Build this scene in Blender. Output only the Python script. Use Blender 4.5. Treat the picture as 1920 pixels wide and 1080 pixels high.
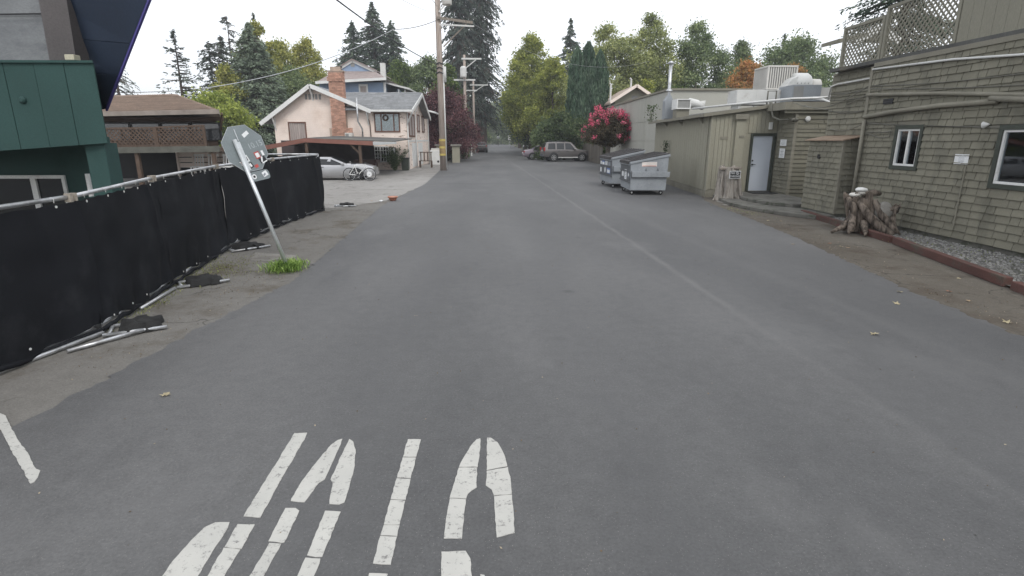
import bpy, math, random
import numpy as np
from mathutils import Vector, Matrix
R = math.radians
random.seed(7)
scene = bpy.context.scene
for o in list(bpy.data.objects):
    bpy.data.objects.remove(o, do_unlink=True)
COL = scene.collection

# ------------------------------------------------------------------ camera
cam_d = bpy.data.cameras.new('camera')
cam_d.sensor_width = 36
cam_d.lens = 19.54
cam_d.clip_start = 0.05
cam_d.clip_end = 3000
cam = bpy.data.objects.new('camera', cam_d)
COL.objects.link(cam)
cam.location = (0, 0, 2.15)
cam.rotation_euler = (R(90 - 14.94), 0, R(-1.33))
scene.camera = cam

# ------------------------------------------------------------------ world, sun, exposure
W = bpy.data.worlds.new('World')
scene.world = W
W.use_nodes = True
nt = W.node_tree
nt.nodes.clear()
out = nt.nodes.new('ShaderNodeOutputWorld')
bg = nt.nodes.new('ShaderNodeBackground')
sky = nt.nodes.new('ShaderNodeTexSky')
sky.sky_type = 'NISHITA'
sky.sun_disc = False
sky.sun_elevation = R(48)
sky.sun_rotation = R(160)
sky.air_density = 1.0
sky.dust_density = 1.5
tc = nt.nodes.new('ShaderNodeTexCoord')
mp = nt.nodes.new('ShaderNodeMapping')
mp.inputs['Scale'].default_value = (1.0, 1.0, 2.6)
ns = nt.nodes.new('ShaderNodeTexNoise')
ns.inputs['Scale'].default_value = 1.7
ns.inputs['Detail'].default_value = 5
ns.inputs['Roughness'].default_value = 0.55
cr = nt.nodes.new('ShaderNodeValToRGB')
cr.color_ramp.elements[0].position = 0.33
cr.color_ramp.elements[0].color = (0.62, 0.62, 0.62, 1)
cr.color_ramp.elements[1].position = 0.6
cr.color_ramp.elements[1].color = (0.97, 0.97, 0.97, 1)
mx = nt.nodes.new('ShaderNodeMixRGB')
mx.inputs['Color2'].default_value = (11.6, 11.9, 12.4, 1)
L = nt.links.new
L(tc.outputs['Generated'], mp.inputs['Vector'])
L(mp.outputs['Vector'], ns.inputs['Vector'])
L(ns.outputs['Fac'], cr.inputs['Fac'])
L(cr.outputs['Color'], mx.inputs['Fac'])
L(sky.outputs['Color'], mx.inputs['Color1'])
L(mx.outputs['Color'], bg.inputs['Color'])
bg.inputs['Strength'].default_value = 0.1
L(bg.outputs['Background'], out.inputs['Surface'])
sd = bpy.data.lights.new('sun', 'SUN')
sd.energy = 1.2
sd.angle = R(20)
sd.color = (1, 0.97, 0.92)
sun = bpy.data.objects.new('sun', sd)
COL.objects.link(sun)
sun.rotation_euler = (R(42), 0, R(20))
scene.view_settings.view_transform = 'Standard'
scene.view_settings.look = 'None'
scene.view_settings.gamma = 1
scene.view_settings.exposure = 0.22
scene.view_settings.use_curve_mapping = False

# ------------------------------------------------------------------ naming helpers
LOC = {}

def tag(o, label=None, cat=None, group=None, kind=None):
    if label: o['label'] = label
    if cat: o['category'] = cat
    if group: o['group'] = group
    if kind: o['kind'] = kind
    return o

def thing(name, label, cat, loc=(0, 0, 0), group=None):
    o = bpy.data.objects.new(name, None)
    COL.objects.link(o)
    o.location = loc
    o.empty_display_size = 0.2
    LOC[o.name] = Vector(loc)
    return tag(o, label, cat, group)

def copy_tree(o, parent=None):
    c = o.copy()
    COL.objects.link(c)
    if parent: c.parent = parent
    for ch in list(o.children):
        copy_tree(ch, c)
    return c

def vl(p, q, t):
    return tuple(p[i] + (q[i] - p[i]) * t for i in range(3))

class MB:
    def __init__(s):
        s.v = []; s.f = []
    def add(s, vs, fs):
        n = len(s.v)
        s.v += [tuple(p) for p in vs]
        s.f += [tuple(i + n for i in f) for f in fs]
        return s
    def box(s, x0, x1, y0, y1, z0, z1):
        vs = [(x0, y0, z0), (x1, y0, z0), (x1, y1, z0), (x0, y1, z0), (x0, y0, z1), (x1, y0, z1), (x1, y1, z1), (x0, y1, z1)]
        return s.add(vs, [(0, 3, 2, 1), (4, 5, 6, 7), (0, 1, 5, 4), (1, 2, 6, 5), (2, 3, 7, 6), (3, 0, 4, 7)])
    def prism(s, pts, vec):
        n = len(pts)
        vs = [tuple(p) for p in pts] + [(p[0] + vec[0], p[1] + vec[1], p[2] + vec[2]) for p in pts]
        nrm = Vector((0, 0, 0))
        for i in range(n):
            a, b = Vector(pts[i]), Vector(pts[(i + 1) % n])
            nrm += a.cross(b)
        fs = [tuple(range(n)), tuple(range(2 * n - 1, n - 1, -1))]
        for i in range(n):
            j = (i + 1) % n
            fs.append((j, i, n + i, n + j))
        if nrm.dot(Vector(vec)) > 0:
            fs = [tuple(reversed(f)) for f in fs]
        return s.add(vs, fs)
    def bar(s, p, q, w, h, up=(0, 0, 1)):
        p, q, up = Vector(p), Vector(q), Vector(up)
        d = (q - p).normalized()
        a = d.cross(up)
        if a.length < 1e-4: a = d.cross(Vector((1, 0, 0)))
        a.normalize(); b = a.cross(d).normalized()
        a *= w / 2; b *= h / 2
        vs = [p - a - b, p + a - b, p + a + b, p - a + b, q - a - b, q + a - b, q + a + b, q - a + b]
        return s.add(vs, [(0, 1, 2, 3), (7, 6, 5, 4), (1, 0, 4, 5), (2, 1, 5, 6), (3, 2, 6, 7), (0, 3, 7, 4)])
    def tube(s, path, r, n=8, closed=False):
        P = [Vector(p) for p in path]
        m = len(P)
        rr = r if isinstance(r, (list, tuple)) else [r] * m
        rings = []; prev = None
        for i in range(m):
            if closed: d = P[(i + 1) % m] - P[i - 1]
            else: d = P[min(i + 1, m - 1)] - P[max(i - 1, 0)]
            d.normalize()
            if prev is None:
                a = d.cross(Vector((0, 0, 1)))
                if a.length < 1e-3: a = d.cross(Vector((1, 0, 0)))
            else: a = prev - d * prev.dot(d)
            a.normalize(); prev = a
            b = d.cross(a)
            rings.append([tuple(P[i] + (a * math.cos(2 * math.pi * k / n) + b * math.sin(2 * math.pi * k / n)) * rr[i]) for k in range(n)])
        vs = [p for ring in rings for p in ring]
        fs = []
        for i in range(m if closed else m - 1):
            j = (i + 1) % m
            for k in range(n):
                fs.append((i * n + k, i * n + (k + 1) % n, j * n + (k + 1) % n, j * n + k))
        if not closed:
            fs.append(tuple(reversed(range(n))))
            fs.append(tuple((m - 1) * n + k for k in range(n)))
        return s.add(vs, fs)
    def lathe(s, prof, o=(0, 0, 0), axis=(0, 0, 1), n=16):
        ax = Vector(axis).normalized()
        a = ax.cross(Vector((0, 0, 1)))
        if a.length < 1e-3: a = Vector((1, 0, 0))
        a.normalize(); b = ax.cross(a); o = Vector(o)
        vs = []
        for (r, h) in prof:
            for k in range(n):
                t = 2 * math.pi * k / n
                vs.append(tuple(o + ax * h + (a * math.cos(t) + b * math.sin(t)) * r))
        fs = []
        for i in range(len(prof) - 1):
            for k in range(n):
                fs.append((i * n + k, i * n + (k + 1) % n, (i + 1) * n + (k + 1) % n, (i + 1) * n + k))
        fs.append(tuple(reversed(range(n))))
        fs.append(tuple((len(prof) - 1) * n + k for k in range(n)))
        return s.add(vs, fs)
    def quad(s, *pts):
        return s.add(pts, [tuple(range(len(pts)))])
    def build(s, name, m, parent=None, smooth=False, bevel=0, label=None, kind=None, loc=None):
        off = LOC.get(parent.name, Vector((0, 0, 0))) if parent else (Vector(loc) if loc else Vector((0, 0, 0)))
        me = bpy.data.meshes.new(name)
        me.from_pydata([(p[0] - off.x, p[1] - off.y, p[2] - off.z) for p in s.v], [], s.f)
        me.materials.append(m)
        if smooth:
            me.polygons.foreach_set('use_smooth', [True] * len(me.polygons))
        me.update()
        o = bpy.data.objects.new(name, me)
        COL.objects.link(o)
        if parent:
            o.parent = parent
            LOC[o.name] = off
        elif loc:
            o.location = off
            LOC[o.name] = off
        if bevel:
            b = o.modifiers.new('bevel', 'BEVEL')
            b.width = bevel; b.segments = 2; b.limit_method = 'ANGLE'
        if label: o['label'] = label
        if kind: o['kind'] = kind
        return o

# ------------------------------------------------------------------ materials
def newmat(name):
    m = bpy.data.materials.new(name)
    m.use_nodes = True
    n = m.node_tree
    return m, n, n.nodes['Principled BSDF']

def pm(name, col, rough=0.75, var=0.25, vs=2.5, bump=0.15, bs=60, metal=0.0, col2=None, s2=1.2, thr=(0.52, 0.62), stretch=(1, 1, 1), objvar=0.0, spec=0.35, fine=0.12, coat=0.0):
    """painted or raw surface: base colour with broad and fine mottling, optional second colour in worn patches"""
    m, n, b = newmat(name)
    N = n.nodes.new; K = n.links.new
    g = N('ShaderNodeNewGeometry')
    mp = N('ShaderNodeMapping'); mp.inputs['Scale'].default_value = stretch
    K(g.outputs['Position'], mp.inputs['Vector'])
    n1 = N('ShaderNodeTexNoise'); n1.inputs['Scale'].default_value = vs; n1.inputs['Detail'].default_value = 6
    n2 = N('ShaderNodeTexNoise'); n2.inputs['Scale'].default_value = bs; n2.inputs['Detail'].default_value = 3
    K(mp.outputs[0], n1.inputs['Vector']); K(mp.outputs[0], n2.inputs['Vector'])
    def mr(src, lo, hi):
        r = N('ShaderNodeMapRange'); r.inputs['From Min'].default_value = 0.25; r.inputs['From Max'].default_value = 0.75
        r.inputs['To Min'].default_value = lo; r.inputs['To Max'].default_value = hi
        K(src, r.inputs['Value']); return r.outputs[0]
    a = mr(n1.outputs['Fac'], 1 - var, 1 + var)
    c = mr(n2.outputs['Fac'], 1 - fine, 1 + fine)
    mu = N('ShaderNodeMath'); mu.operation = 'MULTIPLY'; K(a, mu.inputs[0]); K(c, mu.inputs[1])
    val = mu.outputs[0]
    if objvar:
        oi = N('ShaderNodeObjectInfo')
        r = N('ShaderNodeMath'); r.operation = 'ADD'; K(oi.outputs['Random'], r.inputs[0]); K(g.outputs['Random Per Island'], r.inputs[1])
        r1 = N('ShaderNodeMath'); r1.operation = 'FRACT'; K(r.outputs[0], r1.inputs[0])
        r2 = N('ShaderNodeMapRange'); r2.inputs['To Min'].default_value = 1 - objvar; r2.inputs['To Max'].default_value = 1 + objvar
        K(r1.outputs[0], r2.inputs['Value'])
        m2 = N('ShaderNodeMath'); m2.operation = 'MULTIPLY'; K(val, m2.inputs[0]); K(r2.outputs[0], m2.inputs[1]); val = m2.outputs[0]
    base = N('ShaderNodeRGB'); base.outputs[0].default_value = (*col, 1)
    cs = base.outputs[0]
    if col2:
        n3 = N('ShaderNodeTexNoise'); n3.inputs['Scale'].default_value = s2; n3.inputs['Detail'].default_value = 8; n3.inputs['Roughness'].default_value = 0.65
        K(mp.outputs[0], n3.inputs['Vector'])
        r = N('ShaderNodeMapRange'); r.inputs['From Min'].default_value = thr[0]; r.inputs['From Max'].default_value = thr[1]
        K(n3.outputs['Fac'], r.inputs['Value'])
        mx = N('ShaderNodeMixRGB'); K(r.outputs[0], mx.inputs['Fac']); K(cs, mx.inputs['Color1']); mx.inputs['Color2'].default_value = (*col2, 1)
        cs = mx.outputs[0]
    vm = N('ShaderNodeVectorMath'); vm.operation = 'SCALE'; K(cs, vm.inputs[0]); K(val, vm.inputs['Scale'])
    K(vm.outputs[0], b.inputs['Base Color'])
    b.inputs['Roughness'].default_value = rough
    b.inputs['Metallic'].default_value = metal
    b.inputs['Specular IOR Level'].default_value = spec
    if coat: b.inputs['Coat Weight'].default_value = coat; b.inputs['Coat Roughness'].default_value = 0.08
    if bump:
        bp = N('ShaderNodeBump'); bp.inputs['Strength'].default_value = bump; bp.inputs['Distance'].default_value = 0.01
        K(n2.outputs['Fac'], bp.inputs['Height']); K(bp.outputs[0], b.inputs['Normal'])
    return m

def leafmat(name, c1, c2, c3=None, trans=0.3, s=0.25):
    m = bpy.data.materials.new(name); m.use_nodes = True
    n = m.node_tree; n.nodes.clear(); N = n.nodes.new; K = n.links.new
    o = N('ShaderNodeOutputMaterial'); d = N('ShaderNodeBsdfDiffuse'); t = N('ShaderNodeBsdfTranslucent'); mix = N('ShaderNodeMixShader')
    g = N('ShaderNodeNewGeometry')
    ns = N('ShaderNodeTexNoise'); ns.inputs['Scale'].default_value = s; ns.inputs['Detail'].default_value = 3
    K(g.outputs['Position'], ns.inputs['Vector'])
    a = N('ShaderNodeMath'); a.operation = 'MULTIPLY_ADD'; K(g.outputs['Random Per Island'], a.inputs[0]); a.inputs[1].default_value = 0.55
    K(ns.outputs['Fac'], a.inputs[2])
    r = N('ShaderNodeValToRGB')
    r.color_ramp.elements[0].position = 0.45; r.color_ramp.elements[0].color = (*c1, 1)
    r.color_ramp.elements[1].position = 1.0; r.color_ramp.elements[1].color = (*c2, 1)
    if c3:
        e = r.color_ramp.elements.new(0.82); e.color = (*c3, 1)
    K(a.outputs[0], r.inputs['Fac'])
    K(r.outputs[0], d.inputs['Color']); K(r.outputs[0], t.inputs['Color'])
    mix.inputs[0].default_value = trans
    K(d.outputs[0], mix.inputs[1]); K(t.outputs[0], mix.inputs[2]); K(mix.outputs[0], o.inputs['Surface'])
    return m

def glassmat(name, col=(0.012, 0.014, 0.016), rough=0.06):
    return pm(name, col, rough=rough, var=0.1, bump=0.0, spec=0.6)

M = {}
M['shingle'] = pm('shingle_paint', (0.198, 0.188, 0.145), 0.85, 0.13, 1.1, 0.35, 90, objvar=0.1, col2=(0.155, 0.148, 0.115), s2=2.0, stretch=(1, 1, 0.5))
M['siding'] = pm('siding_paint', (0.31, 0.297, 0.235), 0.85, 0.12, 0.8, 0.3, 70, stretch=(1, 1, 0.25), col2=(0.29, 0.275, 0.215), s2=0.8)
M['siding_grey'] = pm('siding_grey_paint', (0.235, 0.225, 0.18), 0.85, 0.12, 0.6, 0.3, 60, stretch=(1, 1, 0.3))
M['hall'] = pm('hall_panel_paint', (0.41, 0.405, 0.36), 0.85, 0.08, 0.6, 0.3, 60, stretch=(1, 1, 0.3), col2=(0.36, 0.355, 0.31), s2=0.7)
M['trim_olive'] = pm('trim_olive', (0.225, 0.212, 0.17), 0.8, 0.15, 2, 0.2, 50)
M['trim_green'] = pm('trim_dark_green', (0.05, 0.058, 0.046), 0.6, 0.2, 3, 0.1, 60)
M['white'] = pm('white_paint', (0.72, 0.72, 0.70), 0.55, 0.08, 2, 0.08, 60, col2=(0.55, 0.53, 0.49), s2=2.2, thr=(0.58, 0.72))
M['door'] = pm('door_paint', (0.52, 0.56, 0.62), 0.5, 0.05, 1.2, 0.05, 60)
M['glass'] = glassmat('window_glass')
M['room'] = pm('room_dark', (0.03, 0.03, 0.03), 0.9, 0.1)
M['galv'] = pm('galvanised_steel', (0.55, 0.56, 0.57), 0.38, 0.15, 6, 0.05, 80, metal=0.75, col2=(0.36, 0.36, 0.36), s2=5)
M['steel_white'] = pm('weathered_light_metal', (0.62, 0.62, 0.60), 0.5, 0.1, 2, 0.05, 50, col2=(0.42, 0.38, 0.33), s2=1.6, thr=(0.56, 0.75))
M['ac'] = pm('air_conditioner_metal', (0.62, 0.60, 0.56), 0.55, 0.08, 2, 0.05, 50)
M['ac_dark'] = pm('air_conditioner_grille', (0.27, 0.27, 0.26), 0.6, 0.1, 3, 0.1, 60)
M['black'] = pm('black_plastic', (0.02, 0.02, 0.022), 0.5, 0.2, 4, 0.1, 60)
M['rubber'] = pm('black_rubber', (0.025, 0.025, 0.025), 0.8, 0.2, 4, 0.2, 60)
M['screen'] = pm('fence_screen_fabric', (0.0115, 0.0125, 0.0155), 0.85, 0.4, 0.8, 0.4, 220, col2=(0.032, 0.034, 0.038), s2=1.3, thr=(0.55, 0.8), fine=0.35, spec=0.15)
M['sandbag'] = pm('sandbag_fabric', (0.022, 0.022, 0.022), 0.9, 0.4, 6, 0.6, 160, fine=0.35)
M['conc'] = pm('concrete', (0.22, 0.21, 0.19), 0.9, 0.25, 1.5, 0.4, 60, col2=(0.15, 0.14, 0.125), s2=1.8)
M['conc_dark'] = pm('concrete_old', (0.14, 0.135, 0.12), 0.9, 0.3, 2.5, 0.4, 60, col2=(0.07, 0.075, 0.055), s2=3)
M['curb'] = pm('curb_red_paint', (0.10, 0.048, 0.04), 0.9, 0.35, 2, 0.6, 60, col2=(0.085, 0.07, 0.056), s2=2.5, stretch=(1, 0.5, 1))
M['wood_grey'] = pm('weathered_wood', (0.27, 0.235, 0.20), 0.9, 0.35, 5, 0.9, 45, stretch=(2.5, 2.5, 0.25), col2=(0.08, 0.065, 0.05), s2=5, thr=(0.5, 0.68))
M['wood_brown'] = pm('brown_wood', (0.10, 0.068, 0.05), 0.85, 0.25, 3, 0.4, 40)
M['pole'] = pm('pole_wood', (0.38, 0.32, 0.28), 0.9, 0.2, 2, 0.5, 40, stretch=(3, 3, 0.2), col2=(0.27, 0.22, 0.185), s2=3)
M['peach'] = pm('peach_paint', (0.86, 0.74, 0.66), 0.8, 0.08, 1.0, 0.2, 40, col2=(0.72, 0.58, 0.49), s2=0.7, thr=(0.5, 0.75))
M['peach_worn'] = pm('peach_paint_peeling', (0.84, 0.72, 0.64), 0.85, 0.1, 2, 0.3, 40, col2=(0.34, 0.24, 0.18), s2=1.8, thr=(0.58, 0.62), stretch=(1, 1, 3))
M['brick'] = pm('red_brick', (0.50, 0.29, 0.215), 0.9, 0.2, 3, 0.5, 40, objvar=0.22)
M['mortar'] = pm('mortar', (0.42, 0.33, 0.27), 0.95, 0.2, 3, 0.3, 50)
M['roof_grey'] = pm('grey_asphalt_shingle', (0.21, 0.215, 0.22), 0.95, 0.2, 4, 0.6, 20, objvar=0.15, stretch=(1, 1, 1))
M['roof_brown'] = pm('brown_asphalt_shingle', (0.52, 0.42, 0.355), 0.95, 0.15, 3, 0.5, 12, objvar=0.12)
M['roof_taupe'] = pm('taupe_asphalt_shingle', (0.30, 0.25, 0.235), 0.95, 0.15, 2, 0.5, 12)
M['roof_dark'] = pm('dark_roof_felt', (0.10, 0.10, 0.095), 0.95, 0.25, 1.5, 0.4, 20, col2=(0.17, 0.15, 0.12), s2=0.6)
M['rust_red'] = pm('redwood_fascia_paint', (0.24, 0.11, 0.085), 0.8, 0.1, 2, 0.2, 40)
M['blue_house'] = pm('blue_siding_paint', (0.26, 0.34, 0.47), 0.8, 0.1, 1, 0.2, 20)
M['blue_soffit'] = pm('dark_blue_soffit_paint', (0.025, 0.040, 0.072), 0.7, 0.25, 0.5, 0.05, 30)
M['purple'] = pm('purple_fascia_paint', (0.10, 0.085, 0.32), 0.6, 0.1, 2, 0.05, 40)
M['green_wall'] = pm('dark_green_panel_paint', (0.029, 0.070, 0.064), 0.75, 0.12, 0.8, 0.12, 60, col2=(0.024, 0.058, 0.053), s2=0.7)
M['taupe'] = pm('taupe_column_paint', (0.11, 0.10, 0.10), 0.8, 0.12, 2, 0.1, 40)
M['gutter'] = pm('silver_gutter', (0.55, 0.56, 0.56), 0.4, 0.15, 2, 0.05, 40, metal=0.4)
M['curtain'] = pm('curtain_cloth', (0.40, 0.345, 0.32), 0.9, 0.25, 3, 0.2, 30, stretch=(6, 6, 0.3))
M['lace'] = pm('lace_cloth', (0.8, 0.84, 0.81), 0.9, 0.25, 9, 0.2, 30)
M['alu'] = pm('aluminium_sheet', (0.22, 0.25, 0.255), 0.5, 0.12, 3, 0.05, 60, metal=0.3)
M['sign_edge'] = pm('bright_steel', (0.6, 0.62, 0.63), 0.4, 0.1, 5, 0.05, 60, metal=0.5)
M['red'] = pm('faded_red', (0.45, 0.08, 0.07), 0.6, 0.2, 6)
M['paper'] = pm('white_paper', (0.75, 0.76, 0.76), 0.7, 0.04, 4, 0.0)
M['ink'] = pm('grey_ink', (0.25, 0.27, 0.3), 0.7, 0.05, 4, 0.0)
M['ink_blue'] = pm('blue_print', (0.13, 0.2, 0.42), 0.6, 0.1, 4, 0.0)
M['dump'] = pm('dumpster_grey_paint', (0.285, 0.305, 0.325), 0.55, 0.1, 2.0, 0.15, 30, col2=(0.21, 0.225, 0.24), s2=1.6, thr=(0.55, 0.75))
M['dump_dark'] = pm('dumpster_side_shade_and_trim', (0.105, 0.112, 0.12), 0.6, 0.15, 3, 0.15, 30)  # darker copy of the dumpster grey for its shaded street side; also dark trim
M['lid'] = pm('dumpster_lid_plastic', (0.045, 0.042, 0.043), 0.65, 0.2, 3, 0.1, 50)
M['terracotta'] = pm('terracotta', (0.42, 0.17, 0.11), 0.85, 0.15, 8, 0.2, 60)
M['tyre'] = M['rubber']
M['rim'] = pm('wheel_rim', (0.4, 0.4, 0.4), 0.35, 0.1, 5, 0, 50, metal=0.7)
M['suv'] = pm('suv_paint', (0.135, 0.125, 0.122), 0.3, 0.05, 2, 0.0, 50, metal=0.4, coat=0.7)
M['silver'] = pm('silver_car_paint', (0.45, 0.45, 0.46), 0.28, 0.04, 2, 0.0, 50, metal=0.5, coat=0.7)
M['mauve'] = pm('sedan_paint', (0.22, 0.18, 0.21), 0.3, 0.04, 2, 0.0, 50, metal=0.4, coat=0.7)
M['lamp_red'] = pm('tail_lamp_red', (0.35, 0.03, 0.03), 0.25, 0.1, 4, 0, 50)
M['lamp_clear'] = pm('head_lamp_clear', (0.6, 0.6, 0.6), 0.15, 0.1, 4, 0, 50)
M['orange'] = pm('orange_sign', (0.55, 0.15, 0.05), 0.6, 0.1, 4, 0, 50)
M['yellow'] = pm('yellow_reflector', (0.5, 0.4, 0.12), 0.6, 0.2, 4, 0, 50)
M['bark'] = pm('bark', (0.075, 0.058, 0.048), 0.95, 0.3, 2, 0.7, 20, stretch=(2, 2, 0.4))
M['bark_light'] = pm('light_bark', (0.17, 0.15, 0.125), 0.95, 0.3, 2, 0.7, 20, stretch=(2, 2, 0.4))
M['wire'] = pm('wire', (0.04, 0.04, 0.045), 0.6, 0.1)
M['cable'] = pm('grey_painted_cable', (0.16, 0.155, 0.13), 0.7, 0.15, 5)
M['stone'] = pm('gravel_stone', (0.20, 0.195, 0.185), 0.9, 0.2, 8, 0.2, 60, objvar=0.45)
M['plank'] = pm('fence_board_wood', (0.13, 0.115, 0.095), 0.95, 0.3, 2, 0.4, 30, objvar=0.25, stretch=(2, 2, 0.3))

# ================================================================== ground materials
def ground_mat(name, base, base2, speck=0.5, rough=0.9, crack=0.0, dirt=None, dirt_thr=(0.5, 0.66), seam=False, spec=0.3, bump=0.5):
    m, n, b = newmat(name)
    N = n.nodes.new; K = n.links.new
    g = N('ShaderNodeNewGeometry')
    pos = g.outputs['Position']
    def noise(sc, det=5, st=None, ro=0.55):
        t = N('ShaderNodeTexNoise'); t.inputs['Scale'].default_value = sc; t.inputs['Detail'].default_value = det; t.inputs['Roughness'].default_value = ro
        if st:
            mp = N('ShaderNodeMapping'); mp.inputs['Scale'].default_value = st; K(pos, mp.inputs['Vector']); K(mp.outputs[0], t.inputs['Vector'])
        else: K(pos, t.inputs['Vector'])
        return t.outputs['Fac']
    def rng(src, a, c, lo=0.0, hi=1.0):
        r = N('ShaderNodeMapRange'); r.inputs['From Min'].default_value = a; r.inputs['From Max'].default_value = c
        r.inputs['To Min'].default_value = lo; r.inputs['To Max'].default_value = hi; K(src, r.inputs['Value']); return r.outputs[0]
    def mix(f, c1, c2):
        x = N('ShaderNodeMixRGB'); K(f, x.inputs['Fac'])
        for s_, c in (('Color1', c1), ('Color2', c2)):
            if isinstance(c, tuple): x.inputs[s_].default_value = (*c, 1)
            else: K(c, x.inputs[s_])
        return x.outputs[0]
    def math_(op, a, b_=None):
        x = N('ShaderNodeMath'); x.operation = op
        for i, q in enumerate((a, b_)):
            if q is None: continue
            if isinstance(q, (int, float)): x.inputs[i].default_value = q
            else: K(q, x.inputs[i])
        return x.outputs[0]
    c = mix(rng(noise(0.35, 6, (1, 0.35, 1)), 0.35, 0.68), base, base2)
    fine = noise(55, 3, None, 0.8)
    agg = N('ShaderNodeTexVoronoi'); agg.inputs['Scale'].default_value = 95; K(pos, agg.inputs['Vector'])
    sp = rng(agg.outputs['Distance'], 0.0, 0.28, 1, 0)
    agr = N('ShaderNodeTexVoronoi'); agr.inputs['Scale'].default_value = 95; K(pos, agr.inputs['Vector'])
    sepc = N('ShaderNodeSeparateColor'); K(agr.outputs['Color'], sepc.inputs[0])
    pick = rng(sepc.outputs[0], 0.80, 0.86)
    c = mix(math_('MULTIPLY', math_('MULTIPLY', sp, pick), speck), c, (0.42, 0.40, 0.36))
    vm = N('ShaderNodeVectorMath'); vm.operation = 'SCALE'; K(c, vm.inputs[0])
    v = math_('MULTIPLY', rng(fine, 0.3, 0.7, 0.78, 1.22), rng(noise(7, 4), 0.3, 0.7, 0.92, 1.08))
    K(v, vm.inputs['Scale']); c = vm.outputs[0]
    if dirt:
        c = mix(rng(noise(0.9, 9, None, 0.7), *dirt_thr), c, dirt)
    if seam:
        sx = N('ShaderNodeSeparateXYZ'); K(pos, sx.inputs[0])
        wob = noise(0.8, 5)
        def line(off, slope, w, amt, jit=0.25):
            # distance from the paving joint x = off + slope*y
            d = math_('SUBTRACT', sx.outputs['X'], math_('MULTIPLY', sx.outputs['Y'], slope))
            d = math_('SUBTRACT', d, off)
            d = math_('ADD', d, math_('MULTIPLY', math_('SUBTRACT', wob, 0.5), jit))
            d = math_('ABSOLUTE', d)
            f = rng(d, 0.0, w, 1, 0)
            return math_('MULTIPLY', math_('MULTIPLY', f, rng(noise(1.3, 6), 0.3, 0.6, 0.35, 1)), amt)
        near = rng(sx.outputs['Y'], 5.0, 10.0, 0.25, 1)
        c = mix(math_('MULTIPLY', line(3.28, -0.036, 0.09, 0.42), near), c, (0.20, 0.196, 0.19))
        c = mix(math_('MULTIPLY', rng(noise(0.55, 8, (1, .5, 1), .65), 0.54, 0.7), 0.42), c, (0.155, 0.153, 0.151))
        c = mix(math_('MULTIPLY', rng(noise(1.6, 8, (1, .6, 1), .7), 0.58, 0.72), 0.5), c, (0.056, 0.056, 0.057))
        c = mix(line(5.1, -0.075, 0.22, 0.22), c, (0.17, 0.168, 0.165))
        c = mix(line(-1.1, 0.0, 0.45, 0.35, 0.5), c, (0.078, 0.078, 0.08))
        c = mix(line(0.9, 0.0, 0.45, 0.35, 0.5), c, (0.078, 0.078, 0.08))
        # oil drips
        vo = N('ShaderNodeTexVoronoi'); vo.inputs['Scale'].default_value = 0.75; K(pos, vo.inputs['Vector'])
        dd = math_('ADD', vo.outputs['Distance'], math_('MULTIPLY', noise(9, 4), 0.09))
        sc2 = N('ShaderNodeSeparateColor'); K(vo.outputs['Color'], sc2.inputs[0])
        c = mix(math_('MULTIPLY', math_('MULTIPLY', rng(dd, 0.06, 0.13, 1, 0), rng(sc2.outputs[1], 0.25, 0.3)), 0.6), c, (0.03, 0.03, 0.03))
        # cross joint, bituminous
        dy = math_('SUBTRACT', sx.outputs['Y'], 28.2)
        dy = math_('ABSOLUTE', math_('ADD', dy, math_('MULTIPLY', math_('SUBTRACT', noise(0.4, 6), 0.5), 1.6)))
        c = mix(math_('MULTIPLY', math_('MULTIPLY', rng(dy, 0.0, 0.28, 1, 0), rng(sx.outputs['X'], 1.5, 2.6, 1, 0)), 0.55), c, (0.035, 0.035, 0.035))
        # repaved darker beyond the joint seam on the right, slightly lighter left
        side = math_('SUBTRACT', math_('SUBTRACT', sx.outputs['X'], math_('MULTIPLY', sx.outputs['Y'], -0.036)), 3.28)
        c = mix(math_('MULTIPLY', rng(side, 0, 0.12), 0.22), c, (0.068, 0.069, 0.071))
    hgt = fine
    if crack:
        vo = N('ShaderNodeTexVoronoi'); vo.feature = 'DISTANCE_TO_EDGE'; vo.inputs['Scale'].default_value = 0.85
        ww = N('ShaderNodeTexNoise'); ww.inputs['Scale'].default_value = 2.2; ww.inputs['Detail'].default_value = 6; K(pos, ww.inputs['Vector'])
        va = N('ShaderNodeVectorMath'); va.operation = 'MULTIPLY_ADD'; K(ww.outputs['Color'], va.inputs[0]); va.inputs[1].default_value = (0.9, 0.9, 0.9); K(pos, va.inputs[2])
        K(va.outputs[0], vo.inputs['Vector'])
        cf = math_('MULTIPLY', rng(vo.outputs['Distance'], 0.0, 0.022, 1, 0), rng(noise(0.5, 3), 0.45, 0.6))
        c = mix(math_('MULTIPLY', cf, crack), c, (0.035, 0.032, 0.027))
    K(c, b.inputs['Base Color'])
    b.inputs['Roughness'].default_value = rough
    b.inputs['Specular IOR Level'].default_value = spec
    bp = N('ShaderNodeBump'); bp.inputs['Strength'].default_value = bump; bp.inputs['Distance'].default_value = 0.006
    K(fine, bp.inputs['Height']); K(bp.outputs[0], b.inputs['Normal'])
    return m

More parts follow.
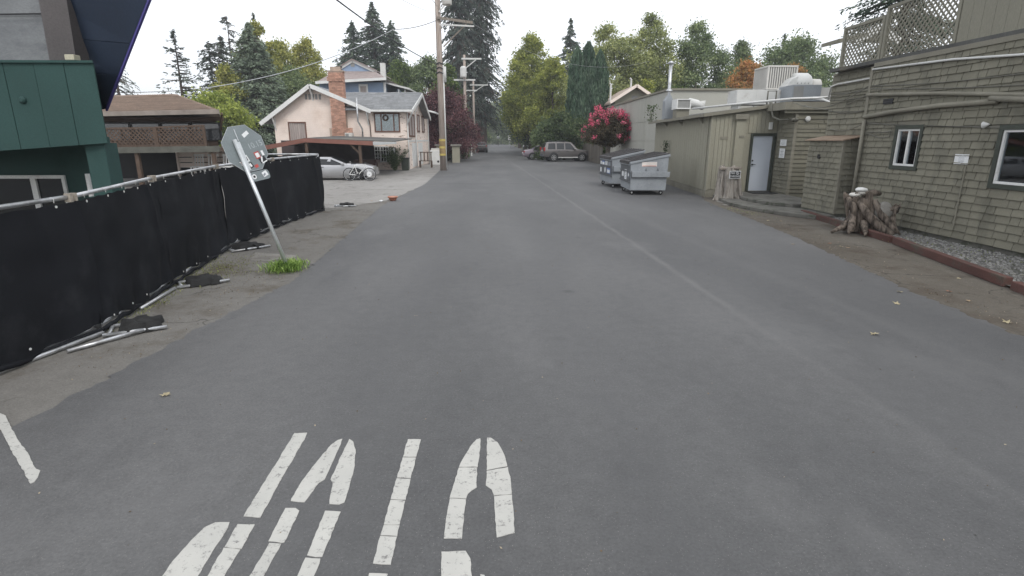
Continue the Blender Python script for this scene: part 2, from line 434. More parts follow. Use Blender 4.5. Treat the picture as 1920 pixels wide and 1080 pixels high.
G_ROAD = ground_mat('asphalt', (0.074, 0.074, 0.075), (0.118, 0.117, 0.116), 0.75, 0.68, seam=True, bump=0.8, spec=0.5)
G_OLD = ground_mat('old_pavement', (0.14, 0.133, 0.121), (0.185, 0.176, 0.162), 0.8, 0.95, crack=0.8, dirt=(0.10, 0.086, 0.068), dirt_thr=(0.5, 0.66), bump=0.9)
G_LOT = ground_mat('lot_pavement', (0.24, 0.228, 0.214), (0.31, 0.298, 0.28), 0.5, 0.95, crack=0.8, dirt=(0.13, 0.12, 0.105), dirt_thr=(0.55, 0.72), bump=0.9)
G_VERGE = ground_mat('verge_dirt', (0.135, 0.122, 0.103), (0.09, 0.078, 0.063), 0.8, 0.97, crack=0.9, dirt=(0.075, 0.06, 0.046), dirt_thr=(0.5, 0.68), bump=1.0)
G_GRAVEL = ground_mat('gravel_bed', (0.12, 0.117, 0.108), (0.085, 0.086, 0.072), 1.0, 0.97, dirt=(0.05, 0.052, 0.03), dirt_thr=(0.5, 0.7), bump=1.0)
G_FAR = ground_mat('grass_earth', (0.07, 0.075, 0.04), (0.11, 0.095, 0.06), 0.3, 0.97)

def sheet(name, poly, z, m, jit=0.0, step=0.5, jrange=None):
    pts = []
    for i in range(len(poly)):
        a, b = poly[i], poly[(i + 1) % len(poly)]
        d = math.dist(a, b)
        close = min(math.hypot(*a), math.hypot(*b)) < 45 and jit > 0 and abs(a[0]) < 12 and abs(b[0]) < 12
        k = max(1, int(d / step)) if close else 1
        for j in range(k):
            t = j / k
            q = (random.gauss(0, jit), random.gauss(0, jit)) if (close and j) else (0, 0)
            pts.append((a[0] + (b[0] - a[0]) * t + q[0], a[1] + (b[1] - a[1]) * t + q[1], z))
    mb = MB(); mb.add(pts, [tuple(range(len(pts)))])
    o = mb.build(name, m)
    return tag(o, kind='structure')

def ccw(p):
    s = sum(p[i][0] * p[(i + 1) % len(p)][1] - p[(i + 1) % len(p)][0] * p[i][1] for i in range(len(p)))
    return p if s > 0 else list(reversed(p))

tag(MB().add([(-900, -300, 0), (900, -300, 0), (900, 1500, 0), (-900, 1500, 0)], [(0, 1, 2, 3)]).build('ground', G_FAR), kind='structure')
sheet('pavement', ccw([(-40, -12), (-2.0, -12), (-2.0, 30), (-3.0, 75), (-12, 75), (-40, 75)]), 0.004, G_OLD)
sheet('parking_lot', ccw([(-40, 17.6), (-5.2, 18.2), (-4.1, 20.5), (-3.4, 30), (-3.6, 52), (-40, 52)]), 0.008, G_LOT, 0.05, 0.7)
ROAD = ccw([(-40, 0.5), (-12, 0.8), (-5.5, 1.5), (-3.95, 3.2), (-3.76, 3.95), (-3.70, 4.36), (-3.46, 6.84), (-3.23, 8.5), (-3.35, 10.5), (-3.6, 14.0), (-3.92, 19.0), (-3.68, 28.4), (-4.3, 42), (-4.9, 60), (-5.0, 90), (-4.9, 170), (-4.8, 520),
        (5.5, 520), (5.2, 110), (6.2, 76), (9.2, 66), (9.2, 33), (8.62, 29.2), (7.98, 21.95), (7.5, 20.3), (7.25, 18.2), (7.0, 15.0), (6.67, 12.0), (6.3, 9.6), (6.03, 7.9), (5.88, 5.8), (5.95, 3.0), (7.4, 1.2), (12, 0.2), (40, -0.6), (40, -14), (-40, -14)])
sheet('road', ROAD, 0.014, G_ROAD, 0.026, 0.07)
sheet('verge', ccw([(5.4, 2.6), (5.5, 6), (5.9, 9.6), (6.3, 12), (6.7, 16), (7.0, 19), (7.4, 21.2), (7.9, 22), (10, 22), (10.2, 15.4), (9.9, 14), (9.9, 3), (7.0, 2.0)]), 0.009, G_VERGE)
sheet('gravel_bed', ccw([(6.85, 3.2), (7.45, 7.3), (8.36, 10.9), (9.0, 16.1), (9.9, 16.5), (9.9, 3.0)]), 0.045, G_GRAVEL)

sheet('concrete_patch', ccw([(-4.57, 10.105), (-4.808, 10.859), (-4.307, 10.689), (-3.88, 10.526), (-3.783, 10.134), (-4.116, 10.189), (-4.19, 10.004)]), 0.009, M['conc'], 0.01, 0.1)
# broken pieces of old paving along the right verge
rnd_ = random.Random(77)
for i in range(3):
    yy = 18.6 + i * 0.8 + rnd_.uniform(-.3, .3); xx = float(np.interp(yy, [8, 12, 18, 21], [6.35, 6.95, 7.5, 7.95])) + rnd_.uniform(0, .25); rr = rnd_.uniform(.15, .28)
    pts = [(xx + rr * rnd_.uniform(.6, 1.1) * math.cos(k * 1.05) * .7, yy + rr * rnd_.uniform(.6, 1.1) * math.sin(k * 1.05) * 1.5, 0.010) for k in range(6)]
    o_ = MB().prism(pts, (0, 0, 0.012)).build('paving_slab', M['conc'], bevel=0.004, loc=(xx, yy, .01))
    tag(o_, 'broken flat piece of old paving pressed into the dirt strip by the right road edge', 'paving', 'broken paving pieces on the right verge')
# painted road letters and stop line: 3 mm of worn thermoplastic on the asphalt
def paintmat():
    m, n, b = newmat('road_paint'); N = n.nodes.new; K = n.links.new
    g = N('ShaderNodeNewGeometry')
    a = N('ShaderNodeTexNoise'); a.inputs['Scale'].default_value = 26; a.inputs['Detail'].default_value = 8; a.inputs['Roughness'].default_value = 0.75
    w = N('ShaderNodeTexNoise'); w.inputs['Scale'].default_value = 3.5; w.inputs['Detail'].default_value = 5
    K(g.outputs['Position'], a.inputs['Vector']); K(g.outputs['Position'], w.inputs['Vector'])
    r = N('ShaderNodeMapRange'); r.inputs['From Min'].default_value = 0.55; r.inputs['From Max'].default_value = 0.66; K(a.outputs['Fac'], r.inputs['Value'])
    x = N('ShaderNodeMixRGB'); x.inputs['Color1'].default_value = (0.54, 0.53, 0.49, 1); x.inputs['Color2'].default_value = (0.38, 0.375, 0.35, 1); K(w.outputs['Fac'], x.inputs['Fac'])
    y = N('ShaderNodeMixRGB'); K(r.outputs[0], y.inputs['Fac']); K(x.outputs[0], y.inputs['Color1']); y.inputs['Color2'].default_value = (0.16, 0.155, 0.15, 1)
    K(y.outputs[0], b.inputs['Base Color']); b.inputs['Roughness'].default_value = 0.75
    bp = N('ShaderNodeBump'); bp.inputs['Strength'].default_value = 0.5; bp.inputs['Distance'].default_value = 0.004; K(a.outputs['Fac'], bp.inputs['Height']); K(bp.outputs[0], b.inputs['Normal'])
    return m
M['paint'] = paintmat()

def paint_piece(mb, pts):
    pts = ccw(pts); q = []
    for i in range(len(pts)):
        a, b = pts[i], pts[(i + 1) % len(pts)]
        k = max(1, int(math.dist(a, b) / 0.035))
        for j in range(k):
            t = j / k; s = 0.003 if j else 0.001
            q.append((a[0] + (b[0] - a[0]) * t + random.uniform(-s, s), a[1] + (b[1] - a[1]) * t + random.uniform(-s, s), 0.0142))
    mb.prism(q, (0, 0, 0.0035))
ML = {}
ML['P'] = [[(-1.715, 2.382),(-1.72, 2.489),(-1.707, 2.64),(-1.689, 2.748),(-1.647, 2.789),(-1.567, 2.788),(-1.552, 2.736),(-1.544, 2.518),(-1.535, 2.378),(-1.53, 2.263),(-1.703, 2.267)],
 [(-1.549, 3.796),(-1.456, 3.8),(-1.446, 3.735),(-1.422, 3.097),(-1.406, 2.823),(-1.508, 2.841),(-1.511, 2.871),(-1.527, 3.294)],
 [(-1.512, 2.771),(-1.412, 2.765),(-1.401, 2.569),(-1.498, 2.586)], [(-1.5, 2.58),(-1.405, 2.562),(-1.4, 2.26),(-1.481, 2.262)]]
ML['O'] = [[(-1.168, 3.706),(-1.157, 3.635),(-1.15, 3.363),(-1.143, 3.199),(-1.17, 3.161),(-1.196, 2.964),(-1.284, 2.977),(-1.288, 3.003),(-1.286, 3.188),(-1.258, 3.42),(-1.225, 3.621),(-1.196, 3.688)],
 [(-1.115, 3.702),(-1.076, 3.664),(-1.033, 3.557),(-0.989, 3.36),(-0.969, 3.181),(-0.958, 3.04),(-0.952, 2.956),(-0.98, 2.936),(-1.038, 2.944),(-1.049, 2.976),(-1.081, 3.159),(-1.105, 3.196),(-1.109, 3.349),(-1.116, 3.574)],
 [(-1.29, 2.909),(-1.23, 2.908),(-1.199, 2.884),(-1.188, 2.614),(-1.205, 2.611),(-1.28, 2.626)], [(-1.269, 2.61),(-1.201, 2.604),(-1.2, 2.256),(-1.281, 2.258),(-1.273, 2.371)],
 [(-1.047, 2.879),(-0.95, 2.868),(-0.948, 2.5),(-0.982, 2.498),(-1.03, 2.512)], [(-1.033, 2.494),(-0.952, 2.484),(-0.948, 2.456),(-0.949, 2.292),(-1.026, 2.293)]]
ML['T'] = [[(-0.683, 3.689),(-0.586, 3.683),(-0.586, 3.452),(-0.679, 3.454)], [(-0.679, 3.445),(-0.586, 3.443),(-0.587, 3.199),(-0.677, 3.208)], [(-0.677, 3.199),(-0.587, 3.189),(-0.584, 2.972),(-0.677, 2.983)],
 [(-0.677, 2.974),(-0.584, 2.963),(-0.582, 2.746),(-0.671, 2.748)], [(-0.671, 2.742),(-0.581, 2.74),(-0.579, 2.651),(-0.673, 2.66)], [(-0.673, 2.653),(-0.579, 2.644),(-0.574, 2.434),(-0.667, 2.446)],
 [(-0.672, 2.378),(-0.577, 2.37),(-0.579, 2.241),(-0.666, 2.243)]]
ML['S'] = [[(-0.148, 3.689),(-0.144, 3.566),(-0.154, 3.319),(-0.28, 3.322),(-0.252, 3.452),(-0.205, 3.613),(-0.175, 3.674)],
 [(-0.281, 3.311),(-0.157, 3.311),(-0.153, 3.09),(-0.206, 3.023),(-0.213, 2.976),(-0.315, 2.987),(-0.303, 3.117)],
 [(-0.315, 2.979),(-0.214, 2.968),(-0.217, 2.752),(-0.215, 2.619),(-0.317, 2.625),(-0.319, 2.755)],
 [(-0.099, 3.697),(-0.069, 3.694),(-0.02, 3.624),(0.027, 3.46),(0.045, 3.32),(-0.093, 3.278)], [(-0.093, 3.268),(0.05, 3.309),(0.065, 3.157),(0.069, 3.016),(-0.044, 3.003),(-0.058, 3.065),(-0.095, 3.108)],
 [(-0.042, 2.994),(0.07, 3.007),(0.077, 2.661),(-0.024, 2.626)], [(-0.319, 2.522),(-0.191, 2.524),(-0.162, 2.469),(-0.149, 2.345),(-0.137, 2.245),(-0.292, 2.248)], [(-0.106, 2.356),(-0.085, 2.35),(-0.072, 2.243),(-0.094, 2.244)]]
lw = thing('road_lettering', 'worn white STOP letters painted on the asphalt, read from the far side', 'road marking', (-0.8, 3.0, 0.0142))
for k, v in ML.items():
    mb = MB()
    for p in v: paint_piece(mb, p)
    mb.build('letter', M['paint'], lw, label='painted letter %s, stem and curves in separate pieces' % k)
mb = MB()
paint_piece(mb, [(-4.599, 4.607),(-4.044, 4.172),(-3.954, 4.125),(-3.783, 3.959),(-3.544, 3.742),(-3.309, 3.544),(-3.119, 3.364),(-3.072, 3.344),(-3.027, 3.264),(-3.009, 3.212),(-3.019, 3.195),(-3.075, 3.248),(-3.33, 3.471),(-3.808, 3.903),(-4.283, 4.25)])
tag(mb.build('stop_line', M['paint'], loc=(-3.5, 3.7, 0.0142)), 'short white painted line running off the left edge of the asphalt', 'road marking')

# ================================================================== shingles and wall cells
def wall_cells(mb, axis, p0, p1, a0, a1, z0, z1, opens=()):
    """solid wall between planes p0..p1 with rectangular openings (a0,a1,z0,z1)"""
    A = sorted({a0, a1, *[min(max(o[i], a0), a1) for o in opens for i in (0, 1)]})
    Z = sorted({z0, z1, *[min(max(o[i], z0), z1) for o in opens for i in (2, 3)]})
    for i in range(len(A) - 1):
        for j in range(len(Z) - 1):
            ca, cz = (A[i] + A[i + 1]) / 2, (Z[j] + Z[j + 1]) / 2
            if any(o[0] < ca < o[1] and o[2] < cz < o[3] for o in opens): continue
            if axis == 'x': mb.box(p0, p1, A[i], A[i + 1], Z[j], Z[j + 1])
            else: mb.box(A[i], A[i + 1], p0, p1, Z[j], Z[j + 1])

SH_PITCH = 0.152
def shingle_mesh(w):
    me = bpy.data.meshes.new('shingle')
    h = SH_PITCH + 0.03; t0, t1 = 0.036, 0.004; g = 0.007
    vs = [(0, -w / 2 + g, 0), (0, w / 2 - g, 0), (-t0, w / 2 - g, 0), (-t0, -w / 2 + g, 0), (0, -w / 2 + g, h), (0, w / 2 - g, h), (-t1, w / 2 - g, h), (-t1, -w / 2 + g, h)]
    me.from_pydata(vs, [], [(0, 3, 2, 1), (4, 5, 6, 7), (0, 1, 5, 4), (1, 2, 6, 5), (2, 3, 7, 6), (3, 0, 4, 7)])
    me.materials.append(M['shingle']); me.update()
    return me
SHW = [0.16, 0.2, 0.24, 0.28, 0.32, 0.36, 0.4]
SHM = {w: shingle_mesh(w) for w in SHW}

def shingle_rows(a0, a1, z0, z1, opens=(), wide=1.0, seed=1):
    rnd = random.Random(seed); res = []
    z = z0; r = 0
    while z < z1 - 0.05:
        a = a0 - rnd.uniform(0, 0.2)
        while a < a1:
            w = rnd.choice(SHW[1:]) * wide
            lo, hi = max(a, a0), min(a + w, a1)
            segs = [(lo, hi)]
            for o in opens:
                if o[2] < z + SH_PITCH * 0.6 and o[3] > z + 0.03:
                    ns_ = []
                    for s in segs:
                        if s[1] <= o[0] or s[0] >= o[1]: ns_.append(s)
                        else:
                            if s[0] < o[0]: ns_.append((s[0], o[0]))
                            if s[1] > o[1]: ns_.append((o[1], s[1]))
                    segs = ns_
            for s in segs:
                if s[1] - s[0] > 0.05: res.append(((s[0] + s[1]) / 2, z + rnd.uniform(-0.006, 0.006), s[1] - s[0]))
            a += w
        z += SH_PITCH; r += 1
    return res

def shingle_stuff(mb, axis, plane, rows, z1, sgn=-1):
    for (a, z, w) in rows:
        h = min(SH_PITCH + 0.02, z1 - z); t0, t1, g = 0.036, 0.004, 0.007
        def P(u, n, zz):
            return (plane + sgn * n, u, zz) if axis == 'x' else (u, plane + sgn * n, zz)
        l, r_ = a - w / 2 + g, a + w / 2 - g
        vs = [P(l, 0, z), P(r_, 0, z), P(r_, t0, z), P(l, t0, z), P(l, 0, z + h), P(r_, 0, z + h), P(r_, t1, z + h), P(l, t1, z + h)]
        mb.add(vs, [(0, 3, 2, 1), (4, 5, 6, 7), (0, 1, 5, 4), (1, 2, 6, 5), (2, 3, 7, 6), (3, 0, 4, 7)])

def shingle_objs(root, axis, plane, rows, sgn=-1):
    off = LOC[root.name]
    for (a, z, w) in rows:
        k = min(SHW, key=lambda s: abs(s - w))
        o = bpy.data.objects.new('shingle', SHM[k]); COL.objects.link(o); o.parent = root
        p = Vector((plane, a, z)) if axis == 'x' else Vector((a, plane, z))
        o.location = p - off
        if axis == 'y': o.rotation_euler = (0, 0, R(90))
        o.scale = (1, w / k, 1)

def window_x(root, name, x, y0, y1, z0, z1, trim, mull, sgn=-1, trimw=0.09, blind=False, label=None):
    """sliding window in a wall on plane x, outer trim y0..y1 z0..z1, looking towards sgn*x"""
    f = MB(); X0, X1 = x, x + sgn * 0.045
    def bx(mb, xa, xb, a, b, c, d): mb.box(min(xa, xb), max(xa, xb), a, b, c, d)
    bx(f, X0, X1, y0, y1, z1 - trimw, z1); bx(f, X0, X1, y0, y1, z0, z0 + trimw)
    bx(f, X0, X1, y0, y0 + trimw, z0 + trimw, z1 - trimw); bx(f, X0, X1, y1 - trimw, y1, z0 + trimw, z1 - trimw)
    w = f.build(name, trim, root, bevel=0.004, label=label)
    a, b, c, d = y0 + trimw, y1 - trimw, z0 + trimw, z1 - trimw
    fr = MB(); fw = 0.045; Xa, Xb = x + 0.04, x + sgn * 0.02
    bx(fr, Xa, Xb, a, b, d - fw, d); bx(fr, Xa, Xb, a, b, c, c + fw); bx(fr, Xa, Xb, a, a + fw, c + fw, d - fw); bx(fr, Xa, Xb, b - fw, b, c + fw, d - fw)
    for m_ in mull: bx(fr, Xa - 0.003, Xb - sgn * 0.004, m_ - 0.025, m_ + 0.025, c + fw, d - fw)
    fr.build('frame', M['white'], w, bevel=0.003)
    ms = [a + fw] + list(mull) + [b - fw]
    for i in range(len(ms) - 1):
        MB().box(x + 0.024, x + 0.030, ms[i], ms[i + 1], c + fw, d - fw).build('pane', M['glass_clear'], w)
    if blind:
        bl = MB(); z = c + 0.05
        while z < d - 0.04:
            bl.prism([(x + 0.085, a + .03, z), (x + 0.085, b - .03, z), (x + 0.115, b - .03, z + 0.022), (x + 0.115, a + .03, z + 0.022)], (0.002, 0, 0.0015)); z += 0.034
        bl.build('blind', M['blind'], w)
    return w

def clear_glass():
    m = bpy.data.materials.new('clear_window_glass'); m.use_nodes = True
    n = m.node_tree; b = n.nodes['Principled BSDF']
    N = n.nodes.new; K = n.links.new
    gl = N('ShaderNodeBsdfGlossy'); gl.inputs['Roughness'].default_value = 0.03; gl.inputs['Color'].default_value = (0.9, 0.95, 1, 1)
    tr = N('ShaderNodeBsdfTransparent'); tr.inputs['Color'].default_value = (0.8, 0.83, 0.84, 1)
    fr = N('ShaderNodeFresnel'); fr.inputs['IOR'].default_value = 1.6
    ad = N('ShaderNodeMath'); ad.operation = 'ADD'; ad.inputs[1].default_value = 0.04; K(fr.outputs[0], ad.inputs[0])
    mix = N('ShaderNodeMixShader'); K(ad.outputs[0], mix.inputs[0]); K(tr.outputs[0], mix.inputs[1]); K(gl.outputs[0], mix.inputs[2])
    K(mix.outputs[0], n.nodes['Material Output'].inputs['Surface'])
    return m
M['glass_clear'] = clear_glass()
M['glass_mirror'] = pm('sky_reflecting_glass', (0.05,0.055,0.06), rough=0.05, var=0.1, bump=0, spec=1.0)
M['blind'] = pm('blind_slat', (0.50, 0.54, 0.58), 0.6, 0.1)

# ================================================================== the shingled restaurant building on the right
B = thing('shingled_building', 'olive shingled building with white sliding windows and a lattice deck above, right of the road', 'building', (9.6, 12, 0))
OP = [(12.80, 13.72, 1.46, 2.48), (9.25, 10.82, 1.24, 2.42)]
HOLES = [(12.89, 13.63, 1.55, 2.39), (9.34, 10.73, 1.33, 2.33)]
mb = MB()
wall_cells(mb, 'x', 9.6, 9.85, 3.0, 15.0, 0.14, 3.95, HOLES)
mb.box(9.87, 10.1, 15.0, 17.2, 0.3, 4.0)
mb.box(9.85, 20, 2.9, 3.0, 0.0, 4.0)
mb.box(10.53, 20, 20.2, 20.4, 0.0, 3.3)
mb.box(10.48, 10.68, 20.4, 21.49, 0.0, 3.25)
mb.box(10.1, 20, 17.0, 17.2, 0.3, 4.0)
wl = mb.build('wall', M['trim_olive'], B)
MB().box(9.62, 9.84, 3.0, 15.0, 0.0, 0.14).build('foundation', M['conc_dark'], B)
rows = shingle_rows(3.05, 14.98, 0.15, 3.93, OP, 1.0, 3)
vis = [r for r in rows if r[0] > 9.3]
vis.sort(key=lambda r: r[0] + abs(r[1] - 1.6) * 0.9)
near, far_ = vis[:235], vis[235:]
shingle_objs(wl, 'x', 9.6, near)
mb = MB()
shingle_stuff(mb, 'x', 9.6, far_ + [r for r in rows if r[0] <= 9.3], 3.95)
shingle_stuff(mb, 'x', 9.87, shingle_rows(15.02, 17.15, 0.3, 4.0, (), 1.3, 5), 4.02)
shingle_stuff(mb, 'y', 20.2, shingle_rows(10.53, 13.2, 0.12, 3.1, (), 3.4, 6), 3.12)
shingle_stuff(mb, 'x', 10.48, shingle_rows(20.22, 21.4, 0.12, 3.1, (), 2.5, 7), 3.12)
mb.build('shingle_courses', M['shingle'], B, kind='stuff')
MB().box(9.555, 9.6, 14.9, 15.0, 0.3, 3.95).build('corner_board', M['trim_olive'], B)
MB().box(10.43, 10.53, 20.15, 20.2, 0.1, 3.2).build('corner_board', M['trim_olive'], B)
MB().box(9.56, 9.6, 9.0, 14.9, 3.93, 4.03).build('band_board', M['trim_olive'], B)
MB().bar((9.56, 11.42, 0.35), (9.56, 11.42, 1.62), 0.03, 0.02).build('conduit', M['trim_olive'], B)
window_x(B, 'window', 9.6, *OP[0], M['trim_green'], [13.26], label='narrow two-pane sliding window in dark green trim')
window_x(B, 'window', 9.6, *OP[1], M['trim_green'], [10.0], blind=True, label='wider window with closed blinds in dark green trim')
# dark rooms behind the windows
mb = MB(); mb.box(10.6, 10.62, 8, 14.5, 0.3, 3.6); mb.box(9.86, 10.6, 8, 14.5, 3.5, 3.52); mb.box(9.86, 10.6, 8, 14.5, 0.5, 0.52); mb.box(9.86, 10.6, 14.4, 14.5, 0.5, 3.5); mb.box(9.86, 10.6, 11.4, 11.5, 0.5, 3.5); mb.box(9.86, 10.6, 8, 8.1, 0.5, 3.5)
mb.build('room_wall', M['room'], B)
# deck level: floor, posts, rails, lattice
mb = MB().box(9.62, 20, 3.0, 17.0, 4.03, 4.12)
mb.build('deck_floor', M['roof_dark'], B)
def lattice(root, x, y0, y1, z0a, z0b, z1a, z1b, sp=0.105, sw=0.042, mat=None, pname='lattice_panel', axis='x', th=0.009):
    """lattice in plane x between y0..y1; bottom z0a..z0b and top z1a..z1b (at y0 and y1)"""
    mb = MB()
    def P(u, z, n=0.0): return (x + n, u, z) if axis == 'x' else (u, x + n, z)
    mb.bar(P(y0, z0a), P(y1, z0b), 0.05, 0.08); mb.bar(P(y0, z1a), P(y1, z1b), 0.06, 0.07)
    for k, (yy, za, zb) in enumerate(((y0, z0a, z1a), (y1, z0b, z1b))):
        mb.bar(P(yy, za - 0.03), P(yy, zb + 0.03), 0.085, 0.085)
    fr = mb.build(pname, mat, root)
    n = 0
    for sgn, nn in ((1, -th), (-1, th)):
        c = -8.0
        H = max(z1a, z1b) + 2
        # lines u*sgn + z = c
        cmin = min(sgn * u + z for u, z in ((y0, z0a), (y1, z0b), (y0, z1a), (y1, z1b)))
        cmax = max(sgn * u + z for u, z in ((y0, z0a), (y1, z0b), (y0, z1a), (y1, z1b)))
        c = cmin + sp
        while c < cmax - 0.03:
            pts = []
            edges = [((y0, z0a), (y1, z0b)), ((y0, z1a), (y1, z1b)), ((y0, z0a), (y0, z1a)), ((y1, z0b), (y1, z1b))]
            for (p, q) in edges:
                fp, fq = sgn * p[0] + p[1] - c, sgn * q[0] + q[1] - c
                if fp * fq < 0:
                    t = fp / (fp - fq); pts.append((p[0] + (q[0] - p[0]) * t, p[1] + (q[1] - p[1]) * t))
            if len(pts) == 2 and math.dist(*pts) > 0.06:
                up = (1, 0, 0) if axis == 'x' else (0, 1, 0)
                s = MB().bar(P(*pts[0], nn), P(*pts[1], nn), sw, th, up=up)
                s.build('slat', mat, fr); n += 1
            c += sp * 1.414
    return fr
lattice(B, 9.68, 12.50, 14.80, 3.98, 4.12, 5.35, 5.30, mat=M['siding_grey'])
lattice(B, 9.68, 14.92, 16.55, 4.12, 4.06, 5.12, 5.12, mat=M['siding_grey'])
# board parapet to the right of the lattice
for i in range(13):
    y = 12.42 - i * 0.285
    MB().box(9.64, 9.67 + 0.004 * (i % 2), y - 0.279, y, 4.03, 6.3).build('board', M['siding_grey'], wl)
MB().box(9.67, 9.72, 8.7, 12.42, 4.03, 6.3).build('parapet', M['trim_olive'], B)
# small eaves showing past the end of the deck and a low roof behind the lattice
mb = MB().prism([(9.55, 16.75, 4.78), (9.55, 17.5, 4.78), (10.4, 17.5, 4.98), (10.4, 16.75, 4.98)], (0, 0, 0.1))
mb.build('deck_eave', M['siding_grey'], B)
mb = MB().prism([(11.2, 18.5, 5.15), (11.8, 18.5, 5.45), (12.4, 18.5, 5.15)], (0, 0.5, 0))
mb.build('small_gable', M['trim_olive'], B)
mb = MB().bar((11.1, 18.4, 5.1), (11.8, 18.4, 5.48), 0.2, 0.06, up=(0, 1, 0)); mb.bar((11.8, 18.4, 5.48), (12.5, 18.4, 5.1), 0.2, 0.06, up=(0, 1, 0))
mb.build('gable_trim', M['white'], B)
# low roof over the entrance corner: fascia in front, membrane behind
mb = MB().box(9.95, 18, 20.02, 20.1, 3.16, 3.42); mb.box(9.95, 10.03, 20.1, 21.6, 3.16, 3.42)
mb.build('fascia', M['trim_olive'], B)
MB().box(10.03, 22, 20.1, 32, 3.28, 3.38).build('flat_roof', M['roof_dark'], B)
MB().box(10.03, 18, 20.1, 20.2, 3.05, 3.16).build('soffit', M['siding_grey'], B)
# entrance wall of vertical boards with a grey door
DOOR = (9.58, 10.36, 0.24, 2.30)
mb = MB(); wall_cells(mb, 'y', 21.5, 21.7, 7.97, 10.48, 0.12, 3.0, [DOOR]); mb.prism([(7.97, 21.5, 3.0), (10.48, 21.5, 3.0), (10.48, 21.5, 3.26), (9.2, 21.5, 3.2), (7.97, 21.5, 3.04)], (0, 0.2, 0))
mb.prism([(7.95, 21.72, 0.25), (8.62, 31.5, 0.25), (8.82, 31.5, 0.25), (8.15, 21.72, 0.25)], (0, 0, 2.78))
mb.prism([(8.62, 31.3, 0.2), (12, 31.3, 0.2), (12, 31.5, 0.2), (8.62, 31.5, 0.2)], (0, 0, 3.0))
ew = mb.build('entrance_wall', M['siding'], B)
x = 7.985; i = 0
while x < 10.43:
    w_ = 0.155
    if x + w_ > DOOR[0] - 0.08 and x < DOOR[1] + 0.08:
        if i % 1 == 0: MB().box(x, min(x + w_ - 0.012, 10.44), 21.478 - 0.004 * (i % 2), 21.5, DOOR[3] + 0.1, 3.0 + (x - 8) * 0.1).build('board', M['siding'], ew)
    else:
        MB().box(x, min(x + w_ - 0.012, 10.44), 21.478 - 0.004 * (i % 2), 21.5, 0.3, 2.98 + (x - 8) * 0.1).build('board', M['siding'], ew)
    x += w_; i += 1
# boards of the shed's street side
n = 56
for i in range(n):
    ya, yb = 21.72 + i * 9.75 / n, 21.72 + (i + 1) * 9.75 / n - 0.014
    xa, xb = 7.95 + (ya - 21.72) * 0.0685, 7.95 + (yb - 21.72) * 0.0685
    d = 0.02 + 0.004 * (i % 2)
    MB().prism([(xa, ya, 0.27), (xb, yb, 0.27), (xb - d, yb, 0.27), (xa - d, ya, 0.27)], (0, 0, 2.74)).build('board', M['siding'], ew)
mb = MB().prism([(7.93, 21.7, 0.01), (8.60, 31.5, 0.01), (8.85, 31.5, 0.01), (8.15, 21.7, 0.01)], (0, 0, 0.25)); mb.box(7.94, 9.2, 21.46, 21.7, 0.01, 0.28)
mb.build('skirting', M['trim_olive'], B)
# jog beside the door
mb = MB().box(8.86, 9.21, 21.36, 21.475, 0.2, 3.0); mb.box(7.94, 8.02, 21.44, 21.53, 0.28, 3.0)
mb.build('pilaster', M['siding'], B)
MB().box(8.78, 9.28, 21.28, 21.36, 2.88, 3.06).build('fascia_block', M['trim_olive'], B)
mb = MB()
mb.box(8.34, 8.62, 21.46, 21.478, 2.16, 2.26); mb.build('cover_plate', M['trim_olive'], B)
MB().box(9.0, 9.18, 21.34, 21.36, 2.22, 2.30).build('cover_plate', M['trim_olive'], B)
# shed roof, nearly flat with thick torn felt edge
mb = MB().prism([(7.62, 21.35, 3.02), (8.30, 31.8, 3.02), (10.6, 31.8, 3.42), (10.3, 21.35, 3.36)], (0, 0, 0.07))
mb.build('shed_roof', M['roof_dark'], B)
mb = MB().bar((7.60, 21.33, 3.03), (8.28, 31.8, 3.03), 0.04, 0.11); mb.bar((7.6, 21.33, 3.03), (10.25, 21.33, 3.37), 0.04, 0.12)
mb.build('fascia', M['trim_olive'], B)
for yy in (22.4, 25.6, 28.6):
    MB().prism([(7.72 + (yy - 21.7) * .0685, yy, 2.98), (7.96 + (yy - 21.7) * .0685, yy, 2.98), (7.96 + (yy - 21.7) * .0685, yy, 2.72)], (0, 0.09, 0)).build('bracket', M['trim_olive'], B)
# door
d = MB().box(DOOR[0] + 0.02, DOOR[1] - 0.02, 21.50, 21.54, DOOR[2] + 0.01, DOOR[3] - 0.02).build('door', M['door'], B)
mb = MB().tube([(9.66, 21.50, 1.24), (9.66, 21.44, 1.24)], 0.028, 10); mb.bar((9.66, 21.44, 1.24), (9.77, 21.44, 1.235), 0.02, 0.02); mb.tube([(9.66, 21.5, 1.38), (9.66, 21.475, 1.38)], 0.03, 10)
mb.build('handle', M['black'], d)
mb = MB().box(DOOR[0] - 0.08, DOOR[0], 21.42, 21.50, 0.24, 2.38); mb.box(DOOR[1], DOOR[1] + 0.08, 21.42, 21.50, 0.24, 2.38); mb.box(DOOR[0], DOOR[1], 21.42, 21.5, 2.30, 2.38)
mb.build('door_frame', M['trim_green'], B)
# lamp, sensor and pipes on the entrance corner
MB().box(10.12, 10.24, 21.38, 21.47, 2.52, 2.78).build('lamp', M['white'], B, bevel=0.01)
mb = MB().lathe([(0.07, 0), (0.09, 0.02), (0.09, 0.05), (0.05, 0.07)], (10.86, 20.17, 2.86), (0, -1, 0)); mb.build('lamp', M['white'], B)
mb = MB().tube([(9.95, 21.2, 3.46), (9.93, 21.0, 3.44), (9.93, 20.98, 3.2), (9.98, 20.9, 2.95), (10.1, 20.6, 2.84), (10.25, 20.3, 2.84)], 0.035, 8)
mb.lathe([(0.03, 0), (0.07, 0.1), (0.07, 0.12)], (10.28, 20.12, 2.86), (0.3, -1, -0.5)); mb.lathe([(0.03, 0), (0.07, 0.1), (0.07, 0.12)], (10.42, 20.12, 2.86), (-0.3, -1, -0.5))
mb.build('flood_lamp', M['cable'], B, smooth=True)
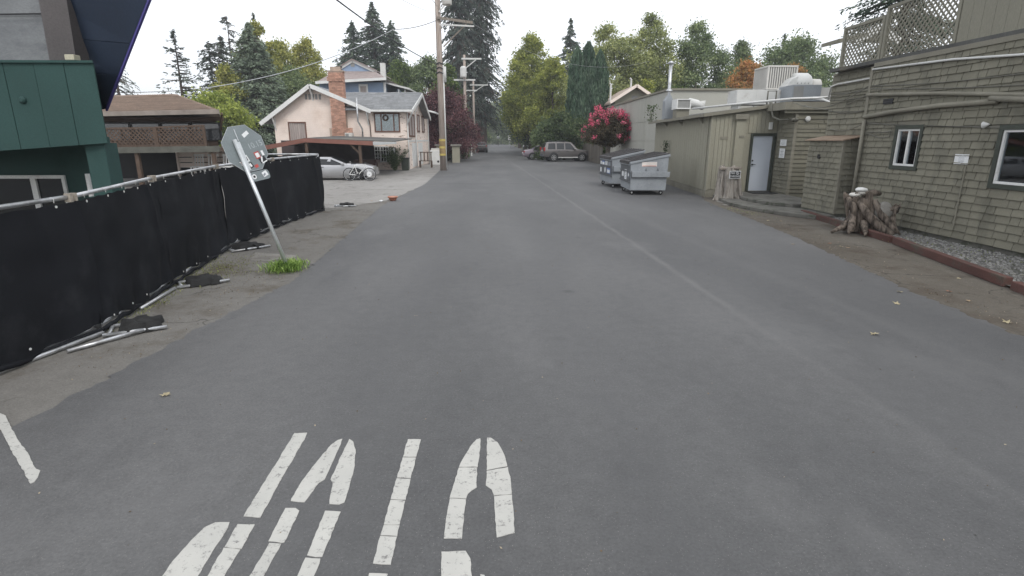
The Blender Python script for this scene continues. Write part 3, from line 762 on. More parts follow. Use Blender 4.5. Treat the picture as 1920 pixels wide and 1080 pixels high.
MB().box(10.5, 12.2, 20.165, 20.195, 2.52, 2.56).build('batten', M['trim_olive'], B)

# pipes and cables painted in wall colour on the street wall
def px(x, pts): return [(x, p[0], p[1]) for p in pts]
W9 = 9.545
mb = MB()
mb.tube(px(W9, [(9.2, 3.56), (10.68, 3.65), (12.3, 3.78), (14.9, 3.88)]), 0.026, 6); mb.build('conduit', M['steel_white'], B, smooth=True)
MB().tube(px(9.81, [(15.05, 3.72), (16.8, 3.70), (17.15, 3.66), (17.2, 3.3)]), 0.028, 6).build('conduit', M['steel_white'], B, smooth=True)
MB().tube(px(9.53, [(9.0, 2.80), (10.9, 2.98), (12.5, 3.12), (14.95, 3.27)]), 0.042, 8).build('drain_pipe', M['trim_olive'], B, smooth=True)
MB().tube(px(9.52, [(10.95, 2.86), (12.4, 2.86), (13.7, 2.81), (14.9, 2.72)]), 0.055, 8).build('drain_pipe', M['trim_olive'], B, smooth=True)
MB().tube(px(9.50, [(9.0, 2.72), (11.1, 2.92)]), 0.055, 8).build('drain_pipe', M['trim_olive'], B, smooth=True)
for a, b_, s_ in ((3.06, 3.42, 0.05), (3.34, 3.48, 0.08), (2.38, 2.58, 0.06), (2.33, 2.56, 0.03)):
    pts = []
    for k in range(9):
        t = k / 8; pts.append((9.0 + t * 5.9, a + (b_ - a) * t - math.sin(t * math.pi) * s_))
    MB().tube(px(9.565, pts), 0.012, 5).build('cable', M['cable'], B)
for a, b_, s_ in ((3.42, 3.46, 0.02), (3.30, 3.28, 0.05), (2.95, 2.99, 0.1), (2.90, 2.96, 0.02)):
    pts = []
    for k in range(7):
        t = k / 6; pts.append((15.05 + t * 2.1, a + (b_ - a) * t - math.sin(t * math.pi) * s_))
    MB().tube(px(9.83, pts), 0.012, 5).build('cable', M['cable'], B)
# wires drooping from the low roof to the wall
for (p, q, s_) in (((9.58, 15.0, 3.5), (10.2, 20.0, 3.4), 0.35), ((9.58, 14.95, 3.3), (10.6, 20.0, 3.3), 0.25), ((9.58, 14.9, 2.6), (9.83, 16.9, 2.45), 0.12), ((9.6, 15.0, 3.45), (10.1, 20, 3.5), 0.1)):
    MB().tube([(*vl(p, q, k / 10)[:2], vl(p, q, k / 10)[2] - s_ * math.sin(math.pi * k / 10)) for k in range(11)], 0.013, 5).build('cable', M['cable'], B)
# downspout at the corner, cable loop, vent, bell lamp
MB().tube([(9.5, 14.85, 2.62), (9.5, 14.85, 0.5)], 0.045, 8).build('downspout', M['trim_olive'], B, smooth=True)
mb = MB()
mb.tube(px(9.54, [(14.8, 2.32), (14.2, 2.2), (13.85, 2.22), (13.8, 2.34)]), 0.011, 5); mb.tube(px(9.545, [(14.75, 2.34), (14.0, 2.33), (13.8, 2.36)]), 0.011, 5)
mb.build('cable', M['cable'], B)
MB().box(9.555, 9.575, 13.97, 14.32, 3.0, 3.12).build('vent', M['black'], B)
MB().lathe([(0.015, 0), (0.03, 0.03), (0.065, 0.10), (0.07, 0.11)], (9.55, 11.05, 2.44), (-0.3, 1, -0.15)).build('lamp', M['steel_white'], B, smooth=True)
MB().box(9.53, 9.57, 9.6, 9.75, 2.62, 2.8).build('junction_box', M['trim_olive'], B)
MB().box(9.54, 9.575, 8.9, 9.45, 0.36, 0.68).build('hatch', M['dump_dark'], B)

# ---- paper notices
def notice(name, label, cat, axis, plane, a0, a1, z0, z1, sgn=-1, lines=7, base=None, group=None):
    mb = MB()
    if axis == 'x': mb.box(plane - 0.005, plane, a0, a1, z0, z1)
    else: mb.box(a0, a1, plane - 0.005, plane, z0, z1)
    t = thing(name, label, cat, ((plane, (a0 + a1) / 2, z0) if axis == 'x' else ((a0 + a1) / 2, plane, z0)), group)
    mb.build('sheet', base or M['paper'], t)
    mb = MB(); w = a1 - a0
    for i in range(lines):
        z = z1 - (z1 - z0) * (i + 1.2) / (lines + 1.4)
        ins = w * random.uniform(0.14, 0.32)
        h = (z1 - z0) * random.uniform(0.018, 0.045)
        if axis == 'x': mb.box(plane - 0.0065, plane - 0.005, a0 + ins, a1 - ins, z, z + h)
        else: mb.box(a0 + ins, a1 - ins, plane - 0.0065, plane - 0.005, z, z + h)
    mb.build('print', M['ink'], t)
    return t
notice('paper_notice', 'white paper notice pinned to the shingles between the two windows', 'notice', 'x', 9.572, 11.40, 11.76, 1.66, 1.86)
notice('paper_notice', 'upper of two small white notices right of the grey door', 'notice', 'x', 10.448, 20.62, 21.08, 1.93, 2.16, lines=4)
notice('paper_notice', 'lower of two small white notices right of the grey door', 'notice', 'x', 10.448, 20.66, 21.06, 1.50, 1.84, lines=5)

# ---- shingled closet standing proud of the wall
C = thing('utility_closet', 'small shingled lean-to closet against the olive wall beside the concrete steps', 'shed', (9.0 + 0.95, 17.4, 0))
cx0, cx1, cy0, cy1 = 9.90, 11.0, 16.45, 18.45
cx0 = 9.93
# stands in front of the recessed wall corner
mb = MB().box(9.32, 9.84, 15.3, 17.0, 0.14, 2.14)
MBc = mb.build('wall', M['trim_olive'], C)
shingle_objs(MBc, 'x', 9.32, shingle_rows(15.3, 17.0, 0.16, 2.08, (), 1.0, 11))
shingle_objs(MBc, 'y', 15.3, shingle_rows(9.32, 9.82, 0.16, 2.08, (), 1.0, 12))
mb = MB().box(9.29, 9.36, 15.26, 15.31, 0.14, 2.14); mb.build('corner_board', M['trim_olive'], C)
mb = MB().prism([(9.22, 15.18, 2.12), (9.86, 15.18, 2.24), (9.86, 17.1, 2.24), (9.22, 17.1, 2.12)], (0, 0, 0.03)); mb.build('roof', pm('closet_roof_boards', (0.30, 0.22, 0.16), 0.9, 0.25, 3, 0.4, 40), C)
MB().box(9.275, 9.32, 16.3, 16.42, 1.62, 1.74).build('vent', M['black'], C)
MB().box(9.3, 9.83, 15.32, 16.98, 0.0, 0.14).build('base', M['conc_dark'], C)

# ---- rooftop machines
t = thing('roof_air_conditioner', 'tall beige louvred air conditioner standing on the flat roof', 'air conditioner', (12.3, 26.8, 3.4))
mb = MB(); X0, X1, Y0, Y1, Z0, Z1 = 12.0, 13.35, 26.1, 27.5, 4.33, 5.34
mb.box(X0, X1, Y0, Y1, Z1 - 0.07, Z1); mb.box(X0, X1, Y0, Y1, Z0, Z0 + 0.06)
for (xx, yy) in ((X0, Y0), (X1 - .07, Y0), (X0, Y1 - .07), (X1 - .07, Y1 - .07)): mb.box(xx, xx + .07, yy, yy + .07, Z0 + .06, Z1 - .07)
mb.build('casing', M['ac'], t, bevel=0.008)
MB().box(X0 + .06, X1 - .06, Y0 + .06, Y1 - .06, Z0 + .06, Z1 - .07).build('grille', M['ac_dark'], t)
for i in range(11):
    xx = X0 + .13 + i * (X1 - X0 - .2) / 11
    MB().box(xx, xx + 0.045, Y0 + 0.015, Y0 + 0.05, Z0 + .07, Z1 - .08).build('louvre', M['ac'], t)
for i in range(11):
    yy = Y0 + .13 + i * (Y1 - Y0 - .2) / 11
    MB().box(X0 + 0.015, X0 + 0.05, yy, yy + 0.045, Z0 + .07, Z1 - .08).build('louvre', M['ac'], t)
mb = MB()
for xx in (X0 + .05, X1 - .12):
    for yy in (Y0 + .05, Y1 - .12): mb.box(xx, xx + .06, yy, yy + .06, 3.38, Z0)
mb.build('leg', M['galv'], t)
t = thing('roof_duct', 'long pale sheet metal duct box on the flat roof below the air conditioner', 'duct', (12, 25.6, 3.4))
MB().box(10.25, 12.85, 25.0, 26.0, 3.62, 4.22).build('duct_box', M['steel_white'], t, bevel=0.01)
mb = MB()
for xx in (10.25, 11.1, 11.95, 12.8): mb.box(xx, xx + .03, 24.985, 25.0, 3.62, 4.22)
mb.box(10.4, 10.5, 25.1, 25.9, 3.38, 3.62); mb.box(12.5, 12.6, 25.1, 25.9, 3.38, 3.62)
mb.build('seam', M['steel_white'], t)
t = thing('roof_cooling_unit', 'blue-grey metal cooling unit on the flat roof in front of the round white blower', 'air conditioner', (12.6, 24.5, 3.4))
MB().box(12.15, 13.35, 24.0, 25.2, 3.70, 4.34).build('casing', M['dump'], t, bevel=0.012)
MB().box(12.2, 12.6, 23.985, 24.0, 3.74, 4.28).build('grille', M['ac_dark'], t)
MB().box(13.36, 14.05, 24.1, 25.2, 3.70, 4.24).build('side_box', M['ac'], t, bevel=0.01)
mb = MB()
for xx in (12.2, 13.2, 13.9):
    mb.box(xx, xx + .08, 24.1, 25.1, 3.38, 3.70)
mb.build('stand', M['galv'], t)
t = thing('roof_blower', 'round white exhaust blower lying on the flat roof', 'blower', (13.4, 26.2, 3.4))
prof = [(0.40, 0), (0.50, 0.06), (0.52, 0.2), (0.52, 0.62), (0.44, 0.74), (0.30, 0.78)]
MB().lathe(prof, (13.05, 26.0, 4.50), (1, -0.05, -0.02), 24).build('housing', M['steel_white'], t, smooth=True)
MB().prism([(12.35, 25.55, 4.12), (13.05, 25.55, 4.12), (13.12, 25.55, 4.86), (12.85, 25.55, 4.74)], (0, 0.8, 0)).build('cowl', M['steel_white'], t, bevel=0.03)
MB().lathe([(0.30, 0), (0.34, 0.05), (0.34, 0.4), (0.2, 0.46)], (13.85, 25.95, 4.42), (1, -0.05, -0.02), 16).build('motor_cover', M['ac'], t, smooth=True)
for k in range(4): MB().bar((13.05 + k * .16, 25.44, 4.5), (13.07 + k * .16, 25.44, 4.56), .02, .02).build('bolt', M['ac_dark'], t)
MB().box(12.4, 14.4, 25.6, 26.5, 3.38, 4.12).build('stand', M['steel_white'], t)
t = thing('roof_exhaust_fan', 'white framed swamp cooler with tilted cowl on the shed roof beside the flue', 'fan', (8.6, 28.5, 3.2))
fx, fy = 8.75, 27.5
mb = MB(); 
for (a, b_, c, d_) in ((8.45, 8.50, 3.56, 4.02), (9.08, 9.13, 3.56, 4.02), (8.5, 9.08, 3.97, 4.02), (8.5, 9.08, 3.56, 3.61)): mb.box(a, b_, 27.5, 28.3, c, d_)
mb.build('frame', M['white'], t); MB().box(8.5, 9.08, 27.54, 28.25, 3.61, 3.97).build('grille', M['ac_dark'], t)
mb = MB().tube([(9.1, 27.8, 3.85), (9.5, 27.8, 3.80), (9.85, 27.8, 3.62)], [0.24, 0.2, 0.1], 10); mb.tube([(9.7, 27.9, 3.6), (9.8, 27.9, 3.75), (9.78, 27.9, 3.95)], [0.13, 0.14, 0.16], 10)
mb.build('cowl', M['steel_white'], t, smooth=True)
mb = MB().box(8.5, 9.1, 27.6, 28.2, 3.1, 3.56); mb.build('curb', M['trim_olive'], t)
t = thing('flue_pipe', 'tall thin galvanised flue pipe rising from the shed roof', 'flue', (8.3, 28.6, 3.2))
mb = MB().tube([(8.42, 28.8, 3.1), (8.42, 28.8, 5.72)], 0.075, 10); mb.lathe([(0.075, 0), (0.13, 0.03), (0.13, 0.1), (0.03, 0.16)], (8.42, 28.8, 5.70)); mb.lathe([(0.16, 0), (0.16, 0.05), (0.08, 0.1)], (8.42, 28.8, 4.45))
mb.build('pipe', M['galv'], t, smooth=True)
MB().prism([(8.2, 28.6, 3.15), (8.62, 28.6, 3.15), (8.62, 28.6, 4.0), (8.42, 28.6, 4.35), (8.2, 28.6, 4.0)], (0, 0.4, 0)).build('flashing', M['dump'], t)
MB().tube([(8.9, 26.6, 3.52), (10.0, 23.6, 3.58), (10.9, 21.6, 3.62), (12.2, 21.4, 3.66), (14.2, 21.3, 3.74)], 0.045, 8).build('roof_conduit', M['steel_white'], B, smooth=True)
MB().tube([(11.6, 21.4, 3.63), (11.75, 20.9, 3.55), (12.0, 20.0, 3.2)], 0.04, 8).build('roof_conduit', M['steel_white'], B, smooth=True)
MB().tube([(13.6, 22.5, 3.5), (13.5, 22.5, 3.9), (13.5, 22.4, 4.5)], 0.04, 8).build('roof_conduit', M['steel_white'], B, smooth=True)
MB().tube([(10.9, 23.5, 3.5), (10.9, 23.5, 4.05), (11.25, 23.5, 4.05), (11.25, 23.5, 3.5)], 0.03, 6).build('roof_conduit', M['cable'], B, smooth=True)

# ---- the taller hall behind the shed and the gabled house beyond it
t = thing('panelled_hall', 'grey-beige hall with flat panelled side wall beyond the shed', 'building', (10, 40, 0))
MB().box(9.35, 24, 31.9, 49.5, 0, 4.75).build('wall', M['hall'], t)
n = 8
for i in range(n):
    ya = 31.95 + i * 2.19
    for (za, zb) in ((0.1, 2.02), (2.08, 3.2), (3.26, 4.72)):
        MB().box(9.325, 9.35, ya, ya + 2.165, za, zb).build('panel', M['hall'], t)
mb = MB().box(9.25, 24.1, 31.8, 49.6, 4.75, 4.86); mb.build('roof', M['trim_olive'], t)
t = thing('gabled_house', 'tan gabled house roof with two vent pipes showing over the hall', 'house', (15, 62, 0))
gx, gy = 14.0, 60
zr, ze = 7.25, 6.0
MB().prism([(gx - 2.0, gy, 0), (gx + 2.0, gy, 0), (gx + 2.0, gy, ze), (gx, gy, zr), (gx - 2.0, gy, ze)], (0, 12, 0)).build('wall', M['siding'], t)
mb = MB()
mb.prism([(gx - 2.6, gy - .8, ze - .35), (gx, gy - .8, zr + .08), (gx, gy - .8, zr + .3), (gx - 2.6, gy - .8, ze - .12)], (0, 13.4, 0)); mb.prism([(gx, gy - .8, zr + .08), (gx + 2.6, gy - .8, ze - .35), (gx + 2.6, gy - .8, ze - .12), (gx, gy - .8, zr + .3)], (0, 13.4, 0))
mb.build('roof', M['roof_brown'], t)
mb = MB().bar((gx - 2.65, gy - .85, ze - .2), (gx, gy - .85, zr + .2), 0.06, 0.28, up=(0, 0, 1)); mb.bar((gx, gy - .85, zr + .2), (gx + 2.65, gy - .85, ze - .2), 0.06, 0.28)
mb.build('fascia', M['peach'], t)
for xx, hh in ((gx - 2.3, 7.7), (gx - 0.2, 8.2)):
    MB().tube([(xx, gy + 1, 5.2), (xx, gy + 1, hh), (xx - .15, gy + 1, hh + .12)], 0.1, 8).build('vent_pipe', M['steel_white'], t)
MB().box(gx - 0.3, gx + 0.3, gy - 0.05, gy, 6.1, 6.5).build('vent', M['ac_dark'], t)

# ================================================================== construction fence on the left
def text_obj(s, size, m, mat_w, parent, name='lettering', ext=0.001):
    cu = bpy.data.curves.new(name, 'FONT'); cu.body = s; cu.size = size; cu.align_x = 'CENTER'; cu.align_y = 'CENTER'; cu.extrude = ext; cu.resolution_u = 3
    tmp = bpy.data.objects.new('tmp', cu); COL.objects.link(tmp)
    dg = bpy.context.evaluated_depsgraph_get()
    me = bpy.data.meshes.new_from_object(tmp.evaluated_get(dg))
    bpy.data.objects.remove(tmp, do_unlink=True)
    me.transform(Matrix.Translation(-LOC.get(parent.name, Vector((0, 0, 0)))) @ mat_w)
    me.materials.clear(); me.materials.append(m); me.name = name
    o = bpy.data.objects.new(name, me); COL.objects.link(o); o.parent = parent; LOC[o.name] = LOC.get(parent.name, Vector((0, 0, 0)))
    return o

J = [((-5.0, 3.1), 1.46), ((-4.60, 6.15), 1.56), ((-4.98, 8.25), 1.62), ((-5.50, 11.2), 1.655), ((-5.62, 14.3), 1.69), ((-5.50, 17.5), 1.71)]
LBL = ['nearest black screened fence panel, cut off by the left edge', 'black screened fence panel with a vertical fold, second from the camera', 'black screened fence panel behind the flat weight bag, third from the camera',
       'black screened fence panel behind the leaning sign post', 'last black screened fence panel along the road, ending at the open corner post']
def fence_panel(a, za, b, zb, label, bulge=0.05, seed=0, group='screened temporary fence panels'):
    rnd = random.Random(seed)
    t = thing('screened_fence', label, 'fence', (a[0], a[1], 0), group)
    A, Bp = Vector((*a, 0)), Vector((*b, 0)); d = (Bp - A); Ln = d.length; d.normalize(); nrm = Vector((-d.y, d.x, 0))
    if nrm.x < 0: nrm = -nrm      # towards the road
    def P(s, z, off=0.0): q = A + d * (s * Ln) + nrm * off; return (q.x, q.y, z)
    top = lambda s: za + (zb - za) * s
    s0, s1 = 0.012, 0.988
    MB().tube([P(s0, top(s0)), P(s1, top(s1))], 0.024, 8).build('top_rail', M['galv'], t, smooth=True)
    MB().tube([P(s0, 0.09), P(s1, 0.07)], 0.02, 8).build('bottom_rail', M['galv'], t, smooth=True)
    for s in (s0, s1): MB().tube([P(s, 0.03), P(s, top(s) + 0.02)], 0.022, 8).build('post', M['galv'], t, smooth=True)
    # screen cloth: a sagging sheet tied to the frame, its bottom edge bunched
    nu, nv = 60, 26; vs = []; fs = []
    ph = [rnd.uniform(0, 6) for _ in range(8)]
    for i in range(nu + 1):
        s = -0.012 + 1.024 * i / nu
        for j in range(nv + 1):
            v = j / nv
            z0 = 0.10 + 0.03 * math.sin(s * 9 + ph[0]) + 0.012 * math.sin(s * 37 + ph[1])
            z1 = top(s) - 0.045 - 0.012 * abs(math.sin(s * math.pi * 9))
            z = z0 + (z1 - z0) * v
            off = 0.035 + bulge * math.sin(math.pi * v) * (0.5 + 0.5 * math.sin(s * 5 + ph[2]))
            off += 0.005 * math.sin(s * 23 + v * 6 + ph[3]) + 0.006 * math.sin(s * 11 - v * 13 + ph[4]) + 0.003 * math.sin(v * 21 + s * 3 + ph[5])
            off += 0.03 * (1 - v) ** 4 * (1 + math.sin(s * 31 + ph[6])) + 0.02 * math.exp(-((s - 0.93 + 0.1 * v) / 0.02) ** 2)
            vs.append(P(s, z, off))
    for i in range(nu):
        for j in range(nv):
            k = i * (nv + 1) + j
            fs.append((k, k + nv + 1, k + nv + 2, k + 1))
    c = MB().add(vs, fs).build('screen', M['screen'], t, smooth=True)
    mb = MB()
    for k in range(5):
        s = (k + 0.5) / 5 + rnd.uniform(-.02, .02)
        mb.tube([P(s, top(s) + 0.025, 0.0), P(s + 0.002, top(s), 0.027), P(s, top(s) - 0.035, 0.03)], 0.003, 4)
        mb.lathe([(0.014, 0), (0.014, 0.004)], P(s, top(s) - 0.075, 0.045), nrm, 8)
        if rnd.random() < 0.7: mb.lathe([(0.013, 0), (0.013, 0.004)], P(s, 0.16, 0.10), nrm, 8)
    mb.build('cable_tie', M['steel_white'], c, kind='stuff')
    # folded hem lying along the bottom rail
    path = [P(k / 24, 0.05 + 0.01 * math.sin(k * 1.7 + ph[7]) + rnd.uniform(0, .01), 0.05 + 0.012 * math.sin(k * 0.9)) for k in range(25)]
    MB().tube(path, [0.026 + 0.006 * math.sin(k * 1.3) for k in range(25)], 7).build('hem', M['screen'], t, smooth=True)
    return t, P
for i in range(5):
    t, P = fence_panel(J[i][0], J[i][1], J[i + 1][0], J[i + 1][1], LBL[i], 0.05, i)
    mb = MB()
    q = J[i + 1]
    if i < 4:
        mb.box(q[0][0] - 0.03, q[0][0] + 0.035, q[0][1] - 0.075, q[0][1] - 0.035, q[1] - 0.055, q[1] + 0.035); mb.box(q[0][0] - 0.03, q[0][0] + 0.035, q[0][1] + 0.0, q[0][1] + 0.03, q[1] - 0.055, q[1] + 0.035)
        mb.build('clamp', pm('rusty_clamp%d' % i, (0.36, 0.32, 0.27), 0.7, 0.3, 20, metal=0.4), t)
MB().tube([(-5.46, 17.52, 0.0), (-5.50, 17.5, 1.74)], 0.028, 8).build('corner_post', M['galv'], t, smooth=True)
# return panel at the corner, running back to the lot
fence_panel((-5.52, 17.62), 1.72, (-7.9, 17.75), 1.72, 'black screened fence panel turning away from the road at the far corner', 0.03, 9)

# flat feet of the panels: a tube frame on the ground under a dark weight bag
def fence_foot(p, ang, ln, label, seed, wide=0.42):
    rnd = random.Random(seed)
    t = thing('ballast_stand', label, 'fence stand', (p[0], p[1], 0.02), 'ballast stands lying on the pavement')
    d = Vector((math.cos(ang), math.sin(ang), 0)); nn = Vector((-d.y, d.x, 0)); o = Vector((p[0], p[1], 0.035))
    pts = [o - nn * wide / 2, o - nn * wide / 2 + d * ln]
    MB().tube(pts, 0.022, 8).build('tube', M['galv'], t, smooth=True)
    MB().tube([o + nn * wide / 2, o + nn * wide / 2 + d * ln * 0.85], 0.022, 8).build('tube', M['galv'], t, smooth=True)
    MB().tube([o - nn * (wide / 2 - .022) + d * ln * 0.1, o + nn * (wide / 2 - .022) + d * ln * 0.1], 0.02, 8).build('tube', M['galv'], t, smooth=True)
    vs = []; fs = []; nu, nv = 18, 14
    ph = rnd.uniform(0, 6)
    for i in range(nu + 1):
        for j in range(nv + 1):
            u, v = i / nu, j / nv
            e = 0.05 * math.sin(v * 9 + ph) + 0.03 * math.sin(u * 14 + ph)
            q = o + d * (ln * (0.22 + 0.6 * u) + e * (u > 0.5)) + nn * (wide * (v * 1.25 - 0.62) + e * 0.6)
            h = 0.035 + 0.06 * (math.sin(math.pi * u) ** 0.5) * (math.sin(math.pi * v) ** 0.5) + 0.012 * math.sin(u * 13 + v * 7 + ph)
            if u in (0, 1) or v in (0, 1): h = -0.018
            vs.append((q.x, q.y, 0.035 + h))
    for i in range(nu):
        for j in range(nv):
            k = i * (nv + 1) + j; fs.append((k, k + nv + 1, k + nv + 2, k + 1))
    MB().add(vs, fs).build('weight_bag', M['sandbag'], t, smooth=True)
fence_foot((-4.52, 6.12), R(28), 0.62, 'fence stand nearest the camera, dark weight bag over pale tubes', 1, 0.34)
fence_foot((-4.88, 8.2), R(38), 0.72, 'second fence stand from the camera, dark weight bag over pale tubes', 2, 0.34)
fence_foot((-5.4, 10.95), R(50), 0.8, 'third fence stand from the camera, crumpled dark bag left of the sign post', 3, 0.4)
fence_foot((-5.45, 18.6), R(15), 0.7, 'small dark fence stand on the lot just past the open corner post', 4, 0.35)

for (p, q, lb) in (((-4.825, 4.756), (-4.541, 6.054), 'long pale pole lying along the foot of the nearest screened fence'), ((-4.705, 7.012), (-4.831, 8.019), 'short pale pole lying at the foot of the fence before the second weight bag'), ((-4.534, 5.502), (-4.137, 6.134), 'pale pole angled away from the fence under the nearest weight bag')):
    o_ = MB().tube([(p[0] + .05, p[1], .035), (q[0] + .05, q[1], .04)], .023, 8).build('loose_pole', M['galv'], smooth=True, loc=(p[0], p[1], 0.01)); tag(o_, lb, 'pole', 'loose poles by the fence')
# ================================================================== stop sign seen from behind
S0 = Vector((-3.62, 9.39, 0.0))
S1 = Vector((-4.28, 9.42, 2.15))
ax = (S1 - S0).normalized()
t = thing('stop_sign', 'leaning octagonal road sign seen from its grey sticker-covered back, post in a grass tuft', 'road sign', tuple(S0))
MB().tube([S0 - ax * 0.05, S1], 0.033, 12).build('post', M['sign_edge'], t, smooth=True)
yaw = R(57)
# frame of the plate: u across, ax up, nrm towards camera
u = Vector((math.cos(yaw), math.sin(yaw), 0)); u = (u - ax * u.dot(ax)).normalized()
nrm = u.cross(ax).normalized()
if nrm.y > 0: nrm = -nrm
ctr = S0 + ax * 2.09 + nrm * -0.045 + u * 0.16
rad = 0.405
def SP(a, b, n=0.0): q = ctr + u * a + ax * b + nrm * n; return (q.x, q.y, q.z)
oct_ = [(rad * math.cos(R(22.5 + 45 * k)), rad * math.sin(R(22.5 + 45 * k))) for k in range(8)]
MB().prism([SP(a, b, -0.002) for a, b in oct_], tuple(nrm * 0.003)).build('plate', M['alu'], t)
MB().prism([SP(a * 0.995, b * 0.995, -0.0035) for a, b in oct_], tuple(nrm * 0.0015)).build('face', M['red'], t)
mb = MB()
for k in range(8): mb.bar(SP(*oct_[k]), SP(*oct_[(k + 1) % 8]), 0.004, 0.005, up=tuple(nrm))
mb.build('rim', M['sign_edge'], t)
MB().bar(SP(-0.09, -0.36, 0.012), SP(-0.09, 0.12, 0.012), 0.05, 0.02, up=tuple(nrm)).build('rail', M['sign_edge'], t)
MB().bar(SP(-0.07, 0.14, 0.006), SP(-0.07, 0.33, 0.006), 0.012, 0.006, up=tuple(nrm)).build('bolt_slot', M['sign_edge'], t)
def sticker(a, b, w, h, m, rot=0, name='sticker', n=0.003):
    c, s_ = math.cos(rot), math.sin(rot)
    pts = [(x_, y_) for x_, y_ in ((-w / 2, -h / 2), (w / 2, -h / 2), (w / 2, h / 2), (-w / 2, h / 2))]
    return MB().prism([SP(a + x_ * c - y_ * s_, b + x_ * s_ + y_ * c, n) for x_, y_ in pts], tuple(nrm * 0.0008)).build(name, m, t)
sticker(0.10, 0.225, 0.13, 0.06, M['paper'], 0.45)
sticker(0.165, -0.14, 0.10, 0.115, M['red'], 0.15)
sticker(0.165, -0.14, 0.07, 0.075, M['paper'], 0.15, n=0.004)
sticker(0.275, -0.12, 0.045, 0.085, M['paper'], 0.1)
sticker(-0.07, -0.165, 0.10, 0.11, M['paper'], 0.2)
sticker(-0.07, -0.165, 0.06, 0.07, M['black'], 0.2, n=0.004)
sticker(0.23, -0.23, 0.13, 0.10, M['black'], 0.3)
sticker(0.215, -0.22, 0.03, 0.09, M['paper'], -0.3, n=0.004)
sticker(0.25, -0.27, 0.11, 0.02, M['paper'], 0.25, n=0.004)
sticker(-0.03, -0.28, 0.09, 0.09, M['black'], 0.3)
sticker(-0.03, -0.275, 0.04, 0.06, M['paper'], 0.3, n=0.004)
sticker(0.07, -0.31, 0.07, 0.05, M['red'], 0.2)
# star-shaped sticker
pts = []
for k in range(10):
    r_ = 0.062 if k % 2 == 0 else 0.027; a_ = R(90 + 36 * k)
    pts.append((-0.155 + r_ * math.cos(a_), -0.215 + r_ * math.sin(a_)))
MB().prism([SP(a, b, 0.003) for a, b in pts], tuple(nrm * 0.0008)).build('sticker', M['paper'], t)
MB().prism([SP(-0.155 + (a + 0.155) * .6, -0.215 + (b + .215) * .6, 0.0042) for a, b in pts], tuple(nrm * 0.0008)).build('sticker', M['red'], t)
rotm = Matrix((u.to_4d(), ax.to_4d(), nrm.to_4d(), (0, 0, 0, 1))).transposed()
rotm = Matrix(((u.x, ax.x, nrm.x, 0), (u.y, ax.y, nrm.y, 0), (u.z, ax.z, nrm.z, 0), (0, 0, 0, 1)))
text_obj('10.15', 0.135, pm('faded_print', (0.42, 0.46, 0.47), 0.7), Matrix.Translation(Vector(SP(0.20, 0.03, 0.003))) @ rotm @ Matrix.Rotation(0.12, 4, 'Z'), t, 'lettering')
# small sign strapped under the octagon
def rrect(cx, cy, w, h, r_):
    P_ = []
    for (sx, sy, a0) in ((1, 1, 0), (-1, 1, 90), (-1, -1, 180), (1, -1, 270)):
        for k in range(4):
            a_ = R(a0 + 30 * k); P_.append((cx + sx * (w / 2 - r_) + r_ * math.cos(a_), cy + sy * (h / 2 - r_) + r_ * math.sin(a_)))
    return P_
MB().prism([SP(a, b, 0.0) for a, b in rrect(0.07, -0.47, 0.36, 0.16, 0.05)], tuple(nrm * 0.003)).build('lower_plate', M['alu'], t)
MB().lathe([(0.042, 0), (0.042, 0.001)], SP(-0.05, -0.47, 0.0035), tuple(nrm), 16).build('sticker', M['paper'], t)
MB().lathe([(0.022, 0), (0.022, 0.001)], SP(-0.05, -0.47, 0.005), tuple(nrm), 12).build('sticker', M['black'], t)
sticker(0.165, -0.46, 0.10, 0.085, M['paper'], 0.3, n=0.0035)
sticker(0.15, -0.47, 0.05, 0.03, M['ink'], 0.6, n=0.0048)

# ================================================================== green building with the blue eave
g = thing('green_building', 'dark green panelled building with a steep dark blue eave behind the black fence', 'building', (-8, 9, 0))
GX = -6.02
# projecting upper block
blk = MB().prism([(GX, 9.0, 2.10), (GX, 9.0, 3.25), (-9.2, 8.6, 3.20), (-9.2, 8.6, 1.86)], (-2.4, 3.5, 0)).build('upper_block', M['green_wall'], g)
n = 8
for i in range(n):
    ta, tb = i / n + 0.0012, (i + 1) / n - 0.0012
    A_ = (GX - 3.2 * ta, 8.985 - 0.4 * ta - 0.004 * (i % 2), 2.10 - 0.24 * ta); B_ = (GX - 3.2 * tb, 8.985 - 0.4 * tb - 0.004 * (i % 2), 2.10 - 0.24 * tb)
    MB().prism([A_, B_, (B_[0], B_[1], 3.25 - 0.05 * tb), (A_[0], A_[1], 3.25 - 0.05 * ta)], (0, 0.014, 0)).build('panel', M['green_wall'], blk)
MB().prism([(GX + .02, 8.95, 3.25), (GX - 2.3, 12.4, 3.25), (-11.5, 12.1, 3.2), (-9.2, 8.55, 3.2)], (0, 0, 0.035)).build('coping', M['green_wall'], g)
MB().lathe([(0.05, 0), (0.05, 0.03), (0.03, 0.05)], (-7.05, 8.86, 2.72), (0, -1, 0), 12).build('pipe_stub', M['green_wall'], g)
MB().box(-6.42, -6.28, 8.98, 9.12, 3.29, 3.37).build('lamp', pm('cream_lamp', (0.5, 0.47, 0.36), 0.6), g, bevel=0.01)
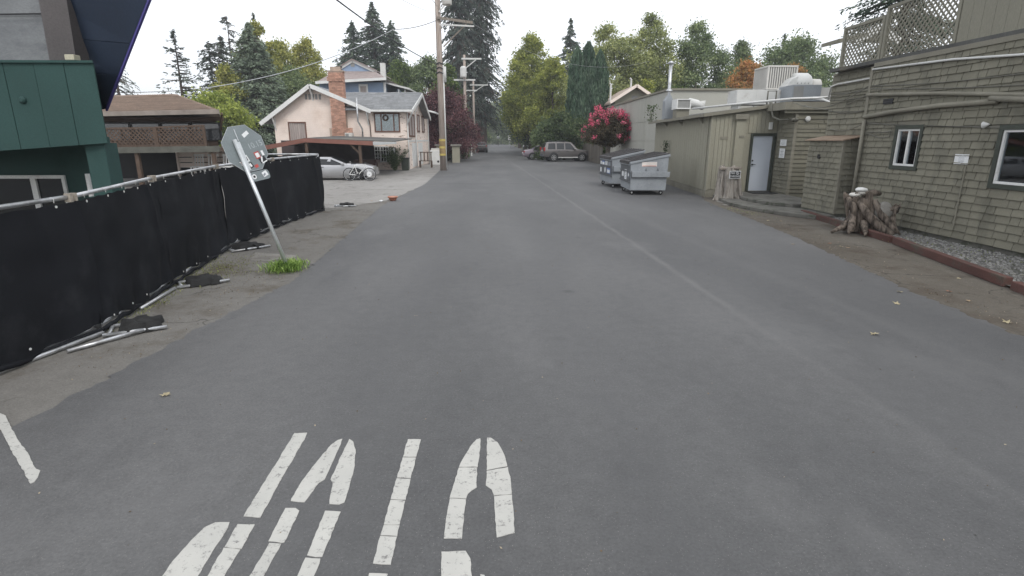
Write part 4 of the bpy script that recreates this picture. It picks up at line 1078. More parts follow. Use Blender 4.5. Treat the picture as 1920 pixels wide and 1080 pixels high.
# lower wall, set back, with white window; corner column
LY = 10.7
WN = (-11.0, (-8.048, 1.155)[0], 0.2, ((-9.252, 1.452)[1] + (-8.137, 1.577)[1]) / 2)
mb = MB(); wall_cells(mb, 'y', LY, LY + .2, -13, -7.25, 0.0, 2.2, [WN]); mb.build('lower_wall', M['green_wall'], g)
mb = MB().box(-6.42, -6.12, 9.05, 9.35, 0.0, 2.10); mb.build('column', M['green_wall'], g)
mb = MB().box(-6.47, -6.07, 9.0, 9.4, 0.0, 1.28); mb.build('column_base', M['green_wall'], g)
WM = (-8.623, 1.304)[0]
fr = MB()
fr.box(WN[0], WN[1], LY - .04, LY + .02, WN[3] - 0.06, WN[3]); fr.box(WN[0], WN[1], LY - .04, LY + .02, WN[2], WN[2] + 0.06); fr.box(WN[1] - 0.06, WN[1], LY - .04, LY + .02, WN[2] + .06, WN[3] - .06); fr.box(WN[0], WN[0] + .06, LY - .04, LY + .02, WN[2] + .06, WN[3] - .06); fr.box(WM - .05, WM + .05, LY - .05, LY + .01, WN[2] + .06, WN[3] - .06)
w = fr.build('window', M['white'], g)
MB().box(WN[0] + .06, WM - .05, LY - .01, LY - .004, WN[2] + .06, WN[3] - .06).build('pane', M['glass'], w); MB().box(WM + .05, WN[1] - .06, LY - .01, LY - .004, WN[2] + .06, WN[3] - .06).build('pane', M['glass'], w)
MB().box(-6.9, -6.85, 9.6, 9.65, 0, 1.6).build('inner_post', M['white'], g)
# upper glazing and taupe column
MB().prism([(-6.75, 9.6, 3.285), (-12, 8.9, 3.24), (-12, 8.9, 6.5), (-6.75, 9.6, 6.5)], (0, 0.04, 0)).build('upper_glazing', pm('painted_reflection_glazing', (0.22, 0.23, 0.235), 0.18, 0.55, 0.45, 0.0, 30, spec=0.8, col2=(0.05, 0.053, 0.06), s2=0.45, thr=(0.42, 0.62), stretch=(1, 1, 1.8)), g)  # cloudy sky reflection put into the colour as pale and dark patches
mb = MB().bar((-9.5, 9.16, 3.9), (-6.95, 9.5, 4.02), 0.02, 0.02); mb.build('glazing_bar', M['black'], g)
MB().prism([(-6.92, 9.35, 3.285), (-6.55, 9.4, 3.285), (-6.45, 9.4, 6.5), (-6.85, 9.35, 6.5)], (0, 0.3, 0)).build('column_upper', M['taupe'], g)
# roof plane falling steeply away: blue boards under it, purple edge
def V3(p, y): return Vector((p[0], y, p[1]))
c00, c01 = V3((-4.103, 4.39), 7.8), V3((-6.718, 2.642), 10.1)
c10, c11 = V3((-7.152, 4.937), 9.75), V3((-7.763, 2.665), 10.6)
def RP(a, b): return (c00 * (1 - a) + c01 * a) * (1 - b) + (c10 * (1 - a) + c11 * a) * b
back = Vector((0, 0.12, 0.10))
rf = MB().add([tuple(RP(0, 0) + back), tuple(RP(1, 0) + back), tuple(RP(1, 1) + back), tuple(RP(0, 1) + back)] + [tuple(RP(0, 0) + back * 2), tuple(RP(1, 0) + back * 2), tuple(RP(1, 1) + back * 2), tuple(RP(0, 1) + back * 2)], [(0, 1, 2, 3), (7, 6, 5, 4), (0, 4, 5, 1), (1, 5, 6, 2), (2, 6, 7, 3), (3, 7, 4, 0)]).build('roof', M['blue_soffit'], g)
cuts = [0, 0.24, 0.5, 0.72, 1.0]
for k in range(4):
    a0_, a1_ = cuts[k] + 0.003, cuts[k + 1] - 0.003
    MB().prism([tuple(RP(a0_, 0.0)), tuple(RP(a1_, 0.0)), tuple(RP(a1_, 1.0)), tuple(RP(a0_, 1.0))], tuple(back * 0.95)).build('soffit_board', M['blue_soffit'], rf)
MB().bar(tuple(RP(0, 0) + Vector((0.03, 0, 0.03))), tuple(RP(1, 0) + Vector((0.03, 0, 0.03))), 0.03, 0.11).build('fascia', M['purple'], g)

# ================================================================== brown house with lattice deck
b = thing('brown_deck_house', 'low brown-roofed house with a lattice railed deck beyond the green building', 'house', (-16, 27, 0))
Y0 = 26.5
mb = MB().prism([(-22, 28.2, 1.78), (-13.6, 28.2, 1.78), (-17.5, 36, 1.78), (-22, 36, 1.78)], (0, 0, 1.42)); mb.build('wall', M['wood_brown'], b)
ee = [(-21.0, Y0, 3.25), (-12.6, Y0, 3.42), (-18.0, 38, 3.42), (-25.0, 38, 3.25)]
rd = [(-19.5, 30.0, 4.3), (-16.4, 30.0, 4.38)]
mb = MB().add(ee + rd, [(0, 1, 5, 4), (1, 2, 5), (2, 3, 4, 5), (3, 0, 4), (3, 2, 1, 0)])
rf = mb.build('roof', M['roof_brown'], b)
mb = MB()
for k in range(1, 22):
    t_ = k / 22
    p, q = vl(ee[0], rd[0], t_), vl(ee[1], rd[1], t_)
    mb.bar((p[0], p[1] - .02, p[2] + .012), (q[0], q[1] - .02, q[2] + .012), 0.14, 0.012)
    p, q = vl(ee[1], rd[1], t_), vl(ee[2], rd[1], t_)
    mb.bar((p[0] + .02, p[1], p[2] + .012), (q[0] + .02, q[1], q[2] + .012), 0.14, 0.012)
mb.build('shingle_courses', M['roof_brown'], rf, kind='stuff')
mb = MB().bar((-21, Y0 - .03, 3.2), (-12.58, Y0 - .03, 3.37), 0.05, 0.2); mb.bar((-12.57, Y0 - .03, 3.37), (-17.98, 38, 3.37), 0.05, 0.2); mb.build('fascia', pm('tan_fascia', (0.28, 0.24, 0.21), 0.8), b)
MB().box(-20, -13.2, 28.0, 28.2, 3.02, 3.2).build('beam', M['wood_brown'], b)
for i in range(4):
    x0 = -19.0 + i * 1.42
    fr = MB().box(x0, x0 + 1.38, 28.1, 28.2, 2.1, 2.95).build('window', M['black'], b)
    MB().box(x0 + .08, x0 + 1.3, 28.085, 28.1, 2.15, 2.88).build('pane', M['glass_mirror'], fr)
MB().bar((-13.3, 28.0, 2.6), (-12.6, 26.8, 3.3), 0.08, 0.1).build('brace', M['wood_brown'], b)
MB().box(-20, -12.9, 25.6, 28.2, 1.62, 1.78).build('deck_floor', M['wood_brown'], b)
MB().bar((-20, 25.55, 1.66), (-12.3, 25.55, 1.76), 0.06, 0.26).build('deck_fascia', pm('deck_fascia_paint', (0.10, 0.10, 0.085), 0.8), b)
lattice(b, 25.7, -17.35, -15.1, 1.86, 1.88, 2.62, 2.66, sp=0.13, sw=0.055, mat=M['wood_brown'], axis='y')
lattice(b, 25.7, -15.02, -12.95, 1.88, 1.90, 2.67, 2.75, sp=0.13, sw=0.055, mat=M['wood_brown'], axis='y')
lattice(b, 25.7, -19.6, -17.43, 1.86, 1.86, 2.62, 2.62, sp=0.13, sw=0.055, mat=M['wood_brown'], axis='y')
for xx in (-19.8, -16.0, -12.65): MB().box(xx - .08, xx + .08, 25.6, 25.76, 0, 1.62).build('post', M['wood_brown'], b)
MB().prism([(-22, 33, 0), (-15.6, 33, 0), (-15.6, 33.1, 0), (-22, 33.1, 0)], (0, 0, 1.62)).build('under_shade_wall', M['room'], b)  # near-black walls and ceiling added to deepen the shade under the deck
MB().prism([(-20, 28.2, 1.62), (-13.1, 28.2, 1.62), (-15.6, 33.1, 1.62), (-22, 33.1, 1.62)], (0, 0, .12)).build('under_shade_ceiling', M['room'], b)
MB().prism([(-13.4, 28.3, 0), (-15.6, 33, 0), (-15.5, 33, 0), (-13.3, 28.3, 0)], (0, 0, 1.62)).build('under_shade_wall', M['room'], b)
# pale chairs stacked under the deck, pale fence behind
for i, (xx, lab) in enumerate(((-14.35, 'left'), (-13.7, 'middle'), (-13.0, 'right'))):
    t = thing('patio_chair', 'white slatted patio chair %s of three under the lattice deck' % lab, 'chair', (xx, 26.6, 0), 'patio chairs under the deck')
    f_ = MB()
    for k in range(4): f_.bar((xx - 0.2 + k * 0.13, 27.6, 0.95), (xx - 0.17 + k * 0.115, 27.68, 1.42), 0.05, 0.02)
    f_.build('backrest', M['white'], t); MB().bar((xx - .25, 27.7, 1.44), (xx + .25, 27.7, 1.44), 0.06, 0.07).build('top_rail', M['white'], t)
    MB().box(xx - .25, xx + .25, 27.2, 27.62, 0.88, 0.93).build('seat', M['white'], t)
    for sx in (-.23, .19):
        for yy in (27.2, 27.58): MB().box(xx + sx, xx + sx + .04, yy, yy + .04, 0.008, 0.88).build('leg', M['white'], t)
t = thing('board_fence', 'pale peach board fence between the deck house and the stop sign', 'fence', (-12, 30, 0))
for k in range(4):
    for i in range(3):
        MB().box(-16.6 + i * 0.8, -15.84 + i * 0.8, 29.98, 30.03, 0.75 + k * 0.27, 0.98 + k * 0.27).build('board', M['peach'], t)
for i in range(4): MB().box(-16.7 + i * 0.8, -16.6 + i * 0.8, 29.93, 30.06, 0, 1.9).build('post', M['peach'], t)

# ================================================================== peach bungalow
h = thing('peach_house', 'peach sided bungalow with white barge boards, brick chimney and carport', 'house', (-11, 42, 0))
HY = 42.0
apex = (-13.183, 5.832); eL = (-16.878, 3.259); eR = (-9.014, 4.108)
xl, xr = (-16.108, 3.699)[0], (-9.104, 3.888)[0]
def rooflz(x):
    if x < apex[0]: return eL[1] + (apex[1] - eL[1]) * (x - eL[0]) / (apex[0] - eL[0])
    return apex[1] + (eR[1] - apex[1]) * (x - apex[0]) / (eR[0] - apex[0])
WL = (-15.124, 3.333); WR = (-13.842, 1.999)
wz0, wz1 = 1.95, 3.38
mb = MB()
mb.prism([(xl, HY, 0), (WL[0], HY, 0), (WL[0], HY, rooflz(WL[0]) - .05), (xl, HY, rooflz(xl) - .05)], (0, 0.2, 0))
mb.prism([(WL[0], HY, wz1), (WR[0], HY, wz1), (WR[0], HY, rooflz(WR[0]) - .05), (WL[0], HY, rooflz(WL[0]) - .05)], (0, 0.2, 0))
mb.prism([(WL[0], HY, 0), (WR[0], HY, 0), (WR[0], HY, wz0), (WL[0], HY, wz0)], (0, 0.2, 0))
mb.prism([(WR[0], HY, 0), (xr, HY, 0), (xr, HY, rooflz(xr) - .05), (apex[0], HY, apex[1] - .05), (WR[0], HY, rooflz(WR[0]) - .05)], (0, 0.2, 0))
mb.box(xl, xl + .2, HY + .2, 52, 0, 3.2)
wl = mb.build('wall', M['peach'], h)
# lapped siding boards on the gable: each board leans out over the one below
z = 1.9
while z < apex[1] - 0.3:
    lo, hi = xl, xr
    zz = z + 0.15
    if zz > rooflz(xl): lo = eL[0] + (zz - eL[1]) * (apex[0] - eL[0]) / (apex[1] - eL[1]) + 0.05
    if zz > rooflz(xr): hi = eR[0] - (zz - eR[1]) * (eR[0] - apex[0]) / (apex[1] - eR[1]) - 0.05
    segs = [(lo, hi)]
    if z < wz1: segs = [(lo, WL[0]), (WR[0], hi)]
    for a_, c_ in segs:
        if c_ - a_ > 0.1:
            MB().prism([(a_, HY, z), (a_, HY - 0.028, z), (a_, HY - 0.006, z + 0.145), (a_, HY, z + 0.145)], (c_ - a_, 0, 0)).build('board', M['peach'], wl)
    z += 0.15
# roof: two slopes of the front gable, thick white barge boards
OV = HY - 0.55
def slope(p, q, y0, y1, th, mat, name):
    return MB().prism([(p[0], y0, p[1]), (q[0], y0, q[1]), (q[0], y1, q[1]), (p[0], y1, p[1])], (0, 0, th)).build(name, mat, h)
slope((eL[0], eL[1]), apex, OV, 52.5, 0.09, M['roof_grey'], 'roof')
slope(apex, (eR[0], eR[1]), OV, 46.5, 0.09, M['roof_grey'], 'roof')
for p, q in ((eL, apex), (apex, eR)):
    MB().bar((p[0], OV - 0.04, p[1] - 0.04), (q[0], OV - 0.04, q[1] - 0.04), 0.06, 0.27, up=(0, 0, 1)).build('barge_board', M['white'], h)
mb = MB().bar((apex[0], HY, apex[1] - 0.95), (apex[0] - .02, OV, apex[1] - 0.15), 0.09, 0.1); mb.bar((apex[0], HY - .03, apex[1] - 1.0), (apex[0], HY - .03, apex[1] - 0.2), 0.09, 0.06); mb.build('bracket', M['white'], h)
for xx in (xl + .1, xr - .25):
    zt = rooflz(xx) - 0.1
    mb = MB().bar((xx, HY - .03, zt - 0.9), (xx, OV, zt - 0.05), 0.08, 0.08); mb.bar((xx, HY - .03, zt - 1.0), (xx, HY - .03, zt - .1), 0.08, 0.06); mb.build('bracket', M['white'], h)
mb = MB()
for k in range(5): mb.box(apex[0] - 0.55 + k * 0.24, apex[0] - 0.39 + k * 0.24, HY - .05, HY - .028, apex[1] - 0.92, apex[1] - 0.55)
mb.build('gable_vent', M['ac_dark'], h)
# gable window with curtains
wb = pm('window_brown_trim', (0.16, 0.08, 0.055), 0.7)
fr = MB(); a_, c_ = WL[0], WR[0]
MB().box(a_, c_, HY + .12, HY + .14, wz0, wz1).build('inner_board', M['curtain'], h)
fr.box(a_, c_, HY - .06, HY + .02, wz1 - .08, wz1); fr.box(a_, c_, HY - .06, HY + .02, wz0, wz0 + .08); fr.box(a_, a_ + .08, HY - .06, HY + .02, wz0 + .08, wz1 - .08); fr.box(c_ - .08, c_, HY - .06, HY + .02, wz0 + .08, wz1 - .08)
w = fr.build('window', wb, h)
MB().box(a_ + .08, c_ - .08, HY + .055, HY + .06, wz0 + .08, wz1 - .08).build('pane', M['glass_clear'], w)
def curtain(x0, x1, y, z0, z1, parent, m, folds=9, amp=0.022):
    mb = MB(); n_ = folds * 2
    for i in range(n_):
        xa, xb = x0 + (x1 - x0) * i / n_, x0 + (x1 - x0) * (i + 1) / n_
        o_ = amp * (1 if i % 2 else -1)
        mb.prism([(xa, y + o_, z0), (xb, y - o_, z0), (xb, y - o_ + .004, z0), (xa, y + o_ + .004, z0)], (0, 0, z1 - z0))
    return mb.build('curtain', m, parent)
curtain(a_ + .08, c_ - .08, HY - .012, wz0 + .05, wz1 - .05, w, M['curtain'], 7)
# brick chimney: courses of brick, flared base
ch = thing_part = None
cx0, cx1 = (-11.836, 4.41)[0], (-10.823, 4.411)[0]
core = MB().box(cx0 + .03, cx1 - .03, 41.45, HY - .03, 1.9, 6.72); core.box((-12.05, 2.955)[0] + .03, (-10.392, 2.956)[0] - .03, 41.38, 41.45, 1.9, 2.94)
core = core.build('chimney', M['mortar'], h)
def brick_mesh(w_, d_, hh_):
    me = MB().box(0, w_, 0, d_, 0, hh_); m_ = bpy.data.meshes.new('brick'); m_.from_pydata(me.v, [], me.f); m_.materials.append(M['brick']); m_.update(); return m_
BW = (cx1 - cx0) / 4.5
bm_ = brick_mesh(BW - 0.025, 0.1, 0.078)
off = LOC[h.name]; cnt = 0
BR = []
z = 1.92; r_ = 0
while z < 6.66:
    wide = z < 2.90 or 6.05 < z < 6.35
    x0, x1 = (cx0, (-10.392, 2.956)[0]) if z < 2.9 else ((cx0 - .07, cx1 + .07) if 6.05 < z < 6.35 else (cx0, cx1))
    xx = x0 - (BW / 2 if r_ % 2 else 0)
    yy = 41.38 - 0.05 if wide else 41.45 - 0.05
    if z < 2.9: yy = 41.38 - .06
    while xx < x1 - 0.03:
        lo = max(xx, x0); hi = min(xx + BW - .025, x1)
        if hi - lo > 0.05: BR.append((lo, yy, z, (hi - lo) / (BW - .025)))
        xx += BW
    z += 0.097; r_ += 1
for (x_, y_, z_, s_) in BR[:300]:
    o = bpy.data.objects.new('brick', bm_); COL.objects.link(o); o.parent = core; o.location = (x_ - off.x, y_ - off.y + random.uniform(-.008, .008), z_ - off.z); o.scale = (s_, 1, 1)
mb = MB()
for z_ in range(26):
    zz = 5.0 + z_ * 0.097
    if zz < 6.66:
        mb.box(cx1 - .03, cx1, 41.5, 41.72, zz, zz + .078); mb.box(cx1 - .03, cx1, 41.745, 41.95, zz, zz + .078)
mb.build('side_bricks', M['brick'], core, kind='stuff')
mb = MB().box(cx0 - .06, cx1 + .06, 41.40, 42.0, 6.72, 6.80); mb.box(cx0 + .15, cx1 - .15, 41.5, 41.9, 6.8, 7.05); mb.build('chimney_cap', M['mortar'], h)
MB().lathe([(0.12, 0), (0.12, 0.2), (0.2, 0.22), (0.2, 0.3), (0.05, 0.35)], ((cx0 + cx1) / 2 + 0.25, 41.7, 6.8)).build('chimney_cowl', M['roof_dark'], h)
# wing to the right with a ridge running towards the road
WX = (-6.662, 0.711)[0]
rA = (-11.855, 5.047); rB = (-6.213, 5.885)
eA = (-8.979, 4.12); eB = (-6.303, 4.196)
ridgez = (rA[1] + rB[1]) / 2 + 0.15; ez = (eA[1] + eB[1]) / 2
RX = WX + 0.55
P1 = [(-11.4, 41.45, ez), (RX, 41.45, ez), (RX + .1, 46.4, ridgez), (-12.4, 46.4, ridgez)]
P2 = [(-12.4, 46.4, ridgez), (RX + .1, 46.4, ridgez), (RX, 52.2, ez - .2), (-11.4, 52.2, ez - .2)]
rw = MB().prism(P1, (0, 0, 0.09)).build('roof', M['roof_grey'], h)
MB().prism(P2, (0, 0, 0.09)).build('roof', M['roof_grey'], h)
mb = MB()
for k in range(15):
    t_ = (k + .5) / 15
    p, q = vl(P1[0], P1[3], t_), vl(P1[1], P1[2], t_)
    x_ = p[0]
    while x_ < q[0] - 0.1:
        w_ = random.uniform(0.35, 0.8); x2 = min(x_ + w_, q[0])
        mb.prism([(x_, p[1] - .16, p[2] + .095 - .09), (x2 - .01, p[1] - .16, p[2] + .095 - .09), (x2 - .01, p[1] + .18, p[2] + .095 + .075), (x_, p[1] + .18, p[2] + .095 + .075)], (0, 0, random.choice((0.012, 0.028)))); x_ += w_
mb.build('shingle_courses', M['roof_grey'], rw, kind='stuff')
MB().bar((-9.2, 41.42, ez - .02), (RX, 41.42, ez - .02), 0.10, 0.14).build('gutter', M['white'], h)
for p, q in (((RX + .02, 41.35, ez - .05), (RX + .12, 46.4, ridgez - .05)), ((RX + .12, 46.4, ridgez - .05), (RX + .02, 52.3, ez - .25))):
    MB().bar(p, q, 0.06, 0.24).build('barge_board', M['white'], h)
bays = [(-8.949, 3.925), (-7.107, 2.672)]
bx0, bx1 = bays[0][0], bays[1][0]; bz1, bz0 = 4.02, bays[1][1]
FX0, FX1 = (-9.234, 1.283)[0], (-8.032, 1.283)[0]
mb = MB(); wall_cells(mb, 'y', HY, HY + .2, xr + .002, WX, 0, ez, [(bx0, bx1, bz0, bz1), (FX0, FX1, 0.55, 1.70)])
wall_cells(mb, 'x', WX - .2, WX, HY + .2, 54.5, 0, ez, [])
mb.prism([(WX, HY, ez), (WX, 52, ez), (WX, 46.4, ridgez - .05)], (-0.2, 0, 0))
ww = mb.build('wing_wall', M['peach_worn'], h)
MB().box(WX + .001, WX + .02, 42.3, 54.4, 2.0, 2.12).build('belt_board', M['white'], h)
# three-pane window with lace
fr = MB(); fr.box(bx0, bx1, HY - .05, HY + .03, bz1 - .1, bz1); fr.box(bx0, bx1, HY - .05, HY + .03, bz0, bz0 + .09)
for xx in (bx0, bx0 + (bx1 - bx0) * .25, bx0 + (bx1 - bx0) * .74, bx1 - .09): fr.box(xx, xx + .07, HY - .05, HY + .03, bz0 + .09, bz1 - .1)
w = fr.build('window', wb, h)
MB().box(bx0 + .05, bx1 - .05, HY, HY + .005, bz0 + .05, bz1 - .05).build('pane', M['glass_clear'], w)
MB().box(bx0 + .05, bx1 - .05, HY + .04, HY + .05, bz0 + .05, bz1 - .25).build('curtain', M['lace'], w)
t = thing('wreath', 'dark wreath hanging on the lace curtained window of the peach house', 'wreath', ((bx0 + bx1) / 2 - .1, HY - .1, bz1 - .45))
MB().tube([((bx0 + bx1) / 2 - .1 + .17 * math.cos(R(a)), HY - .09, bz1 - .35 + .17 * math.sin(R(a))) for a in range(0, 360, 30)], 0.06, 6, closed=True).build('ring', M['wood_brown'], t)
# french window
fr = MB(); fr.box(FX0, FX1, HY - .05, HY + .02, 1.62, 1.70); fr.box(FX0, FX1, HY - .05, HY + .02, 0.55, 0.62)
n = 6
for i in range(n + 1):
    xx = FX0 + (FX1 - FX0) * i / n; fr.box(xx - (.05 if i in (0, 3, 6) else .02), xx + (.05 if i in (0, 3, 6) else .02), HY - .05, HY + .02, 0.62, 1.62)
for zz in (0.87, 1.12, 1.37): fr.box(FX0 + .06, FX1 - .06, HY - .045, HY + .015, zz, zz + .035)
w = fr.build('window', M['white'], h); MB().box(FX0, FX1, HY + .022, HY + .028, 0.6, 1.65).build('pane', M['glass'], w)
t = thing('wall_poster', 'small pale framed picture on the wall between the french window and the bush', 'picture', (-7.75, 41.9, 1.0))
MB().box(-8.02, -7.5, 41.93, 41.97, 1.05, 1.62).build('frame', M['trim_green'], t); MB().box(-7.96, -7.56, 41.92, 41.93, 1.10, 1.57).build('sheet', M['paper'], t)
MB().lathe([(0.08, 0), (0.05, 0.005)], (-7.76, 41.92, 1.36), (0, -1, 0), 10).build('print', M['ink'], t)
# windows on the road side
for (ya, yb, za, zb) in ((43.0, 45.9, 2.35, 4.05), (47.4, 48.9, 2.75, 4.15), (50.3, 51.9, 2.75, 4.15)):
    fr = MB(); x_ = WX
    fr.box(x_, x_ + .05, ya, yb, zb - .12, zb); fr.box(x_, x_ + .05, ya, yb, za, za + .12); fr.box(x_, x_ + .05, ya, ya + .12, za + .12, zb - .12); fr.box(x_, x_ + .05, yb - .12, yb, za + .12, zb - .12)
    if yb - ya > 2: fr.box(x_, x_ + .05, (ya + yb) / 2 - .06, (ya + yb) / 2 + .06, za + .12, zb - .12)
    w = fr.build('window', wb, h)
    MB().box(x_ + .002, x_ + .012, ya + .12, yb - .12, za + .12, zb - .12).build('pane', M['curtain'], w)
for ya in (44.2, 47.6): 
    MB().box(WX + .001, WX + .03, ya, ya + 2.6, 0.1, 1.9).build('garage_door', M['white'], h)
for yy, zt in ((42.15, ez - .15), (46.2, ez), (54.3, ez)):
    MB().tube([(WX + .07, yy, zt), (WX + .07, yy, 0.05)], 0.05, 6).build('downspout', M['white'], h, smooth=True)
MB().bar((WX + .03, 42.1, 3.2), (RX, 41.5, ez - .1), 0.08, 0.1).build('bracket', M['white'], h)
MB().bar((WX + .03, 46.4, 4.2), (RX, 46.4, ridgez - .3), 0.1, 0.1).build('bracket', M['white'], h)
MB().prism([(WX - .2, 52.3, 4.75), (WX + 1.0, 52.3, 4.45), (WX + 1.0, 57.5, 4.45), (WX - .2, 57.5, 4.75)], (0, 0, 0.12)).build('roof', M['white'], h)
# vent stack, meter pipes, window air conditioner
MB().tube([(-9.95, 41.3, 5.0), (-9.95, 41.3, 3.4), (-9.75, 41.6, 2.9), (-9.75, 41.7, 1.9)], 0.06, 8).build('vent_stack', M['galv'], h, smooth=True)
MB().tube([(-9.3, 41.8, 3.6), (-9.22, 41.8, 3.2), (-9.2, 41.8, 1.9)], 0.04, 6).build('conduit', M['wood_brown'], h)
t = thing('window_air_conditioner', 'small beige air conditioner box at the foot of the brick chimney', 'air conditioner', (-10.6, 41.1, 2.0))
MB().box(-10.85, -10.35, 40.95, 41.5, 2.04, 2.62).build('casing', M['ac'], t, bevel=.01); MB().box(-10.80, -10.58, 40.94, 40.95, 2.1, 2.56).build('grille', M['ac_dark'], t)
# carport in front
cp = thing('carport', 'open carport with a low red-brown fascia in front of the peach house', 'carport', (-10, 34, 0))
F0, F1, F2 = (-14.58, 1.543), (-11.352, 2.119), (-7.381, 1.937)
mb = MB().bar((F0[0], 34, F0[1]), (F1[0], 34, F1[1]), 0.06, 0.24); mb.bar((F1[0], 34, F1[1]), (F2[0], 34, F2[1]), 0.06, 0.24); mb.build('fascia', M['rust_red'], cp)
mb = MB().prism([(F0[0], 34.03, F0[1] + .08), (F1[0], 34.03, F1[1] + .08), (F1[0], 41.3, F1[1] + .25), (F0[0], 41.3, F0[1] + .2)], (0, 0, 0.05)); mb.prism([(F1[0], 34.03, F1[1] + .08), (F2[0] + 1.2, 34.03, F2[1] + .08), (F2[0] + 1.2, 41.3, F2[1] + .25), (F1[0], 41.3, F1[1] + .25)], (0, 0, 0.05))
mb.build('roof', M['roof_dark'], cp)
MB().prism([(F2[0], 33.9, F2[1] - .1), (F2[0] + 1.35, 33.9, F2[1] - .02), (F2[0] + 1.35, 33.9, F2[1] + .08), (F2[0], 33.9, F2[1] + .1)], (0, 0.15, 0)).build('gutter', M['gutter'], cp)
for xx, zt in (((-11.337, 1.297)[0], 2.05), ((-8.207, 1.295)[0], 1.85)):
    MB().box(xx - .08, xx + .08, 34.05, 34.2, 0, zt).build('post', M['wood_brown'], cp)
xx = (-8.207, 1.295)[0]
MB().bar((xx, 34.12, 1.35), (xx - .55, 34.12, 1.86), 0.1, 0.1).build('brace', M['wood_brown'], cp)
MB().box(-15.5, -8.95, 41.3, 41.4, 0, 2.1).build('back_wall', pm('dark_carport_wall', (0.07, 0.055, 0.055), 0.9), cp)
# wheeled bin, bench, appliance, bush pot
t = thing('brown_chest', 'dark brown lidded storage chest beside the silver car under the carport edge', 'chest', (-8.6, 37.6, 0))
mb = MB().prism([(-9.05, 36.4, 0.05), (-7.95, 36.4, 0.05), (-7.85, 36.4, 0.72), (-9.1, 36.4, 0.72)], (0, 0.9, 0)); mb.build('body', pm('dark_brown_plastic', (0.075, 0.035, 0.03), 0.6), t, bevel=0.03)
MB().box(-9.2, -7.75, 36.3, 37.4, 0.72, 0.92).build('lid', pm('dark_brown_lid', (0.06, 0.03, 0.026), 0.6), t, bevel=0.05)
t = thing('wooden_bench', 'dark wooden bench standing outside the peach house door', 'bench', (-6.0, 45.5, 0))
for k in range(3): MB().box(-6.3, -5.3, 45.2 + k * .16, 45.33 + k * .16, 0.5, 0.55).build('seat_slat', M['wood_brown'], t)
for k in range(4): MB().box(-6.25 + k * .27, -6.17 + k * .27, 45.68, 45.72, 0.55, 1.15).build('back_slat', M['wood_brown'], t)
MB().box(-6.3, -5.3, 45.67, 45.73, 1.15, 1.22).build('back_rail', M['wood_brown'], t)
for xx in (-6.3, -5.39):
    for yy in (45.2, 45.62): MB().box(xx, xx + .09, yy, yy + .09, 0.008, 0.5).build('leg', M['wood_brown'], t)
t = thing('white_washing_machine', 'old white appliance box standing by the utility pole', 'appliance', (-5.2, 50.2, 0))
MB().box(-6.0, -4.7, 50, 51.2, 0.02, 1.25).build('body', M['white'], t, bevel=0.03); MB().box(-5.9, -4.9, 50.1, 51.1, 1.25, 1.42).build('lid', M['ac'], t)
MB().lathe([(0.1, 0), (0.09, 0.02)], (-5.3, 49.995, 0.3), (0, -1, 0), 10).build('port', M['black'], t)
for xx, lab in ((-5.6, 'left'), (-4.1, 'right')):
    t = thing('gate_pier', '%s capped masonry gate pier behind the utility pole' % lab, 'pier', (xx, 55, 0), 'gate piers by the purple tree')
    MB().box(xx - .35, xx + .35, 54.8, 55.5, 0, 1.55).build('shaft', M['siding'], t); MB().prism([(xx - .5, 54.65, 1.55), (xx + .5, 54.65, 1.55), (xx + .5, 55.65, 1.55), (xx - .5, 55.65, 1.55)], (0, 0, .16)).build('cap', M['conc'], t, bevel=0.04)
t = thing('picket_fence', 'weathered picket fence running along the road under the purple tree', 'fence', (-4.6, 60, 0))
for i in range(46):
    y_ = 56.3 + i * 0.42; x_ = -3.95 - i * 0.012
    MB().box(x_ - .02, x_ + .02, y_, y_ + .34, 0.05, 1.45 + random.uniform(-.06, .06)).build('picket', M['plank'], t)
MB().bar((-4.0, 56.3, 1.0), (-4.55, 75.6, 1.0), 0.06, 0.1).build('rail', M['plank'], t)

# ================================================================== blue house behind
bh = thing('blue_house', 'tall blue sided house with brown roof and white trim behind the peach house', 'house', (-14, 64, 0))
by = 62.0
L0, R0 = (-18.649, 7.376)[0], (-11.987, 7.389)[0]
MB().box(L0, R0, by, by + 11, 0, 7.95).build('wall', M['blue_house'], bh)
mb = MB()
for i in range(28): 
    xx = L0 + (R0 - L0) * i / 28
    mb.box(xx, xx + 0.03, by - .02, by, 5.0, 7.95)
mb.build('batten', M['blue_house'], bh, kind='stuff')
ap = (-15.064, 10.144)
ev = [(-18.747, 7.705), (-11.518, 8.288)]
mb = MB()
ez_ = 8.0
pts = [(ev[0][0], by - 1, ez_ - .15), (ev[1][0], by - 1, ez_ + .25), (ev[1][0], by + 12, ez_ + .25), (ev[0][0], by + 12, ez_ - .15)]
kx0, kx1, kz = (-17.268, 9.437)[0], (-13.412, 9.287)[0], 9.25
mb.add(pts + [(kx0 - .2, by + 2.0, kz), (kx1 + .2, by + 2.0, kz), (kx1, by + 10, kz), (kx0, by + 10, kz)], [(0, 1, 5, 4), (1, 2, 6, 5), (2, 3, 7, 6), (3, 0, 4, 7), (4, 5, 6, 7), (3, 2, 1, 0)])
mb.build('roof', M['roof_taupe'], bh)
apz = (-15.561, 10.243)[1]; apx = (-15.561, 10.243)[0]
MB().prism([(kx0, by + 2.0, kz), (kx1, by + 2.0, kz), (apx, by + 2.0, apz)], (0, 8, 0)).build('gable', M['blue_house'], bh)
for p in (kx0 - .35, kx1 + .35):
    MB().bar((apx, by + 1.9, apz + .05), (p, by + 1.9, kz - .1), 0.1, 0.28).build('barge_board', M['white'], bh)
    MB().prism([(apx, by + 1.7, apz + .12), (p, by + 1.7, kz), (p, by + 10.5, kz), (apx, by + 10.5, apz + .12)], (0, 0, .12)).build('roof', M['roof_taupe'], bh)
